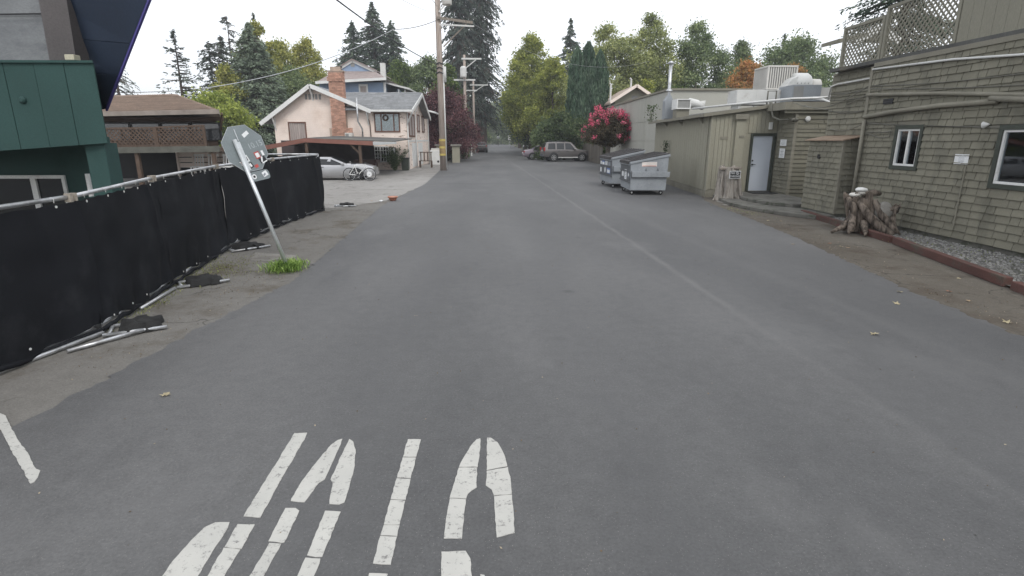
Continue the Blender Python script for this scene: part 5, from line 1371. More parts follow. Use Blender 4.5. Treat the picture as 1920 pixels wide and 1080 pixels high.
MB().box(apx - .2, apx + .2, by + 1.96, by + 2.0, kz + .45, kz + 1.1).build('gable_vent', M['ac_dark'], bh)
MB().bar((ev[0][0], by - 1.05, ez_ - .2), (ev[1][0], by - 1.05, ez_ + .2), 0.12, 0.26).build('gutter', M['white'], bh)
wx0, wx1 = (-14.6, 7.384)[0], (-13.656, 7.386)[0]
fr = MB(); fr.box(wx0, wx1, by - .08, by - .02, 7.55, 7.75); fr.box(wx0, wx0 + .15, by - .08, by - .02, 6.0, 7.55); fr.box(wx1 - .15, wx1, by - .08, by - .02, 6.0, 7.55)
w = fr.build('window', M['white'], bh); MB().box(wx0 + .15, wx1 - .15, by - .05, by - .03, 6.0, 7.55).build('pane', M['curtain'], w)
MB().box(R0 - .02, R0 + .2, by - .1, by + .1, 5, 7.95).build('corner_board', M['white'], bh)
MB().box((-12.214, 8.807)[0] - .25, (-12.214, 8.807)[0] + .25, 63, 63.5, 8.0, (-12.145, 9.968)[1]).build('flue', M['steel_white'], bh)
px0, px1 = (-12.342, 8.102)[0], (-9.473, 8.108)[0]
MB().prism([(px0, 63, 8.0), (px1, 63, 7.3), (px1, 70, 7.3), (px0, 70, 8.0)], (0, 0, .18)).build('porch_roof', M['steel_white'], bh)
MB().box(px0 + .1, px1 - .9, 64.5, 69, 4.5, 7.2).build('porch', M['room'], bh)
for xx in (px0 + 1.6, px1 - .6): MB().box(xx, xx + .12, 63.3, 63.45, 4.5, 7.4).build('post', M['white'], bh)

# ================================================================== utility poles and wires
up = thing('utility_pole', 'tall weathered timber utility pole with yellow bands beside the peach house', 'utility pole', (-4.0, 41.0, 0))
MB().tube([(-3.98, 41, 0), (-4.02, 41, 7), (-4.05, 41, 14)], [0.24, 0.2, 0.165], 12).build('shaft', M['pole'], up, smooth=True)
MB().bar((-4.1, 40.75, 10.05), (-1.7, 40.75, 9.75), 0.13, 0.16).build('crossarm', M['wood_grey'], up)
MB().bar((-3.9, 40.6, 9.6), (-1.6, 40.6, 9.5), 0.09, 0.09).build('crossarm', M['steel_white'], up)
MB().bar((-3.7, 40.78, 8.25), (-2.1, 40.78, 9.7), 0.08, 0.08).build('brace', M['wood_grey'], up)
MB().bar((-3.95, 40.78, 10.4), (-2.6, 40.78, 11.8), 0.08, 0.08).build('brace', M['steel_white'], up)
MB().lathe([(0.28, 0), (0.32, 0.05), (0.32, 0.85), (0.2, 0.95)], (-3.4, 40.9, 10.85), (0, 0, 1), 16).build('transformer', M['ac'], up, smooth=True)
MB().tube([(-3.74, 40.9, 0.1), (-3.78, 40.9, 7.1)], 0.05, 8).build('riser', M['steel_white'], up, smooth=True)
MB().tube([(-3.68, 40.88, 6.0), (-3.68, 40.88, 7.0)], 0.1, 8).build('riser_cover', M['steel_white'], up, smooth=True)
for z_ in (1.55, 2.05, 1.05):
    mb = MB().lathe([(0.26, 0), (0.26, 0.14)], (-3.98, 41, z_), (0, 0, 1), 14); mb.build('band', M['yellow'], up)
MB().lathe([(0.255, 0), (0.255, 1.0)], (-3.98, 41, 1.12), (0, 0, 1), 14).build('guard', pm('pole_guard_brown', (0.28, 0.2, 0.1), 0.8), up)
mb = MB()
for (dx, dy, z_) in ((.1, -.2, 6.9), (0, -.22, 6.6), (-.1, -.2, 7.2)):
    mb.tube([(-4.02 + .25 * math.cos(R(a)), 41 + .25 * math.sin(R(a)), z_ + .05 * math.sin(R(a * 3))) for a in range(0, 360, 30)], 0.035, 5, closed=True)
mb.build('cable_loop', M['wire'], up, kind='stuff')
def wire(name, p, q, sag, r, label, cat='wire', m=None):
    pts = [(*vl(p, q, k / 24)[:2], vl(p, q, k / 24)[2] - sag * 4 * (k / 24) * (1 - k / 24)) for k in range(25)]
    return tag(MB().tube(pts, r, 5).build(name, m or M['wire'], loc=p), label, cat)
P_ = lambda t: t
w1 = (-4.467, 5.817); wire('overhead_cable', (w1[0], 14, w1[1]), (-4.1, 41, 7.15), 0.25, 0.022, 'thick dark cable running from the top edge down to the near utility pole')
w2 = (-14.895, 4.642); wire('overhead_wire', (w2[0], 30, w2[1]), ((-6.887, 9.187)[0], 40, (-6.887, 9.187)[1]), 0.5, 0.022, 'pale service wire rising across the trees above the peach house', m=M['galv'])
wire('overhead_wire', ((-6.887, 9.187)[0], 40, (-6.887, 9.187)[1]), (-4.1, 41, 9.95), 0.15, 0.02, 'dark wire joining the service wire to the pole crossarm', m=M['wire'])
w3 = (-19.604, 4.323); wire('overhead_wire', (w3[0], 28, w3[1]), (w2[0], 30, w2[1]), 0.1, 0.014, 'thin wire over the brown roofed house at the far left')
w4 = (-4.022, 7.016); wire('overhead_wire', (w4[0], 20, w4[1]), (-4.1, 41, 10.3), 0.1, 0.010, 'thin pale wire left of the near utility pole top', m=M['galv'])
w5 = (-2.227, 6.537); wire('overhead_wire', (w5[0], 18, w5[1]), (-3.2, 41, 9.9), 0.1, 0.010, 'thin wire closest to the near utility pole top', m=M['galv'])
w6 = (9.777, 7.056); wire('overhead_wire', (-1.8, 41, 9.8), (w6[0] + 3, 50, w6[1] + 1.5), 1.4, 0.007, 'thin wire crossing the road in front of the cypress', m=M['galv'])
# further poles down the road
def far_pole(x, y, top, arms, lab, tr=False):
    t = thing('utility_pole', lab, 'utility pole', (x, y, 0), 'utility poles further down the road')
    MB().tube([(x, y, 0), (x, y, top)], [0.2, 0.14], 8).build('shaft', M['pole'], t, smooth=True)
    for (z_, a, b_) in arms: MB().box(x + a, x + b_, y - .2, y - .05, z_, z_ + .16).build('crossarm', M['steel_white'], t)
    MB().bar((x, y - .15, arms[0][0] - 1.0), (x + arms[0][2] * .7, y - .15, arms[0][0]), 0.09, 0.09).build('brace', M['steel_white'], t)
    if tr: MB().lathe([(0.32, 0), (0.35, .1), (0.35, 1.0), (0.2, 1.15)], (x - .1, y - .55, arms[0][0] - 1.9), (0, 0, 1), 12).build('transformer', M['steel_white'], t)
far_pole(-3.75, 66, 11.2, [(10.7, -.3, 1.9), (8.5, -1.2, 1.2)], 'second utility pole down the road with a white transformer', True)
far_pole(-3.9, 92, 11.0, [(10.3, -.5, 2.3), (9.5, -1.4, .6)], 'third utility pole down the road against the redwoods')

# ================================================================== cars
def build_car(name, label, Lg, Wd, H, st, m, wheel_r, wx, side_wins, front_glass, rear_glass, rear_lamps, kind):
    """st: stations (x, z_bottom, z_belt, z_roof, belt half width, roof half width), x forward"""
    t = thing(name, label, 'car')
    w = Wd / 2
    rings = []
    for (x, zb, zl, zr, wb, wr) in st:
        half = [(wb * 0.90, zb), (wb * 0.985, zb + .12), (wb, zb + (zl - zb) * .45), (wb * 0.985, zl - .1), (wb * .955, zl), (wr + .01, zr - .05), (wr * .88, zr)]
        rings.append([(x, -a, z) for a, z in half] + [(x, a, z) for a, z in reversed(half)])
    n = len(rings[0]); vs = [p for r_ in rings for p in r_]; fs = []
    for i in range(len(rings) - 1):
        for k in range(n):
            fs.append((i * n + k, i * n + (k + 1) % n, (i + 1) * n + (k + 1) % n, (i + 1) * n + k))
    fs.append(tuple(range(n))[::-1]); fs.append(tuple((len(rings) - 1) * n + k for k in range(n)))
    b = MB().add(vs, fs).build('body', m, t, smooth=True)
    md = b.modifiers.new('split', 'EDGE_SPLIT'); md.split_angle = R(32)
    def at(x):
        for i in range(len(st) - 1):
            if st[i][0] <= x <= st[i + 1][0]:
                q = (x - st[i][0]) / (st[i + 1][0] - st[i][0]); return [st[i][j] + (st[i + 1][j] - st[i][j]) * q for j in range(6)]
        return st[0] if x < st[0][0] else st[-1]
    def sp(x, h, sd, o=0.008):
        _, zb, zl, zr, wb, wr = at(x)
        a0, z0, a1, z1 = wb * .955, zl, wr + .01, zr - .05
        return (x, sd * (a0 + (a1 - a0) * h + o), z0 + (z1 - z0) * h)
    for sd in (-1, 1):
        for (xa, xb, xc, xd) in side_wins:   # bottom rear, bottom front, top front, top rear
            pts = [sp(xa, .06, sd), sp(xb, .06, sd), sp(xc, .9, sd), sp(xd, .9, sd)]
            MB().prism(pts, (0, -sd * 0.01, 0)).build('window', M['glass'], t)
    for nm, (xa, xb) in (('windshield', front_glass), ('rear_window', rear_glass)):
        A, Bq = at(xa), at(xb)     # lower station, upper station
        pts = [(xa, -A[5] * .93 - .0, A[3] + .012), (xa, A[5] * .93, A[3] + .012), (xb, Bq[5] * .85, Bq[3] + .012), (xb, -Bq[5] * .85, Bq[3] + .012)]
        MB().prism(pts, (0, 0, 0.006)).build(nm, M['glass'], t)
    for x_ in wx:
        for sd in (-1, 1):
            _, zb, zl, zr, wb, wr = at(x_)
            y_ = sd * (wb + .004)
            MB().lathe([(wheel_r * 1.17, 0), (wheel_r * 1.17, .012)], (x_, y_ - sd * .008, wheel_r + .02), (0, sd, 0), 22).build('wheel_arch', M['black'], t)
            o = (x_, y_ + sd * 0.0, wheel_r)
            wl_ = MB().lathe([(wheel_r * .62, -.2), (wheel_r * .97, -.19), (wheel_r, -.12), (wheel_r, -.02), (wheel_r * .95, .02), (wheel_r * .66, .028), (wheel_r * .64, .0)], o, (0, sd, 0), 22).build('wheel', M['tyre'], t, smooth=True)
            mb = MB().lathe([(wheel_r * .64, 0), (wheel_r * .64, .018), (wheel_r * .56, .02), (wheel_r * .54, -.01)], o, (0, sd, 0), 20)
            for k in range(6):
                a_ = R(60 * k); c, s_ = math.cos(a_), math.sin(a_)
                mb.bar((x_ + c * .05, y_ + sd * .02, wheel_r + s_ * .05), (x_ + c * wheel_r * .58, y_ + sd * .014, wheel_r + s_ * wheel_r * .58), wheel_r * .2, .02, up=(0, 1, 0))
            mb.lathe([(.06, 0), (.05, .03)], o, (0, sd, 0), 10)
            mb.build('rim', M['rim'], wl_)
    xr, xf = st[0][0], st[-1][0]
    for sd in (-1, 1):
        if kind == 'suv':
            MB().box(xr - .03, xr + .12, sd * (w - .02) - .09, sd * (w - .02) + .02 * sd + .07, 1.0, 1.32).build('tail_lamp', M['lamp_red'], t, bevel=.01)
        else:
            MB().box(xr - .01, xr + .14, min(sd * (w - .32), sd * (w - .05)), max(sd * (w - .32), sd * (w - .05)), .72, .86).build('tail_lamp', M['lamp_red'], t, bevel=.01)
        MB().box(xf - .16, xf - .005, min(sd * (w - .42), sd * (w - .1)), max(sd * (w - .42), sd * (w - .1)), .58 if kind != 'suv' else .82, .70 if kind != 'suv' else .98).build('headlight', M['lamp_clear'], t, bevel=.01)
    MB().box(xr - .07, xr + .1, -w * .93, w * .93, .38 if kind != 'suv' else .48, .56 if kind != 'suv' else .70).build('bumper', m if kind != 'suv' else M['dump_dark'], t, bevel=.03)
    MB().box(xr - .075 if kind != 'suv' else xr - .02, xr - .0, -.17, .17, .62 if kind != 'suv' else .95, .74 if kind != 'suv' else 1.07).build('number_plate', M['paper'], t)
    mb = MB().box(xf - .02, xf + .05, -w * .9, w * .9, .3, .5); mb.build('front_bumper', m, t, bevel=.03)
    for sd in (-1, 1):
        xm = side_wins[-1][1] - .1
        q = sp(xm, .1, sd)
        MB().box(q[0] - .08, q[0] + .08, min(q[1], q[1] + sd * .16), max(q[1], q[1] + sd * .16), q[2], q[2] + .13).build('mirror', m, t, bevel=.03)
        for (xa, xb, xc, xd) in side_wins[-2:] if kind != 'suv' else side_wins[-2:]:
            q = sp(xa + .12, -.35, sd, .012); q = (xa + .12, sd * (at(xa)[4] * .99 + .006), at(xa)[2] - .13)
            MB().box(q[0], q[0] + .2, min(q[1], q[1] + sd * .02), max(q[1], q[1] + sd * .02), q[2], q[2] + .03).build('handle', M['black'], t)
    return t
suv_st = [(-2.40, .48, .98, 1.12, .86, .74), (-2.34, .44, 1.08, 1.30, .92, .78), (-2.12, .42, 1.10, 1.72, .93, .72), (-1.9, .42, 1.10, 1.80, .93, .70), (0.0, .40, 1.08, 1.83, .93, .70), (0.35, .40, 1.06, 1.79, .93, .69), (1.0, .40, 1.05, 1.17, .92, .74), (1.25, .40, 1.04, 1.12, .92, .78), (2.1, .42, .98, 1.04, .90, .76), (2.35, .45, .82, .88, .84, .70)]
suv = build_car('parked_suv', 'silver grey four-door off-road car parked nose-in to the hedge on the right', 4.7, 1.86, 1.83, suv_st, M['suv'], .39, (-1.42, 1.42),
    [(-2.02, -1.25, -1.25, -1.92), (-1.12, -.38, -.38, -1.12), (-.28, .78, .22, -.28)], (.98, .36), (-2.36, -2.13), True, 'suv')
# roof rails and plastic arches
for sd in (-1, 1):
    MB().tube([(-1.8, sd * .6, 1.82), (-1.7, sd * .6, 1.88), (-.2, sd * .6, 1.90), (0.0, sd * .6, 1.84)], .022, 6).build('roof_rail', M['black'], suv, smooth=True)
    MB().box(-1.0, 1.0, min(sd * .90, sd * .97), max(sd * .90, sd * .97), .36, .42).build('running_board', M['steel_white'], suv)
suv.location = (6.85, 58.2, 0.014); suv.rotation_euler = (0, 0, R(7)); suv.scale = (1.03, 1.03, 1.06)
sed_st = [(-2.3, .40, .74, .80, .78, .60), (-2.22, .30, .88, .96, .86, .66), (-1.55, .26, .93, 1.03, .90, .68), (-1.0, .24, .94, 1.34, .90, .58), (-.55, .22, .94, 1.42, .90, .57), (.25, .22, .92, 1.41, .90, .57), (1.05, .24, .90, .97, .90, .64), (1.9, .27, .80, .86, .87, .66), (2.25, .32, .66, .70, .78, .60)]
sed = build_car('parked_sedan', 'mauve grey sedan parked nose-in beyond the silver grey off-road car', 4.6, 1.8, 1.42, sed_st, M['mauve'], .32, (-1.4, 1.4),
    [(-1.3, -.62, -.62, -.95), (-.52, .12, .05, -.5), (.2, .92, .35, .15)], (1.02, .27), (-1.5, -1.02), True, 'sedan')
sed.location = (5.1, 64.0, 0.014); sed.rotation_euler = (0, 0, R(4)); sed.scale = (1.05, 1.05, 1.08)
cou_st = [(-2.5, .40, .78, .84, .80, .60), (-2.4, .28, .90, .98, .88, .66), (-1.8, .24, .92, 1.02, .91, .68), (-1.1, .22, .92, 1.30, .91, .60), (-.6, .20, .92, 1.40, .91, .58), (.15, .20, .92, 1.39, .91, .58), (1.05, .22, .93, 1.0, .91, .66), (2.0, .25, .86, .94, .89, .70), (2.45, .28, .74, .80, .82, .66), (2.52, .34, .60, .66, .78, .6)]
cou = build_car('silver_coupe', 'low bright silver car parked under the carport behind the bicycle', 5.0, 1.85, 1.4, cou_st, M['silver'], .34, (-1.5, 1.55),
    [(-1.45, -.62, -.62, -1.08), (-.5, .95, .22, -.5)], (1.02, .17), (-1.75, -1.12), True, 'sedan')
cou.location = (-9.35, 31.9, 0.008); cou.rotation_euler = (0, 0, R(3)); cou.scale = (0.98, 0.98, 0.87)
# cars far down the road: simpler bodies, same outline
def far_car(name, label, x, y, s, mm, rot):
    t = thing(name, label, 'car'); 
    b = suv_st
    rings = []
    for (x_, zb, zl, zr, wb, wr) in b:
        half = [(wb * .9, zb), (wb, zb + .2), (wb * .95, zl), (wr, zr)]
        rings.append([(x_, -a, z) for a, z in half] + [(x_, a, z) for a, z in reversed(half)])
    vs = [p for r_ in rings for p in r_]; fs = []
    for i in range(len(rings) - 1):
        for k in range(8): fs.append((i * 8 + k, i * 8 + (k + 1) % 8, (i + 1) * 8 + (k + 1) % 8, (i + 1) * 8 + k))
    fs.append(tuple(range(8))[::-1]); fs.append(tuple((len(rings) - 1) * 8 + k for k in range(8)))
    MB().add(vs, fs).build('body', mm, t)
    MB().prism([(-2.36, -.72, 1.22), (-2.36, .72, 1.22), (-2.16, .64, 1.66), (-2.16, -.64, 1.66)], (-.02, 0, 0)).build('rear_window', M['glass'], t)
    MB().box(-2.46, -2.38, -.85, .85, .45, .75).build('bumper', M['black'], t)
    for sd in (-.8, .8):
        MB().box(-2.42, -2.3, sd - .08, sd + .08, 1.0, 1.25).build('tail_lamp', M['lamp_red'], t)
    for x_ in (-1.4, 1.4):
        for sd in (-1, 1): MB().lathe([(.38, -.1), (.38, .1)], (x_, sd * .85, .38), (0, 1, 0), 14).build('wheel', M['tyre'], t)
    for sd in (-1, 1): MB().prism([(-2.0, sd * .90, 1.15), (.7, sd * .90, 1.15), (.2, sd * .74, 1.7), (-1.9, sd * .74, 1.7)], (0, sd * .01, 0)).build('side_window', M['glass'], t)
    t.location = (x, y, .014); t.rotation_euler = (0, 0, rot); t.scale = (s, s, s)
    return t
far_car('parked_car', 'grey car seen from behind, parked far down the left side of the road', -2.9, 100, 1.0, M['suv'], R(90))
far_car('parked_car', 'pale car partly hidden behind the orange diamond sign on the right side', 6.3, 118, 1.0, M['white'], R(100))

# ================================================================== dumpsters
def make_dumpster(label, seed):
    rnd = random.Random(seed)
    t = thing('dumpster', label, 'dumpster', (0, 0, 0), 'grey dumpsters in front of the shed')
    # x: 0 street side .. 1.5 wall side; y: 0 near .. 2.15 far
    Wx, Ly = 1.42, 2.15
    z0, zf, zb = 0.16, 1.06, 1.33
    prof = [(0.03, z0), (Wx - .06, z0), (Wx, zb), (0.0, zf)]
    MB().prism([(x, 0, z) for x, z in prof], (0, Ly, 0)).build('body', M['dump'], t, bevel=0.012)
    # rim and sloping lids
    mb = MB().bar((-.03, .0, zf + .03), (Wx + .04, .0, zb + .03), .07, .075); mb.bar((-.03, Ly, zf + .03), (Wx + .04, Ly, zb + .03), .07, .075); mb.bar((-.0, .035, zf), (-.0, Ly - .035, zf), .08, .1); mb.build('rim', M['dump'], t, bevel=.006)
    for k in range(2):
        ya, yb = .04 + k * (Ly - .08) / 2 + .01, .04 + (k + 1) * (Ly - .08) / 2 - .01
        l = MB().prism([(-.06, ya, zf + .055), (Wx + .02, ya, zb + .06), (Wx + .02, ya, zb + .10), (-.06, ya, zf + .095)], (0, yb - ya, 0))
        l.prism([(-.075, ya, zf - .01), (-.06, ya, zf + .095), (-.06, ya, zf - .01)], (0, yb - ya, 0))
        l = l.build('lid', M['lid'], t, bevel=.01)
        rb = MB()
        for j in range(4):
            yy = ya + .1 + j * (yb - ya - .2) / 3
            rb.prism([(0.02, yy, zf + .108), (Wx - .1, yy, zb + .108), (Wx - .1, yy, zb + .122), (0.02, yy, zf + .122)], (0, .06, 0))
        rb.build('rib', M['lid'], l, kind='stuff')
    # fork pockets on both ends, slightly below mid height
    for ya, yb in ((-.10, -.002), (Ly + .002, Ly + .10)):
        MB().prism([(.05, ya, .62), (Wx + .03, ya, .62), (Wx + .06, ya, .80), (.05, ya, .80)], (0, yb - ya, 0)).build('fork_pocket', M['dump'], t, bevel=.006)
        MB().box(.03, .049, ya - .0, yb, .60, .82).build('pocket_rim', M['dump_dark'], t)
    # ribs across the street face
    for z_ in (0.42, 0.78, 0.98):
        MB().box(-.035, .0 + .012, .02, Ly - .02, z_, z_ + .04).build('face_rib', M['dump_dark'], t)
    MB().box(-.008, .012, .03, Ly - .03, 0.46, 0.98).build('face_shade_plate', M['dump_dark'], t)  # dark plate puts the street side's shade into the colour
    for xx, yy in ((.12, .18), (Wx - .2, .18), (.12, Ly - .2), (Wx - .2, Ly - .2)):
        c = MB().box(xx - .04, xx + .04, yy - .05, yy + .05, .105, .16).build('caster', M['black'], t)
        MB().lathe([(.04, -.028), (.075, -.026), (.078, 0), (.075, .026), (.04, .028)], (xx, yy - .02, .078), (0.15, 1, 0), 16).build('wheel', M['rubber'], c, smooth=True)
        MB().lathe([(.035, 0), (.03, .008)], (xx, yy - .05, .078), (0, -1, 0), 10).build('hub', M['steel_white'], c)
    return t, Ly, Wx
def label_on_end(t, x0, x1, z0, z1, m, y=-.003, name='sticker'): MB().box(x0, x1, y - .002, y, z0, z1).build(name, m, t)
def label_on_face(t, y0, y1, z0, z1, m, x=-.012, name='sticker'): return MB().box(x - .002, x, y0, y1, z0, z1).build(name, m, t)
d1, Ly, Wx = make_dumpster('nearer of the two grey dumpsters, with a pale sticker on its broad end', 1)
label_on_end(d1, .42, .98, .98, 1.13, pm('pale_sticker', (0.72, 0.66, 0.62), 0.6), -.003)
label_on_end(d1, .44, .96, .985, 1.01, pm('sticker_red_edge', (0.6, 0.32, 0.27), 0.6), -.0055)
for xx in (.58, 1.02): MB().tube([(xx - .03, -.02, .82), (xx, -.02, .92), (xx + .03, -.02, .82)], .008, 5).build('hook', M['dump_dark'], d1)
label_on_face(d1, .15, .45, .60, .78, M['ink']); label_on_face(d1, .7, 1.15, .50, .84, M['paper']); label_on_face(d1, 1.35, 1.75, .58, .76, M['paper']); label_on_face(d1, .2, .38, .64, .73, M['paper'], -.0145)
for k in range(5): label_on_face(d1, .78, 1.07, .54 + k * .055, .555 + k * .055, M['ink'], -.0145, 'print')
d2, _, _ = make_dumpster('farther of the two grey dumpsters, its street face covered in blue and white stickers', 2)
label_on_face(d2, .25, .6, .82, .97, M['ink']); label_on_face(d2, .75, 1.15, .80, 1.0, M['paper'], -.0125); label_on_face(d2, 1.25, 1.75, .80, .98, M['ink_blue']); label_on_face(d2, 1.3, 1.7, .82, .92, M['paper'], -.0145)
label_on_face(d2, .25, .8, .52, .72, M['ink_blue']); label_on_face(d2, .3, .75, .54, .66, M['paper'], -.0145)
MB().lathe([(.11, 0), (.11, .002)], (-.012, 1.15, .63), (-1, 0, 0), 16).build('sticker', M['paper'], d2)
for nm_, y_, z_, s_ in (('STOP', 0, 0, 0),) * 0: pass
for k in range(4): label_on_face(d2, .82, 1.08, .83 + k * .04, .842 + k * .04, M['ink'], -.0145, 'print')
label_on_face(d2, 1.8, 2.05, .82, .95, M['paper']); label_on_face(d2, 1.8, 2.05, .52, .70, M['paper'])
d1.location = (5.2, 22.3, .014); d1.rotation_euler = (0, 0, R(-2.0)); d1.scale = (1.05, 1, 1.14)
d2.location = (5.12, 25.6, .014); d2.rotation_euler = (0, 0, R(1.5)); d2.scale = (1.02, 1.22, 1.2)

# ================================================================== stumps, curb, steps
def bark_shape(name, parent, base, top, z0, z1, mat, seed, nlobe=9, flare=0.5, nz=24, n=96, jag=0.12, lean=(0, 0)):
    rnd = random.Random(seed); ph = [rnd.uniform(0, 6.28) for _ in range(8)]
    vs = []; fs = []
    for j in range(nz + 1):
        v = j / nz
        for k in range(n):
            a = 2 * math.pi * k / n
            r_ = base + (top - base) * v + flare * base * max(0, 1 - v * 4) ** 2 * (0.5 + 0.5 * math.sin(nlobe * .5 * a + ph[0]))
            r_ *= 1 - 0.15 * abs(math.sin(nlobe * .5 * a + ph[1] + v * 1.1)) ** 0.6 + 0.06 * abs(math.sin(nlobe * 1.6 * a + ph[2] - v * 1.7)) + 0.09 * math.sin(3 * a + ph[3] + v) + rnd.uniform(-.018, .018)
            z = z0 + (z1 - z0) * v + (jag * (math.sin(5 * a + ph[4]) * .5 + math.sin(11 * a + ph[5]) * .35 + rnd.uniform(-.25, .25)) if j == nz else 0)
            vs.append((base and (r_ * math.cos(a) + lean[0] * v), r_ * math.sin(a) + lean[1] * v, z))
    for j in range(nz):
        for k in range(n): fs.append((j * n + k, j * n + (k + 1) % n, (j + 1) * n + (k + 1) % n, (j + 1) * n + k))
    # hollow broken top: ring steps inward and down
    top0 = nz * n
    c1 = len(vs)
    for k in range(n):
        p = vs[top0 + k]; vs.append((lean[0] + (p[0] - lean[0]) * .72, lean[1] + (p[1] - lean[1]) * .72, p[2] - .06 + rnd.uniform(-.03, .05)))
    for k in range(n): fs.append((top0 + k, top0 + (k + 1) % n, c1 + (k + 1) % n, c1 + k))
    vs.append((lean[0], lean[1], z1 - .12)); ce = len(vs) - 1
    for k in range(n): fs.append((c1 + k, c1 + (k + 1) % n, ce))
    L_ = LOC[parent.name]
    return MB().add([(p[0] + L_.x, p[1] + L_.y, p[2] + L_.z) for p in vs], fs).build(name, mat, parent)
st1 = thing('tree_stump', 'upright grey tree stump with a black and white sign, left of the grey door', 'stump', (8.27, 20.2, 0.02))
M['stump'] = pm('silvered_stump_wood', (0.34, 0.31, 0.275), 0.95, 0.3, 4, 0.9, 40, stretch=(3, 3, 0.3), col2=(0.09, 0.075, 0.06), s2=3.5, thr=(0.5, 0.66))
bark_shape('trunk', st1, 0.40, 0.35, 0, 1.14, M['stump'], 5, 11, 0.25)
L_ = LOC[st1.name]
mb = MB()
for (a, r_, h_) in ((-35, .42, .72), (-65, .44, .4)):
    x_, y_ = 8.27 + r_ * math.cos(R(a)), 20.2 + r_ * math.sin(R(a))
    mb.tube([(x_ + .1, y_, .02), (x_, y_, h_ * .5), (x_ - .06, y_ + .05, h_ + .35)], [.11, .09, .05], 7)
mb.build('root', M['stump'], st1)
mb = MB().prism([(7.85, 19.95, 1.12), (8.6, 19.9, 1.15), (8.65, 20.4, 1.16), (8.0, 20.5, 1.13)], (0, 0, .05)); mb.build('top_plank', M['wood_grey'], st1)
sg = thing('no_parking_sign', 'small black and white NO PARKING sign fixed to the grey stump', 'sign', (8.3, 19.77, 0.85))
MB().box(8.12, 8.52, 19.755, 19.77, 0.83, 1.09).build('plate', M['paper'], sg)
MB().box(8.14, 8.50, 19.750, 19.755, 0.85, 1.07).build('field', M['black'], sg)
fm = lambda x, z: Matrix.Translation((x, 19.749, z)) @ Matrix.Rotation(R(90), 4, 'X')
text_obj('NO', 0.10, M['paper'], fm(8.235, 1.012), sg); text_obj('PARKING', 0.083, M['paper'], fm(8.32, 0.905), sg)
mb = MB().tube([(8.40 + .045 * math.cos(R(a)), 19.748, 1.012 + .045 * math.sin(R(a))) for a in range(0, 360, 24)], .007, 5, closed=True); mb.bar((8.37, 19.748, 1.045), (8.43, 19.748, .98), .012, .004, up=(0, 1, 0)); mb.build('symbol', M['paper'], sg)

st2 = thing('gnarled_stump', 'gnarled hollow tree stump with sweeping roots in front of the shingled wall', 'stump', (8.72, 13.0, 0.05))
M['stump2'] = pm('brown_stump_wood', (0.21, 0.172, 0.14), 0.95, 0.4, 5, 1.0, 45, stretch=(4, 4, 0.35), col2=(0.045, 0.035, 0.028), s2=3.0, thr=(0.44, 0.62))
bark_shape('trunk', st2, 0.34, 0.29, 0, 0.80, M['stump2'], 8, 8, 0.5, jag=.16, lean=(-.22, .08))
L_ = LOC[st2.name]
bark2 = bark_shape('side_trunk', st2, 0.16, 0.26, 0, 0.58, M['stump2'], 9, 7, 0.1, jag=.14, lean=(.36, -.2))
rr = random.Random(4)
def rootp(pts, rad): 
    MB().tube([(L_.x + a, L_.y + b, L_.z + c) for a, b, c in pts], rad, 8).build('root', M['stump2'], st2, smooth=True)
rootp([(-.3, -.1, .7), (-.18, -.30, .42), (.05, -.5, .15), (.22, -.72, 0)], [.07, .10, .11, .06])
rootp([(.0, -.2, .75), (.12, -.38, .4), (.3, -.55, .12), (.42, -.62, 0)], [.06, .09, .09, .04])
rootp([(.40, -.28, .5), (.36, -.42, .25), (.42, -.55, 0)], [.08, .07, .04])
rootp([(-.4, -.1, .5), (-.48, -.25, .2), (-.68, -.5, .02)], [.08, .09, .03])
rootp([(-.35, .0, .3), (-.6, -.1, .1), (-.9, -.2, .0)], [.1, .07, .03])
rootp([(-.25, -.3, .25), (-.3, -.5, .08), (-.45, -.75, 0)], [.08, .06, .02])
rootp([(-.1, .1, .82), (.1, .0, .90), (.3, .1, .86)], [.07, .08, .05])
rootp([(-.5, .0, .78), (-.45, -.15, .6), (-.4, -.2, .3)], [.05, .08, .06])
rs = thing('round_stone', 'round grey stone lodged in the gnarled stump', 'stone', (8.99, 12.75, .6))
def lump(name, c, rx, ry, rz, m, parent, seed=1, rough=.06):
    rnd = random.Random(seed); ph = [rnd.uniform(0, 6) for _ in range(6)]; nu, nv = 20, 12; vs = []; fs = []
    for j in range(nv + 1):
        th = math.pi * j / nv
        for i in range(nu):
            a = 2 * math.pi * i / nu
            k = 1 + rough * (math.sin(3 * a + ph[0] + 2 * th) + math.sin(5 * a - 3 * th + ph[1]) * .6)
            vs.append((c[0] + rx * k * math.sin(th) * math.cos(a), c[1] + ry * k * math.sin(th) * math.sin(a), c[2] + rz * k * math.cos(th)))
    for j in range(nv):
        for i in range(nu): fs.append((j * nu + i, j * nu + (i + 1) % nu, (j + 1) * nu + (i + 1) % nu, (j + 1) * nu + i))
    return MB().add(vs, fs).build(name, m, parent, smooth=True)
lump('body', (8.92, 12.72, .52), .19, .17, .24, M['conc'], rs, 3, .04)
ws = thing('white_stone', 'white stone ornament sitting on top of the gnarled stump', 'ornament', (8.45, 13.0, .9))
lump('upper_stone', (8.47, 12.95, 1.02), .13, .12, .055, M['white'], ws, 2); lump('middle_stone', (8.47, 12.96, .95), .10, .1, .05, M['ac'], ws, 6); lump('lower_stone', (8.36, 12.98, .90), .13, .1, .055, M['ac'], ws, 5)

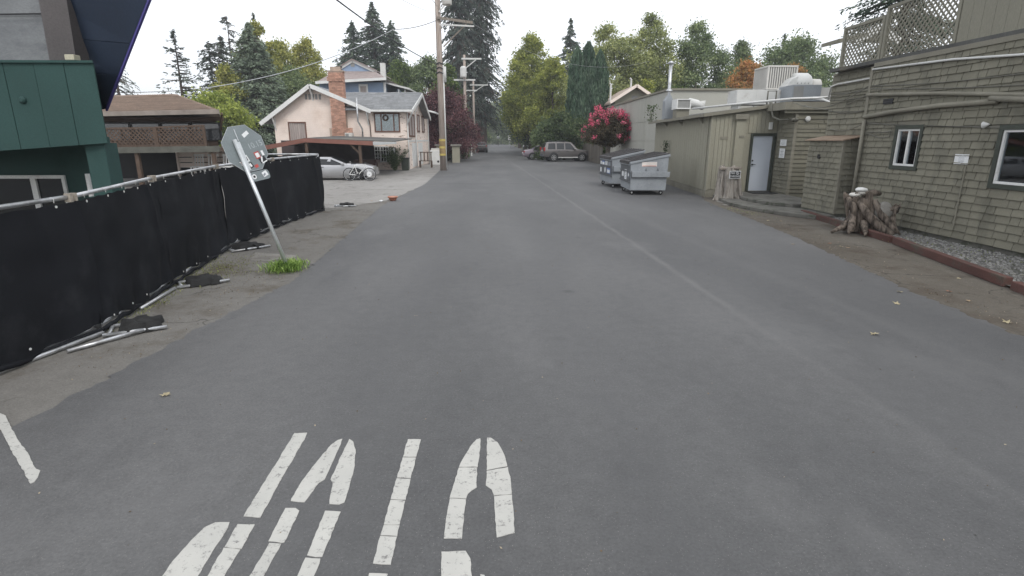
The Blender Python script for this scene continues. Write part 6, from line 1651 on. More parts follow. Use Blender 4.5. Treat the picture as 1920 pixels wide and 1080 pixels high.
# red painted curb timbers
CT = [((8.98, 16.25), (8.42, 11.6)), ((8.40, 11.45), (7.62, 7.9)), ((7.60, 7.75), (6.72, 4.0))]
for i, (p, q) in enumerate(CT):
    dz = (0.0, 0.01, -0.01)[i]
    tag(MB().bar((p[0], p[1], .075 + dz), (q[0], q[1], .075 + dz), .13, .15).build('curb_timber', M['curb'], bevel=.012, loc=(p[0], p[1], 0)),
        ['red-brown painted curb timber in front of the gnarled stump', 'middle red-brown curb timber below the narrow window', 'nearest curb timber, mostly bare brown wood, running off the right edge'][i], 'curb', 'curb timbers along the gravel bed')
# concrete steps, two curved tiers
def curved_slab(label, pts, z0, z1, nm):
    t = MB().prism([(x, y, z0) for x, y in pts], (0, 0, z1 - z0)).build(nm, M['conc_dark'], loc=(pts[0][0], pts[0][1], z0), bevel=.015)
    return tag(t, label, 'step')
curved_slab('lower tier of the concrete entrance steps beside the red curb', [(8.15, 21.2), (7.98, 20.3), (7.72, 18.6), (7.86, 17.2), (8.3, 15.9), (8.75, 15.2), (9.28, 15.15), (9.28, 17.05), (10.45, 17.05), (10.45, 21.4)], 0.01, 0.12, 'entrance_step')
curved_slab('upper tier of the concrete entrance steps in front of the grey door', [(8.85, 21.3), (8.62, 20.2), (8.45, 19.0), (8.7, 17.7), (9.1, 17.1), (10.42, 17.1), (10.42, 21.4)], 0.12, 0.22, 'entrance_step')
mt = thing('door_mat', 'dark rubber mat lying on the top step at the grey door', 'mat', (9.5, 20.9, .22))
MB().prism([(9.35, 20.5, .221), (10.0, 20.3, .221), (10.36, 20.6, .221), (10.36, 21.4, .221), (9.5, 21.4, .221)], (0, 0, .018)).build('pad', M['rubber'], mt)

# terracotta bowl
pt = thing('terracotta_bowl', 'terracotta flower bowl standing at the edge of the road', 'flower pot', (-3.85, 20.4, .014))
MB().lathe([(.09, 0), (.12, .03), (.155, .10), (.16, .11), (.18, .11), (.183, .15), (.163, .155), (.147, .115), (.015, .10)], (-3.85, 20.4, .014), (0, 0, 1), 28).build('bowl', M['terracotta'], pt, smooth=True)
MB().lathe([(.174, .125), (.184, .125), (.184, .137), (.174, .137)], (-3.85, 20.4, .016), (0, 0, 1), 28).build('rim_stripe', pm('pale_terracotta', (.6, .36, .28), .8), pt)
wb_ = thing('white_rag', 'small white rag on the ground beside the terracotta bowl', 'rag', (-4.2, 20.2, .01))
lump('cloth', (-4.22, 20.15, .03), .06, .05, .03, M['paper'], wb_, 4, .2)

# bicycle leaning in front of the silver car
bk = thing('bicycle', 'white framed bicycle parked in front of the silver car', 'bicycle', (-7.6, 30.6, 0.008))
def bp(x, z, y=0.0): return (-7.5 + x, 30.55 + y, .008 + z)
for nm_, xc in (('rear', -.50), ('front', .56)):
    wl_ = MB().tube([bp(xc + .33 * math.cos(R(a)), .345 + .33 * math.sin(R(a))) for a in range(0, 360, 12)], .022, 6, closed=True).build('wheel', M['rubber'], bk, smooth=True)
    MB().tube([bp(xc + .305 * math.cos(R(a)), .345 + .305 * math.sin(R(a))) for a in range(0, 360, 15)], .012, 5, closed=True).build('rim', M['galv'], wl_)
    mb = MB()
    for a in range(0, 360, 24): mb.tube([bp(xc, .345), bp(xc + .3 * math.cos(R(a)), .345 + .3 * math.sin(R(a)))], .003, 3)
    mb.lathe([(.03, -.04), (.03, .04)], bp(xc, .345), (0, 1, 0), 8)
    mb.build('spokes', M['galv'], wl_, kind='stuff')
mb = MB()
for p, q in (((-.50, .345), (-.05, .30)), ((-.50, .345), (-.2, .78)), ((-.05, .30), (-.22, .84)), ((-.05, .30), (.38, .76)), ((-.2, .80), (.36, .84)), ((.56, .345), (.36, .9))):
    mb.tube([bp(*p), bp(*q)], .02, 7)
mb.build('frame', M['white'], bk)
MB().tube([bp(.35, .92, -.28), bp(.40, .98, -.12), bp(.38, .97, 0), bp(.40, .98, .12), bp(.35, .92, .28)], .014, 6).build('handlebar', M['black'], bk)
MB().prism([bp(-.38, .87, -.07), bp(-.10, .88, -.02), bp(-.10, .88, .02), bp(-.38, .87, .07)], (0, 0, .045)).build('saddle', M['black'], bk, bevel=.01)
MB().tube([bp(-.22, .84), bp(-.235, .88)], .014, 6).build('seat_post', M['galv'], bk)
c_ = MB().lathe([(.09, 0), (.09, .008)], bp(-.05, .30, -.03), (0, 1, 0), 16).build('chainring', M['black'], bk)
MB().bar(bp(-.05, .30, -.05), bp(.02, .14, -.05), .02, .012).build('crank', M['galv'], bk)
MB().lathe([(.12, 0), (.14, .005)], bp(.56, .36, -.03), (0, -1, 0), 16).build('wheel_disc', M['paper'], bk)

# road signs far on the right
sgx, sgy = 2.95 + 1.5, 100
t = thing('road_works_sign', 'orange diamond road sign on a post under the sycamores', 'road sign', (2.6, 92, 0))
ox, oz = (5.454, 3.217)
MB().box(ox - .05, ox + .05, 92.05, 92.15, 0, oz + .5).build('post', M['wood_brown'], t)
MB().prism([(ox - .75, 92, oz), (ox, 92, oz - .75), (ox + .75, 92, oz), (ox, 92, oz + .75)], (0, .04, 0)).build('plate', M['orange'], t)
mb = MB().bar((ox - .15, 91.985, oz - .3), (ox + .2, 91.985, oz + .3), .14, .01, up=(0, 1, 0)); mb.bar((ox + .1, 91.985, oz - .3), (ox - .1, 91.985, oz + .1), .1, .01, up=(0, 1, 0)); mb.build('symbol', M['black'], t)
t = thing('parking_sign', 'small white road sign on a thin post above the mauve sedan', 'road sign', (4.8, 70, 0))
ox, oz = (4.996, 2.712)
MB().tube([(ox, 70.05, 0), (ox, 70.05, oz)], .04, 6).build('post', M['galv'], t); MB().box(ox - .22, ox + .22, 70, 70.03, oz - .32, oz + .35).build('plate', M['white'], t); MB().box(ox - .12, ox + .12, 69.985, 70, oz - .05, oz + .2).build('symbol', M['ink'], t)
t = thing('parking_sign', 'tiny white road sign at the far end of the avenue', 'road sign', (0.5, 150, 0))
ox, oz = (2.782, 2.683)
MB().tube([(ox, 150.05, 0), (ox, 150.05, oz)], .06, 6).build('post', M['galv'], t); MB().box(ox - .35, ox + .35, 150, 150.05, oz - .6, oz + .6).build('plate', M['white'], t)
t = thing('hydrant_post', 'white banded marker post on the left kerb beyond the picket fence', 'post', (-5.2, 78, 0))
ox, oz = (-3.701, 1.167)
MB().box(ox - .08, ox + .08, 78, 78.15, 0, oz + .3).build('post', M['white'], t)
for z_ in (.5, .95): MB().box(ox - .35, ox + .35, 77.9, 78.0, oz - .9 + z_, oz - .75 + z_).build('board', M['plank'], t)
t = thing('lamp_globe', 'distant white globe lamp at the end of the avenue', 'lamp', (-3, 200, 0))
ox, oz = (-0.181, 2.86)
MB().tube([(ox, 200, 0), (ox, 200, oz)], .08, 6).build('post', M['wood_brown'], t); MB().lathe([(.1, -.5), (.45, -.3), (.5, 0), (.4, .35), (.1, .5)], (ox, 200, oz), (0, 0, 1), 12).build('globe', M['white'], t, smooth=True)
# hedge-side board fence behind the off-road car
t = thing('board_fence', 'tall grey board fence behind the off-road car and pink bush', 'fence', (9.1, 55, 0))
for i in range(52):
    y_ = 49.8 + i * 0.36
    MB().box(9.05, 9.09, y_, y_ + .335, 0.04, 1.75 + random.uniform(-.04, .04)).build('board', M['plank'], t)
MB().box(9.10, 9.16, 49.8, 68.5, 1.35, 1.45).build('rail', M['plank'], t)

# ================================================================== vegetation
def quads_mesh(name, V, mat):
    """V: (n,4,3) array of quads"""
    n = V.shape[0]
    me = bpy.data.meshes.new(name)
    me.vertices.add(4 * n); me.vertices.foreach_set('co', V.reshape(-1).astype(np.float32))
    me.loops.add(4 * n); me.loops.foreach_set('vertex_index', np.arange(4 * n, dtype=np.int32))
    me.polygons.add(n); me.polygons.foreach_set('loop_start', np.arange(0, 4 * n, 4, dtype=np.int32))
    me.update(calc_edges=True)
    me.materials.append(mat)
    return me

def unit(a): return a / (np.linalg.norm(a, axis=1, keepdims=True) + 1e-9)

def leaf_quads(rng, C, size, aspect=0.6, up_bias=0.5, dirs=None, dj=0.5):
    n = len(C)
    if dirs is None: u = unit(rng.normal(size=(n, 3)))
    else: u = unit(dirs + rng.normal(size=(n, 3)) * dj)
    nm = rng.normal(size=(n, 3)); nm[:, 2] += up_bias * np.sign(rng.random(n) - 0.1)
    v = unit(np.cross(unit(nm), u))
    s = size * rng.uniform(0.6, 1.35, (n, 1))
    a = u * s * 0.5; b = v * s * 0.5 * aspect
    # rhombus with an offset waist so it reads as a leaf cluster, not a card
    k = rng.uniform(-0.25, 0.25, (n, 1))
    return np.stack([C - a, C + b + a * k, C + a, C - b + a * k], axis=1)

def link(name, me, parent):
    o = bpy.data.objects.new(name, me); COL.objects.link(o); o.parent = parent; LOC[o.name] = LOC[parent.name]; return o

def trunk_parts(t, x, y, h, r, mat, limbs, rng, lean=0.0, name='trunk'):
    mb = MB()
    k = 7
    path = [(x + lean * h * (i / k) + float(rng.normal(0, r * .25)) * (i > 0), y + float(rng.normal(0, r * .2)) * (i > 0), h * i / k) for i in range(k + 1)]
    mb.tube(path, [r * (1.25 if i == 0 else 1) * (1 - 0.88 * i / k) for i in range(k + 1)], 8)
    for (z, a, ln, up) in limbs:
        i = min(int(z / h * k), k - 1); p = vl(path[i], path[i + 1], z / h * k - i)
        q = (p[0] + math.cos(a) * ln * .5, p[1] + math.sin(a) * ln * .5, p[2] + up * .4); e = (p[0] + math.cos(a) * ln, p[1] + math.sin(a) * ln, p[2] + up)
        rr_ = r * (1 - .85 * z / h) * .5
        mb.tube([p, q, e], [rr_, rr_ * .6, rr_ * .15], 5)
    return mb.build(name, mat, t)

def broadleaf(label, x, y, h, rad, z0, mat, seed, n=14000, leaf=0.3, prof=None, nclump=90, bark=None, trunk_r=None, group=None, name='broadleaf_tree', cs=0.25, flat=0.8, yr=1.0, cat='tree', gap=0.0):
    rng = np.random.default_rng(seed)
    t = thing(name, label, cat, (x, y, 0), group)
    prof = prof or [(0, .45), (.15, .85), (.4, 1.0), (.65, .85), (.85, .5), (1, .12)]
    P = np.array(prof)
    tt = rng.random(nclump) ** 0.9
    rr_ = np.interp(tt, P[:, 0], P[:, 1]) * rad
    lob = 1 + 0.16 * np.sin(3 * rng.random() * 6 + np.arange(nclump)) 
    ang = rng.random(nclump) * 2 * np.pi
    lobes = 1 + 0.22 * np.sin(2 * ang + seed) + 0.14 * np.sin(5 * ang + tt * 9 + seed * 2)
    q = np.sqrt(rng.uniform(0.12, 1.0, nclump))
    cx = x + np.cos(ang) * rr_ * q * lobes; cy = y + np.sin(ang) * rr_ * q * lobes * yr; cz = z0 + tt * (h - z0)
    C = np.stack([cx, cy, cz], 1)
    sz = rad * cs * rng.uniform(0.6, 1.45, nclump) * (0.55 + 0.45 * np.interp(tt, P[:, 0], P[:, 1]))
    w = sz ** 2; w /= w.sum()
    n = int(n * 1.5); idx = rng.choice(nclump, n, p=w)
    d = rng.normal(size=(n, 3)); d = unit(d) * (rng.random((n, 1)) ** 0.6)
    L_ = C[idx] + d * sz[idx][:, None] * np.array([1.15, 1.15, flat])
    # stray outer twigs
    m_ = int(n * .14); j = rng.choice(nclump, m_); L_[:m_] = C[j] + unit(rng.normal(size=(m_, 3))) * sz[j][:, None] * rng.uniform(1.0, 1.6, (m_, 1))
    off = np.array([x, y, 0])
    me = quads_mesh('crown', leaf_quads(rng, L_ - off, leaf * .78, 0.72), mat)
    link('crown', me, t)
    limbs = []
    tr = trunk_r or h * 0.018
    for k in range(12):
        i = int(rng.integers(nclump)); a = math.atan2(cy[i] - y, cx[i] - x); ln = math.hypot(cx[i] - x, cy[i] - y); zz = max(z0 * .7, cz[i] - ln * .9 - .3)
        if zz < h * .85: limbs.append((min(zz, h * .8), a, ln, cz[i] - min(zz, h * .8)))
    trunk_parts(t, x, y, h * .92, tr, bark or M['bark'], limbs, rng)
    return t

def conifer(label, x, y, h, rad, mat, seed, z0=1.5, dens=1.0, nb=None, leaf=0.35, droop=0.25, group=None, name='conifer_tree', irregular=0.25, top_pow=0.9, gap=0.0, per=46, prof=None, trunk_r=None, upc=0.0):
    """trunk with whorled branches, each carrying sprays of needles that hang below and beside it"""
    rng = np.random.default_rng(seed)
    t = thing(name, label, 'tree', (x, y, 0), group)
    nb = nb or int(150 * dens)
    zs = z0 + (h - z0) * (np.sort(rng.random(nb)) ** 0.95)
    V = []; br = MB(); k = 0
    for z in zs:
        f = (z - z0) / (h - z0)
        base = np.interp(f, [p[0] for p in prof], [p[1] for p in prof]) if prof else (1 - f) ** top_pow
        ln = rad * (base + 0.03) * rng.uniform(1 - irregular * 2, 1 + irregular * .5)
        if ln < 0.12: ln = 0.12
        if rng.random() < gap: continue
        a = rng.random() * 2 * math.pi
        d = np.array([math.cos(a), math.sin(a), 0.0])
        m_ = max(6, int(per * (ln / rad) ** 1.0))
        s = rng.random(m_) ** 0.75
        P0 = np.array([0, 0, z]); 
        pts = P0 + d * (ln * s)[:, None]
        pts[:, 2] += -droop * ln * s ** 1.6 + upc * ln * s ** 3 + rng.normal(0, .02 * rad, m_)
        lat = np.array([-d[1], d[0], 0.0])
        wdt = ln * 0.26 * (1 - s * .55)
        pts += lat * (rng.uniform(-1, 1, m_) * wdt)[:, None]
        pts[:, 2] -= rng.random(m_) * leaf * .6
        dirs = d * 1.0 + lat * rng.uniform(-.9, .9, (m_, 1)) + np.array([0, 0, -droop * 1.6])
        V.append(leaf_quads(rng, pts, leaf, 0.34, 1.2, dirs, 0.35))
        if k % 2 == 0 or dens < .9: br.tube([(x, y, z), (x + d[0] * ln * .5, y + d[1] * ln * .5, z - droop * ln * .33 + upc * ln * .12), (x + d[0] * ln * .92, y + d[1] * ln * .92, z - droop * ln * .87 + upc * ln * .78)], [h * .0045 + .014, h * .0034 + .010, .008], 3)
        k += 1
    me = quads_mesh('crown', np.concatenate(V), mat)
    link('crown', me, t)
    r_ = trunk_r or h * .014
    br.tube([(x, y, 0), (x, y, h * .4), (x, y, h * .99)], [r_ * 1.3, r_ * .8, r_ * .08], 9)
    br.build('trunk', M['bark'], t)
    return t

F = {}
_lm = leafmat
def leafmat(name, c1, c2, c3=None, trans=.3, s=.25, k=1.45):
    def g(c):
        m = sum(c) / 3; return tuple(min(.9, k * (v * .88 + m * .12)) for v in c)
    return _lm(name, g(c1), g(c2), g(c3) if c3 else None, trans, s)

F['syc'] = leafmat('sycamore_leaf', (0.10, 0.125, 0.025), (0.36, 0.37, 0.07), (0.21, 0.24, 0.045), 0.4, .3)
F['syc2'] = leafmat('olive_sycamore_leaf', (0.11, 0.135, 0.05), (0.37, 0.39, 0.15), (0.22, 0.25, 0.09), 0.35, .25)
F['syc3'] = leafmat('green_sycamore_leaf', (0.068, 0.1, 0.046), (0.235, 0.28, 0.125), (0.135, 0.18, 0.078), 0.3, .25)
F['dark'] = leafmat('dark_broad_leaf', (0.026, 0.044, 0.02), (0.11, 0.145, 0.062), (0.056, 0.086, 0.035), 0.25, .3)
F['mid'] = leafmat('mid_green_leaf', (0.04, 0.07, 0.018), (0.15, 0.2, 0.05), (0.085, 0.125, 0.032), 0.35, .4)
F['yel'] = leafmat('yellow_green_leaf', (0.11, 0.13, 0.03), (0.42, 0.40, 0.11), (0.25, 0.26, 0.06), 0.4, .35)
F['lime'] = leafmat('lime_leaf', (0.09, 0.13, 0.02), (0.34, 0.38, 0.08), (0.2, 0.24, 0.045), 0.4, .5)
F['plum'] = leafmat('purple_plum_leaf', (0.036, 0.017, 0.021), (0.17, 0.08, 0.082), (0.095, 0.044, 0.05), 0.25, .5)
F['orange'] = leafmat('autumn_leaf', (0.15, 0.11, 0.03), (0.48, 0.22, 0.08), (0.30, 0.17, 0.05), 0.35, .35)
F['conif'] = leafmat('conifer_needle', (0.03, 0.05, 0.038), (0.12, 0.155, 0.105), (0.062, 0.092, 0.064), 0.15, .3)
F['redw'] = leafmat('redwood_needle', (0.03, 0.042, 0.036), (0.11, 0.13, 0.105), (0.062, 0.08, 0.066), 0.15, .3)
F['cyp'] = leafmat('cypress_leaf', (0.025, 0.055, 0.034), (0.115, 0.175, 0.11), (0.06, 0.105, 0.064), 0.15, .8)
F['deod'] = leafmat('blue_green_needle', (0.085, 0.11, 0.08), (0.23, 0.28, 0.19), (0.15, 0.19, 0.13), 0.2, .35)
F['crape'] = leafmat('crape_leaf', (0.035, 0.028, 0.022), (0.13, 0.10, 0.06), (0.07, 0.06, 0.035), 0.25, 1.2)
F['pink'] = leafmat('pink_blossom', (0.36, 0.05, 0.10), (0.66, 0.22, 0.28), (0.58, 0.06, 0.15), 0.3, 1.5)
F['bush'] = leafmat('bush_leaf', (0.03, 0.055, 0.02), (0.16, 0.2, 0.1), (0.07, 0.11, 0.045), 0.25, 2)
F['grass'] = leafmat('fresh_grass', (0.06, 0.12, 0.02), (0.26, 0.36, 0.09), (0.14, 0.23, 0.04), 0.35, 6)
F['drygrass'] = leafmat('pale_weed', (0.10, 0.11, 0.035), (0.25, 0.26, 0.1), (0.16, 0.18, 0.06), 0.3, 6)

def at(u, yd): 
    return 0
SYC = [(0, .35), (.12, .8), (.3, 1.0), (.55, .86), (.78, .55), (.92, .26), (1, .06)]
TALL = [(0, .5), (.2, .9), (.45, 1.0), (.7, .75), (.88, .42), (1, .08)]
def tree_px(fn, label, ul, ur, vt, yd, mat, seed, **k):
    """helper: a tree whose crown spans columns ul..ur and reaches row vt when seen from the road, standing yd metres away"""
    return None

# ---- right avenue: the bright sycamores over the road
broadleaf('broad bright green sycamore overhanging the right side of the road', 4.7, 84, 16.0, 4.3, 2.6, F['syc'], 11, 30000, .34, SYC, 150, name='sycamore_tree', trunk_r=.3)
broadleaf('shorter bright green sycamore beside the cypress, nearer than its neighbour', 7.2, 78, 12.6, 3.0, 2.4, F['syc'], 12, 20000, .32, SYC, 110, name='sycamore_tree', trunk_r=.28)
broadleaf('dull green avenue tree arching low over the road end on the right', 5.2, 112, 14.5, 5.0, 2.2, F['syc3'], 13, 20000, .4, SYC, 120, name='avenue_tree')
broadleaf('dark avenue tree filling the gap behind the orange diamond sign', 7.5, 98, 8.5, 4.0, 1.2, F['dark'], 14, 15000, .38, TALL, 80, name='avenue_tree')
# ---- sycamore row behind the shed
rows_ = [((12.899, 6.104), 13.9, 3.5, F['syc2'], 21, 'olive green tall sycamore directly behind the cypress clump'),
         ((18.345, 6.111), 15.9, 3.35, F['syc3'], 22, 'tall grey green sycamore to the right of the flue, its crown thin and spired'),
         ((24.211, 6.118), 15.2, 3.6, F['syc3'], 23, 'dense tall sycamore centred above the exhaust fan')]
rows_ = [((13.032, 6.104), 15.1, 4.3, F['syc2'], 21, 'olive green tall sycamore directly behind the cypress clump'),
         ((18.345, 6.111), 16.3, 4.0, F['syc2'], 22, 'tall thin spired sycamore left of the galvanised flue'),
         ((24.211, 6.118), 15.4, 4.3, F['syc3'], 23, 'dense dark green sycamore between the flue and the rooftop air conditioner')]
for (p, hh, rd_, mt_, sd_, lb) in rows_:
    broadleaf(lb, p[0], 72, hh, rd_, 3.0, mt_, sd_, 17000, .31, TALL, 120, name='sycamore_tree', bark=M['bark_light'], trunk_r=.22, group='sycamores behind the shed', cs=.24)
broadleaf('small rounded green tree low between the sycamores and the tan gable', (21.068, 4.699)[0], 68, 8.2, 3.2, 1.5, F['mid'], 24, 9000, .3, None, 60)
broadleaf('lime green low tree right behind the tan gabled roof', (16.443, 4.911)[0], 66, 8.4, 2.6, 1.5, F['syc'], 25, 9000, .3, None, 60)
broadleaf('grey green spire shaped tree left of the orange tree', (31.207, 7.674)[0], 76, 14.2, 3.5, 2, F['syc3'], 26, 15000, .3, [(0, .9), (.3, 1), (.55, .7), (.8, .33), (1, .06)], 90, trunk_r=.2)
broadleaf('large rounded dark tree behind the rooftop machines', (39.124, 7.832)[0], 78, 14.4, 6.6, 2, F['syc3'], 27, 30000, .36, [(0, .95), (.3, 1.0), (.6, .85), (.82, .55), (.93, .34), (1, .1)], 150, trunk_r=.4)
conifer('small dark pointed conifer poking above the large rounded tree', (40.491, 12.596)[0], 84, 16.6, 2.4, F['conif'], 28, z0=9, nb=70, per=30, leaf=.5)
broadleaf('orange and yellow autumn tree behind the pale roof duct', (24.624, 5.353)[0], 58, 9.2, 3.0, 2, F['orange'], 29, 12000, .27, None, 80)
broadleaf('orange autumn tree right of the rooftop air conditioner', (29.333, 5.359)[0], 58, 9.3, 2.2, 2, F['orange'], 30, 9000, .27, None, 60)
broadleaf('dark green tree low behind the white swamp cooler', (22.625, 5.024)[0], 62, 7.4, 3.0, 1.5, F['dark'], 31, 10000, .3, None, 60)
for i, (u_, yd, hh, rd_, mt_, lb) in enumerate(((1168, 84, 13.2, 4.0, 'syc', 'bright yellow green tree filling the gap left of the thin spired sycamore'), (1255, 84, 12.6, 3.8, 'syc2', 'olive tree in the gap behind the galvanised flue'), (1345, 86, 11.6, 3.8, 'syc3', 'grey green tree in the gap left of the spire shaped tree'), (1425, 88, 13.0, 4.2, 'syc3', 'grey green tree in the gap behind the orange autumn trees'))):
    x_ = (u_ - 935) / 1042 * yd * 1.035
    broadleaf(lb, x_, yd, hh, rd_, 1.5, F[mt_], 200 + i, 14000, .34, TALL, 100, name='broadleaf_tree', trunk_r=.2)
# ---- cypress clump
for i, (u_, hh, rd_) in enumerate((((8.389, 5.606), 11.2, 1.0), ((9.699, 5.663), 11.9, 1.1), ((10.909, 5.637), 11.0, 1.0))):
    rng = np.random.default_rng(40 + i)
    x_, y_ = u_[0], (63, 64, 63.5)[i]
    t = thing('cypress_tree', ('left', 'tallest middle', 'right')[i] + ' column of the dark cypress clump behind the pink bush', 'tree', (x_, y_, 0), 'cypress clump')
    n = 15000
    f = rng.random(n); a = rng.random(n) * 2 * np.pi
    prof = np.interp(f, [0, .08, .5, .8, .93, 1], [.7, 1, 1, .85, .55, .08]) * rd_ * (1 + .15 * np.sin(a * 5 + f * 12) + .1 * np.sin(a * 9 - f * 25))
    r_ = prof * np.sqrt(rng.uniform(.45, 1, n))
    C = np.stack([np.cos(a) * r_, np.sin(a) * r_, .4 + f * (hh - .4)], 1)
    C[:, 2] += .35 * np.sin(a * 7 + i) * (f > .8)
    dirs = np.stack([np.cos(a) * .15, np.sin(a) * .15, np.ones(n)], 1)
    link('crown', quads_mesh('crown', leaf_quads(rng, C, .42, .22, 0, dirs, .22), F['cyp']), t)
    MB().tube([(x_, y_, 0), (x_, y_, hh * .8)], [.2, .03], 7).build('trunk', M['bark'], t)
broadleaf('loose dark shrub mass under the cypress behind the off-road car', (7.172, 3.367)[0], 62.5, 4.6, 3.2, .3, F['dark'], 45, 12000, .26, [(0, .9), (.4, 1), (.8, .7), (1, .2)], 70, name='shrub', cat='shrub', yr=.7)
broadleaf('grey green shrub leaning over the road left of the cypress', (6.152, 3.523)[0], 70, 4.2, 2.4, .3, F['syc3'], 46, 9000, .26, [(0, .9), (.4, 1), (.8, .7), (1, .2)], 50, name='shrub', cat='shrub')
broadleaf('dark shrub spilling over the grey board fence below the pink bush', 10.9, 54.0, 3.4, 1.7, .3, F['dark'], 47, 10000, .22, [(0, .9), (.4, 1), (.8, .7), (1, .2)], 60, name='shrub', cat='shrub', yr=1.6)
# ---- pink crape myrtle in front of the hall
rng = np.random.default_rng(50)
cxx, cyy = 8.05, 42.0
t = thing('crape_myrtle', 'pink flowering crape myrtle with dark leaves beside the hall wall', 'flowering tree', (cxx, cyy, 0))
mb = MB(); tips = []
for k in range(120):
    a = rng.random() * 2 * math.pi; el = rng.uniform(-.15, 1.35); ln = rng.uniform(1.6, 2.1)
    b0 = np.array([cxx + .15 * math.cos(a), cyy + .15 * math.sin(a), 1.95])
    e = b0 + np.array([math.cos(a) * math.cos(el) * ln * .95, math.sin(a) * math.cos(el) * ln * .95, math.sin(el) * ln + .35])
    mid = (b0 + e) / 2 + np.array([0, 0, .12]); e[0] = min(e[0], 9.24); tips.append((b0, mid, e))
    if k % 2 == 0: mb.tube([(cxx + .1 * math.cos(a), cyy + .1 * math.sin(a), 0), tuple(b0), tuple(mid), tuple(e)], [.05, .035, .02, .008], 4)
mb.build('stems', M['bark_light'], t)
V = []; Pk = []
for (b0, mid, e) in tips:
    for _ in range(3):
        s = rng.random(95)[:, None]; P3 = (1 - s) ** 2 * b0 + 2 * s * (1 - s) * mid + s ** 2 * e + rng.normal(0, .16, (95, 3)); V.append(P3)
    if rng.random() < (.25 + .5 * min(1, max(0, (e[2] - 2.2) / 1.6))):
        m_ = int(rng.uniform(22, 60)); d = (e - mid) / np.linalg.norm(e - mid)
        Pk.append(e + d * rng.uniform(-.12, .3, (m_, 1)) + rng.normal(0, .075, (m_, 3)))
V = np.concatenate(V) - np.array([cxx, cyy, 0]); Pk = np.concatenate(Pk) - np.array([cxx, cyy, 0])
link('crown', quads_mesh('crown', leaf_quads(rng, V, .13, .5), F['crape']), t)
link('blossoms', quads_mesh('blossoms', leaf_quads(rng, Pk, .11, .8), F['pink']), t)
# ---- vines and weeds on the shed
def tuft(name, label, x, y, z, w, h, n, mat, seed, leaf=.05, cat='plant', parent=None):
    rng = np.random.default_rng(seed); t = thing(name, label, cat, (x, y, z))
    C = np.stack([rng.normal(0, w * .4, n), rng.normal(0, w * .3, n), rng.random(n) ** .8 * h], 1)
    link('foliage', quads_mesh('foliage', leaf_quads(rng, C, leaf, .6), mat), t)
    st = MB()
    for k in range(5): st.tube([(x + float(rng.normal(0, w * .15)), y, z), (x + float(rng.normal(0, w * .4)), y, z + h * .9)], .006, 3)
    st.build('stem', M['bark'], t)
    return t
tuft('wall_weed', 'leafy weed growing on the left end of the shed roof edge', 8.2, 31.0, 3.08, .35, .85, 160, F['dark'], 51, .1)
tuft('climbing_weed', 'thin climbing weed against the shed wall behind the dumpsters', 8.15, 27.8, 1.2, .2, .9, 130, F['dark'], 52, .09)

# ---- left side
broadleaf('low lime green bush tree beyond the deck house', (-23.112, 2.657)[0], 48, 5.4, 3.5, .3, F['lime'], 61, 14000, .26, [(0, .8), (.35, 1), (.7, .8), (1, .3)], 80)
broadleaf('dark green low tree behind the right end of the lattice deck', (-22.497, 2.615)[0], 45, 3.6, 2.2, .2, F['dark'], 62, 9000, .22, [(0, .8), (.35, 1), (.7, .8), (1, .3)], 60)
p = (-24.566, 5.4)
conifer('very broad dense blue green conifer left of the peach house', p[0], 60, 13.2, 3.9, F['deod'], 63, z0=.5, nb=620, per=70, leaf=.36, droop=.3, irregular=.12, prof=[(0, .95), (.2, 1.0), (.45, .9), (.7, .62), (.85, .38), (1, .04)], upc=.1)
conifer('thin dark spire of a conifer rising behind the yellow treetop', (-28.763, 12.703)[0], 72, 16.6, 1.6, F['conif'], 64, z0=9, nb=60, per=24, leaf=.4)
broadleaf('yellow green tree top crowning the big blue green conifer', (-26.151, 10.192)[0], 66, 14.2, 2.2, 8, F['yel'], 65, 8000, .28, None, 45)
broadleaf('yellow green autumn tree left of the big conifer', (-26.343, 5.289)[0], 58, 9.0, 2.2, 1, F['yel'], 66, 11000, .28, TALL, 70)
broadleaf('tall yellow tree between the conifer and the blue house, left half', (-26.312, 8.515)[0], 72, 13.3, 3.4, 3, F['yel'], 67, 15000, .3, None, 90, gap=.1)
broadleaf('tall yellow tree between the conifer and the blue house, right half', (-23.551, 8.699)[0], 74, 13.9, 3.4, 3, F['yel'], 68, 15000, .3, None, 90)
broadleaf('dull green tree under the yellow trees behind the peach house gable', (-22.938, 6.299)[0], 66, 9.6, 4.4, 1, F['syc3'], 69, 14000, .3, None, 90)
conifer('sparse bare-limbed conifer standing alone above the brown roof', (-30.834, 7.745)[0], 58, 12.2, 4.2, F['redw'], 70, z0=2.5, nb=120, per=44, leaf=.36, droop=.05, irregular=.32, upc=.12, trunk_r=.2)
conifer('sparse conifer partly hidden by the blue eave', (-33.1, 6.279)[0], 52, 10.2, 4.4, F['redw'], 71, z0=2, nb=110, per=36, leaf=.26, droop=.45, irregular=.2, trunk_r=.2)
conifer('left of a pair of dark ragged redwoods', (-33.443, 7.134)[0], 70, 13.2, 2.4, F['redw'], 72, z0=2, nb=190, per=30, leaf=.4, prof=[(0, .9), (.7, .85), (.92, .7), (1, .2)], irregular=.35)
conifer('right of a pair of dark ragged redwoods', (-32.926, 7.279)[0], 72, 14.0, 2.1, F['redw'], 73, z0=2, nb=180, per=30, leaf=.4, prof=[(0, .9), (.7, .85), (.92, .7), (1, .2)], irregular=.35)
conifer('thin ragged redwood top poking above the pair', (-35.41, 12.549)[0], 80, 17.8, 1.6, F['redw'], 74, z0=9, nb=42, per=26, leaf=.42, irregular=.4, prof=[(0, .6), (.7, .7), (.9, .9), (1, .3)])
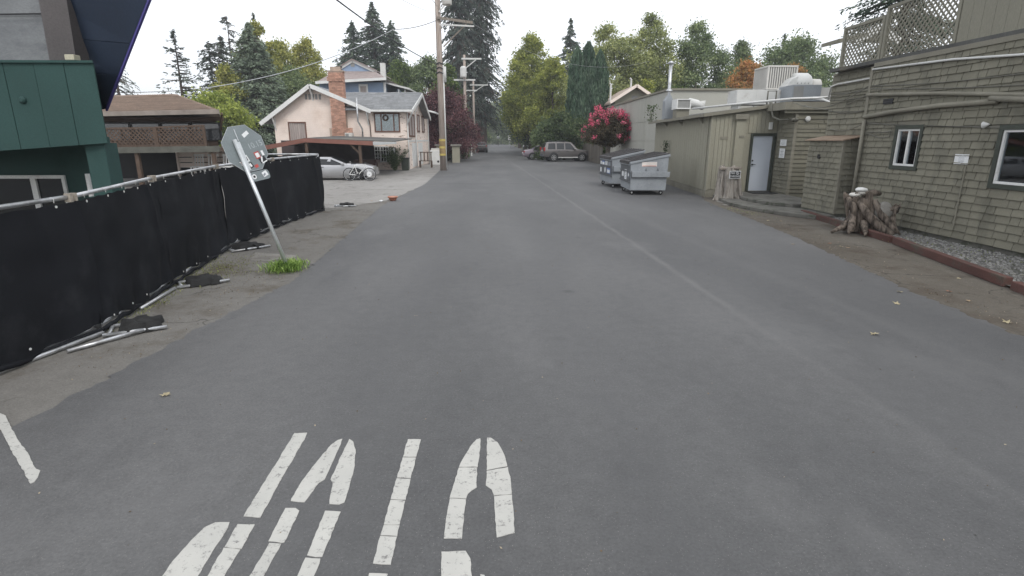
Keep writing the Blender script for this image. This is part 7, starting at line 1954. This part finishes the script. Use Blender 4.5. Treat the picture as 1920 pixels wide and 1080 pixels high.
# conifers behind the blue house
for i, (uv, yd, hh, rd_, lb) in enumerate((((-25.215, 18.458), 105, 21.8, 4.2, 'left'), ((-22.216, 20.698), 108, 25.6, 4.4, 'right, taller'), ((-18.698, 17.768), 106, 22.2, 3.4, 'small rightmost'))):
    conifer(lb + ' conifer of the dark group above the blue house', uv[0], yd, hh, rd_, F['conif'], 80 + i, z0=5, nb=380, per=44, leaf=.62, droop=.2, irregular=.22, prof=[(0, 1), (.5, .95), (.8, .6), (1, .05)], group='conifers above the blue house')
broadleaf('rounded green tree right of the blue house', (-14.291, 9.788)[0], 86, 12.6, 4.2, 2, F['mid'], 84, 15000, .36, None, 90)
broadleaf('green tree between the blue house and the utility pole', (-9.806, 9.619)[0], 84, 13.0, 4.0, 2, F['syc3'], 85, 15000, .36, None, 90)
broadleaf('dark green tree directly behind the near utility pole', (-6.983, 8.585)[0], 80, 11.6, 2.8, 2, F['mid'], 86, 12000, .34, None, 80)
# purple plums
broadleaf('large purple leaved plum tree behind the utility pole', -5.5, 60.5, 6.9, 3.5, 1.2, F['plum'], 87, 28000, .2, [(0, .8), (.3, 1.0), (.6, .9), (.85, .6), (1, .2)], 140, name='plum_tree', yr=1.5, trunk_r=.2)
broadleaf('purple leaved plum tree at the corner of the peach house', -9.4, 60.0, 6.4, 2.8, 1.0, F['plum'], 88, 16000, .2, [(0, .8), (.3, 1.0), (.6, .9), (.85, .6), (1, .2)], 100, name='plum_tree', trunk_r=.2)
broadleaf('dark shrubs under the plum tree along the picket fence', -5.9, 66, 2.6, 2.0, .1, F['dark'], 89, 9000, .22, [(0, .9), (.4, 1), (.8, .7), (1, .2)], 60, name='shrub', cat='shrub', yr=4)
# redwoods
for i, (uv, yd, hh, rd_, lb) in enumerate((((-6.328, 14.184), 98, 30.5, 3.4, 'left'), ((-2.938, 14.686), 102, 31.5, 3.8, 'right'))):
    conifer(lb + ' of the two giant redwoods that leave the top of the frame', uv[0], yd, hh, rd_ * 1.12, F['redw'], 90 + i, z0=5.5, nb=540, per=50, leaf=.56, droop=.6, irregular=.34, prof=[(0, .95), (.3, 1.0), (.6, .85), (.85, .75), (1, .4)], name='redwood_tree', trunk_r=.75, group='giant redwoods')
conifer('distant pointed conifer right of the giant redwoods', (5.492, 21.868)[0], 150, 23.6, 3.6, F['conif'], 92, z0=4, nb=150, per=30, leaf=.8)
conifer('dark spire conifer behind the sycamores left of the cypress', (12.679, 16.855)[0], 105, 22.6, 2.5, F['conif'], 93, z0=4, nb=210, per=34, leaf=.6, prof=[(0, 1), (.6, .95), (.8, .7), (1, .06)])
# avenue trees closing the view, left and right
av = [(-9.6, 92, 9.0, 3.6, F['dark'], 'L'), (-8.2, 110, 9.6, 4.0, F['syc3'], 'L'), (-8.6, 132, 11.5, 4.6, F['dark'], 'L'), (-8.0, 160, 13, 5.0, F['syc3'], 'L'), (-7.6, 195, 14, 6.0, F['dark'], 'L'),
      (9.6, 130, 12.5, 5.0, F['dark'], 'R'), (8.6, 160, 13.5, 5.6, F['syc3'], 'R'), (8.0, 198, 14, 6.2, F['dark'], 'R'), (-1.0, 265, 18, 9.0, F['syc3'], 'C'), (9, 275, 17, 9.0, F['dark'], 'C'), (-11, 270, 17, 9, F['dark'], 'C')]
ordL = ['nearest', 'second', 'third', 'fourth', 'farthest']
cn = {'L': 0, 'R': 0, 'C': 0}
for i, (x_, y_, hh, rd_, mt_, sd_) in enumerate(av):
    k = cn[sd_]; cn[sd_] += 1
    lb = {'L': ordL[k] + ' dark avenue tree on the left side of the far road', 'R': ordL[k] + ' avenue tree on the right side of the far road', 'C': ('middle', 'right', 'left', '', '')[k] + ' tree of the far clump closing the end of the road'}[sd_]
    broadleaf(lb, x_, y_, hh, rd_, .8 if sd_ != 'C' else 0.0, mt_, 100 + i, 13000, .42 + y_ * .0012, [(0, .55), (.2, .9), (.45, 1), (.7, .8), (1, .15)], 90, name='avenue_tree')
# far woodland bands
def wood(name, label, x0, x1, y0, y1, h, n, mat, seed, leaf=1.0):
    rng = np.random.default_rng(seed); m_ = int(abs(x1 - x0) / 5)
    cx_ = rng.uniform(x0, x1, m_); cy_ = rng.uniform(y0, y1, m_); ch_ = h * rng.uniform(.6, 1.15, m_)
    idx = rng.integers(m_, size=n); f = rng.random(n); a = rng.random(n) * 2 * np.pi
    r_ = 4.6 * np.interp(f, [0, .4, .8, 1], [.9, 1, .55, .08]) * np.sqrt(rng.uniform(.3, 1, n))
    C = np.stack([cx_[idx] + np.cos(a) * r_, cy_[idx] + np.sin(a) * r_, f * ch_[idx]], 1)
    o = bpy.data.objects.new(name, quads_mesh(name, leaf_quads(rng, C, leaf, .7), mat)); COL.objects.link(o)
    return tag(o, label, 'wood', kind='stuff')
wood('far_wood', 'far wooded band behind the houses on the left', -230, -12, 125, 160, 12, 70000, F['dark'], 130)
wood('far_wood', 'far wooded band behind the buildings on the right', 14, 260, 112, 150, 15.5, 90000, F['syc3'], 131)
wood('far_wood', 'distant woods closing the horizon beyond the road end', -260, 260, 330, 380, 20, 60000, F['dark'], 132, 2.0)
# ---- dark drooping conifer above the lattice deck
rng = np.random.default_rng(140)
conifer('dark conifer with drooping limbs above the lattice deck', 14.6, 21.5, 9.6, 2.4, F['conif'], 141, z0=5.4, nb=130, per=120, leaf=.15, droop=.28, irregular=.2, trunk_r=.25, prof=[(0, .85), (.35, 1.0), (.7, .8), (1, .1)], upc=.06)

# ---- bush by the peach house
rng = np.random.default_rng(150)
t = thing('oleander_bush', 'upright green bush against the peach house wall beside a dark bin', 'bush', (-7.45, 40.9, 0))
C = []
for k in range(46):
    a = rng.random() * 2 * math.pi; ln = rng.uniform(.9, 1.75); el = rng.uniform(.8, 1.45); s = rng.random((70, 1))
    C.append(np.array([math.cos(a) * math.cos(el) * 1.1, math.sin(a) * math.cos(el), math.sin(el)]) * ln * s + rng.normal(0, .06, (70, 3)))
link('foliage', quads_mesh('foliage', leaf_quads(rng, np.concatenate(C) + np.array([0, 0, .12]), .14, .3, 0, None), F['bush']), t)
MB().tube([(-7.45, 40.9, 0), (-7.45, 40.9, .5)], .05, 6).build('stem', M['bark'], t)
t = thing('dark_bin', 'small dark green bin right of the green bush', 'bin', (-6.75, 41.1, 0)); MB().prism([(-6.95, 40.9, .01), (-6.5, 40.9, .01), (-6.45, 40.9, .85), (-7.0, 40.9, .85)], (0, .45, 0)).build('body', M['trim_green'], t, bevel=.02); MB().box(-7.02, -6.43, 40.87, 41.4, .85, .9).build('lid', M['black'], t)

# ---- grass tuft at the sign post and moss on the pavement
def blades(name, label, pts, h, mat, seed, w=.010, cat='grass'):
    rng = np.random.default_rng(seed); P3 = np.array(pts); n = len(P3)
    a = rng.random(n) * 2 * np.pi; ln = h * rng.uniform(.4, 1.2, n)
    out_ = np.stack([np.cos(a), np.sin(a), np.zeros(n)], 1) * (ln * rng.uniform(.2, 1.1, n))[:, None]
    tip = P3 + out_ + np.array([0, 0, 1]) * (ln * rng.uniform(.4, 1, n))[:, None]
    mid = P3 * .5 + tip * .5 + np.array([0, 0, 1]) * (ln * .18)[:, None]
    side = np.stack([-np.sin(a), np.cos(a), np.zeros(n)], 1) * w
    V = np.stack([P3, mid + side, tip, mid - side], 1)
    o = bpy.data.objects.new(name, quads_mesh(name, V, mat)); COL.objects.link(o)
    return tag(o, label, cat, kind='stuff')
rng = np.random.default_rng(160)
n = 1500
pts = np.stack([-3.63 + rng.normal(0, .13, n), 9.33 + rng.normal(0, .15, n), np.full(n, .01)], 1)
blades('grass_tuft', 'bright green grass tuft at the foot of the leaning stop sign', pts, .17, F['grass'], 161, .007)
def patch(cx, cy, sx, sy, n, ang=0.0):
    q = np.stack([rng.normal(0, sx, n), rng.normal(0, sy, n)], 1); c, s = math.cos(ang), math.sin(ang)
    return np.stack([cx + q[:, 0] * c - q[:, 1] * s, cy + q[:, 0] * s + q[:, 1] * c, np.full(n, .008)], 1)
pts = np.concatenate([patch(-4.75, 9.3, .25, .6, 700, .1), patch(-5.0, 8.4, .1, .4, 350), patch(-4.6, 7.1, .08, .5, 300, .1), patch(-3.9, 9.2, .25, .15, 150), patch(-5.3, 9.9, .12, .5, 350, .2)])
blades('pavement_weeds', 'sparse low weeds on the cracked pavement along the black fence', pts, .035, F['drygrass'], 162, .006)
pts = np.concatenate([patch(8.9, 11.5, .25, 1.6, 900, -.1), patch(9.2, 9.0, .2, 1.6, 500), patch(7.4, 16.8, .15, .7, 220, .1)])
pts[:, 2] = .04
blades('bed_weeds', 'patchy moss and weeds in the gravel bed under the shingled wall', pts, .04, F['drygrass'], 163, .006)

# ---- gravel stones in the bed
rng = np.random.default_rng(170)
n = 5200
yy = rng.uniform(5.5, 15.2, n); left = np.interp(yy, [3.2, 7.3, 10.9, 16.1], [6.95, 7.55, 8.46, 9.1]); xx = left + (9.55 - left) * rng.random(n) ** .9
V = []
s_ = rng.uniform(.012, .032, n)
ang = rng.random(n) * 6.28
base = np.array([[-1, -.7, 0], [1, -.8, 0], [.8, .8, 0], [-.9, .7, 0], [-.5, -.3, .8], [.6, -.4, .7], [.4, .5, .8], [-.4, .4, .65]])
faces = [(4, 5, 6, 7), (0, 1, 5, 4), (1, 2, 6, 5), (2, 3, 7, 6), (3, 0, 4, 7)]
c, s = np.cos(ang), np.sin(ang)
pts = np.zeros((n, 8, 3))
for j in range(8):
    b_ = base[j] * (1 + rng.normal(0, .18, (n, 3)))
    pts[:, j, 0] = xx + s_ * (b_[:, 0] * c - b_[:, 1] * s); pts[:, j, 1] = yy + s_ * (b_[:, 0] * s + b_[:, 1] * c); pts[:, j, 2] = .046 + s_ * b_[:, 2]
Q = np.concatenate([pts[:, f, :] for f in faces], 0)
me = bpy.data.meshes.new('gravel')
me.from_pydata([tuple(p) for p in pts.reshape(-1, 3)], [], [tuple(i * 8 + k for k in f) for i in range(n) for f in faces]); me.materials.append(M['stone']); me.update()
o = bpy.data.objects.new('gravel', me); COL.objects.link(o); tag(o, 'loose grey gravel stones in the bed under the shingled wall', 'gravel', kind='stuff')

# ---- fallen maple leaves
def leaf_mesh(mat, seed, s=.07):
    rnd = random.Random(seed); mb = MB(); vs = [(0, 0, .012)]; m_ = 15
    for k in range(m_):
        a = 2 * math.pi * k / m_ * .93 + .2
        r_ = s * (1.0 if k % 3 == 0 else (.52 if k % 3 == 1 else .62)) * rnd.uniform(.85, 1.15)
        vs.append((r_ * math.cos(a), r_ * math.sin(a), .004 + rnd.uniform(0, .03) * (r_ / s)))
    fs = [(0, k, k + 1) for k in range(1, m_)]
    me = bpy.data.meshes.new('fallen_leaf'); me.from_pydata(vs, [], fs); me.materials.append(mat); me.update(); return me
LC = [pm('fallen_leaf_tan', (0.33, 0.24, 0.15), .8, .3, 20), pm('fallen_leaf_brown', (0.26, 0.13, 0.08), .8, .3, 20), pm('fallen_leaf_yellow', (0.36, 0.31, 0.20), .8, .3, 20)]
LM = [leaf_mesh(LC[i % 3], i) for i in range(6)]
spots = [((5.787, 7.626), 'tan fallen leaf on the asphalt edge, largest of the near pair', 2), ((5.34, 7.045), 'small pale fallen leaf just below the tan one on the asphalt', 0), ((7.305, 8.418), 'red-brown fallen leaf on the dirt close to the red curb', 1),
 ((6.125, 6.241), 'pale curled fallen leaf nearest the right edge of the asphalt', 2), ((8.289, 8.537), 'yellowish fallen leaf in the gravel bed near the right edge', 0), ((4.248, 5.85), 'lone reddish fallen leaf out on the asphalt at the right', 1),
 ((7.023, 11.508), 'brown leaf in the cluster on the dirt below the gnarled stump, left one', 1), ((7.056, 11.144), 'brown leaf in the cluster on the dirt below the gnarled stump, right one', 0), ((6.188, 11.404), 'pale scrap-like leaf on the asphalt edge below the steps', 2),
 ((6.52, 7.638), 'brown fallen leaf on the bare dirt between curb and asphalt', 1), ((-2.887, 4.463), 'single yellow-brown leaf on the asphalt at the lower left', 0), ((6.412, 7.147), 'small pale leaf on the dirt strip to the right', 2), ((7.128, 11.026), 'small tan leaf at the right of the leaf cluster below the stump', 0),
 ((-4.576, 20.22), 'rusty leaf on the parking lot left of the terracotta bowl', 1), ((7.328, 14.942), 'brown leaf on the dirt right beside the lower step', 1), ((7.641, 14.833), 'tan leaf on the dirt beside the corner of the lower step', 0), ((7.753, 18.292), 'dry leaf on the dirt in front of the grey stump', 1)]
for i, (p, lb, k) in enumerate(spots):
    o = bpy.data.objects.new('fallen_leaf', LM[(i * 2 + k) % 6]); COL.objects.link(o); o.location = (p[0], p[1], .0185 if abs(p[0]) < 6.6 else .014)
    if p[0] > 8.3 and p[1] < 10: o.location.z = .07
    o.rotation_euler = (random.uniform(-.15, .15), random.uniform(-.15, .15), random.uniform(0, 6)); s = random.uniform(.5, .85); o.scale = (s, s, s)
    tag(o, lb, 'leaf', 'fallen leaves')
# tiny litter: crumbs of leaf and grit scattered on verges and pavement
rng = np.random.default_rng(180)
Ps = []
for _ in range(1500):
    y_ = rng.uniform(4.5, 21); x_ = np.interp(y_, [3, 8, 12, 18, 21], [5.95, 6.05, 6.7, 7.25, 7.8]) + abs(rng.normal(0, .5)); 
    if x_ < 9: Ps.append((x_, y_, .016))
for _ in range(900):
    y_ = rng.uniform(4.8, 18); x_ = np.interp(y_, [4, 7, 10, 18], [-3.8, -3.5, -3.4, -3.9]) - abs(rng.normal(0, .7)); Ps.append((x_, y_, .012))
for _ in range(200): Ps.append((rng.normal(-3.95, .25), rng.normal(8.3, .5), .013))
for _ in range(420): Ps.append((rng.uniform(-3, 6), rng.uniform(2.5, 16), .018))
Ps = np.array(Ps); n = len(Ps)
o = bpy.data.objects.new('litter', quads_mesh('litter', leaf_quads(rng, Ps, .015, .8, 6.0), leafmat('litter_bits', (.06, .045, .03), (.26, .22, .16), (.14, .10, .06), .1, 3))); COL.objects.link(o)
tag(o, 'tiny leaf crumbs and grit scattered along the road edges', 'litter', kind='stuff')


# ================================================================== air
hz = bpy.data.materials.new('haze'); hz.use_nodes = True
hn = hz.node_tree; hn.nodes.clear()
ho = hn.nodes.new('ShaderNodeOutputMaterial'); hv = hn.nodes.new('ShaderNodeVolumePrincipled')
hv.inputs['Color'].default_value = (0.92, 0.95, 1.0, 1); hv.inputs['Density'].default_value = 0.0008
hn.links.new(hv.outputs[0], ho.inputs['Volume'])
hb = MB().box(-600, 600, -60, 900, -1.0, 40.0).build('haze', hz)
tag(hb, kind='stuff'); hb['label'] = 'thin pale haze in the air over the whole street'
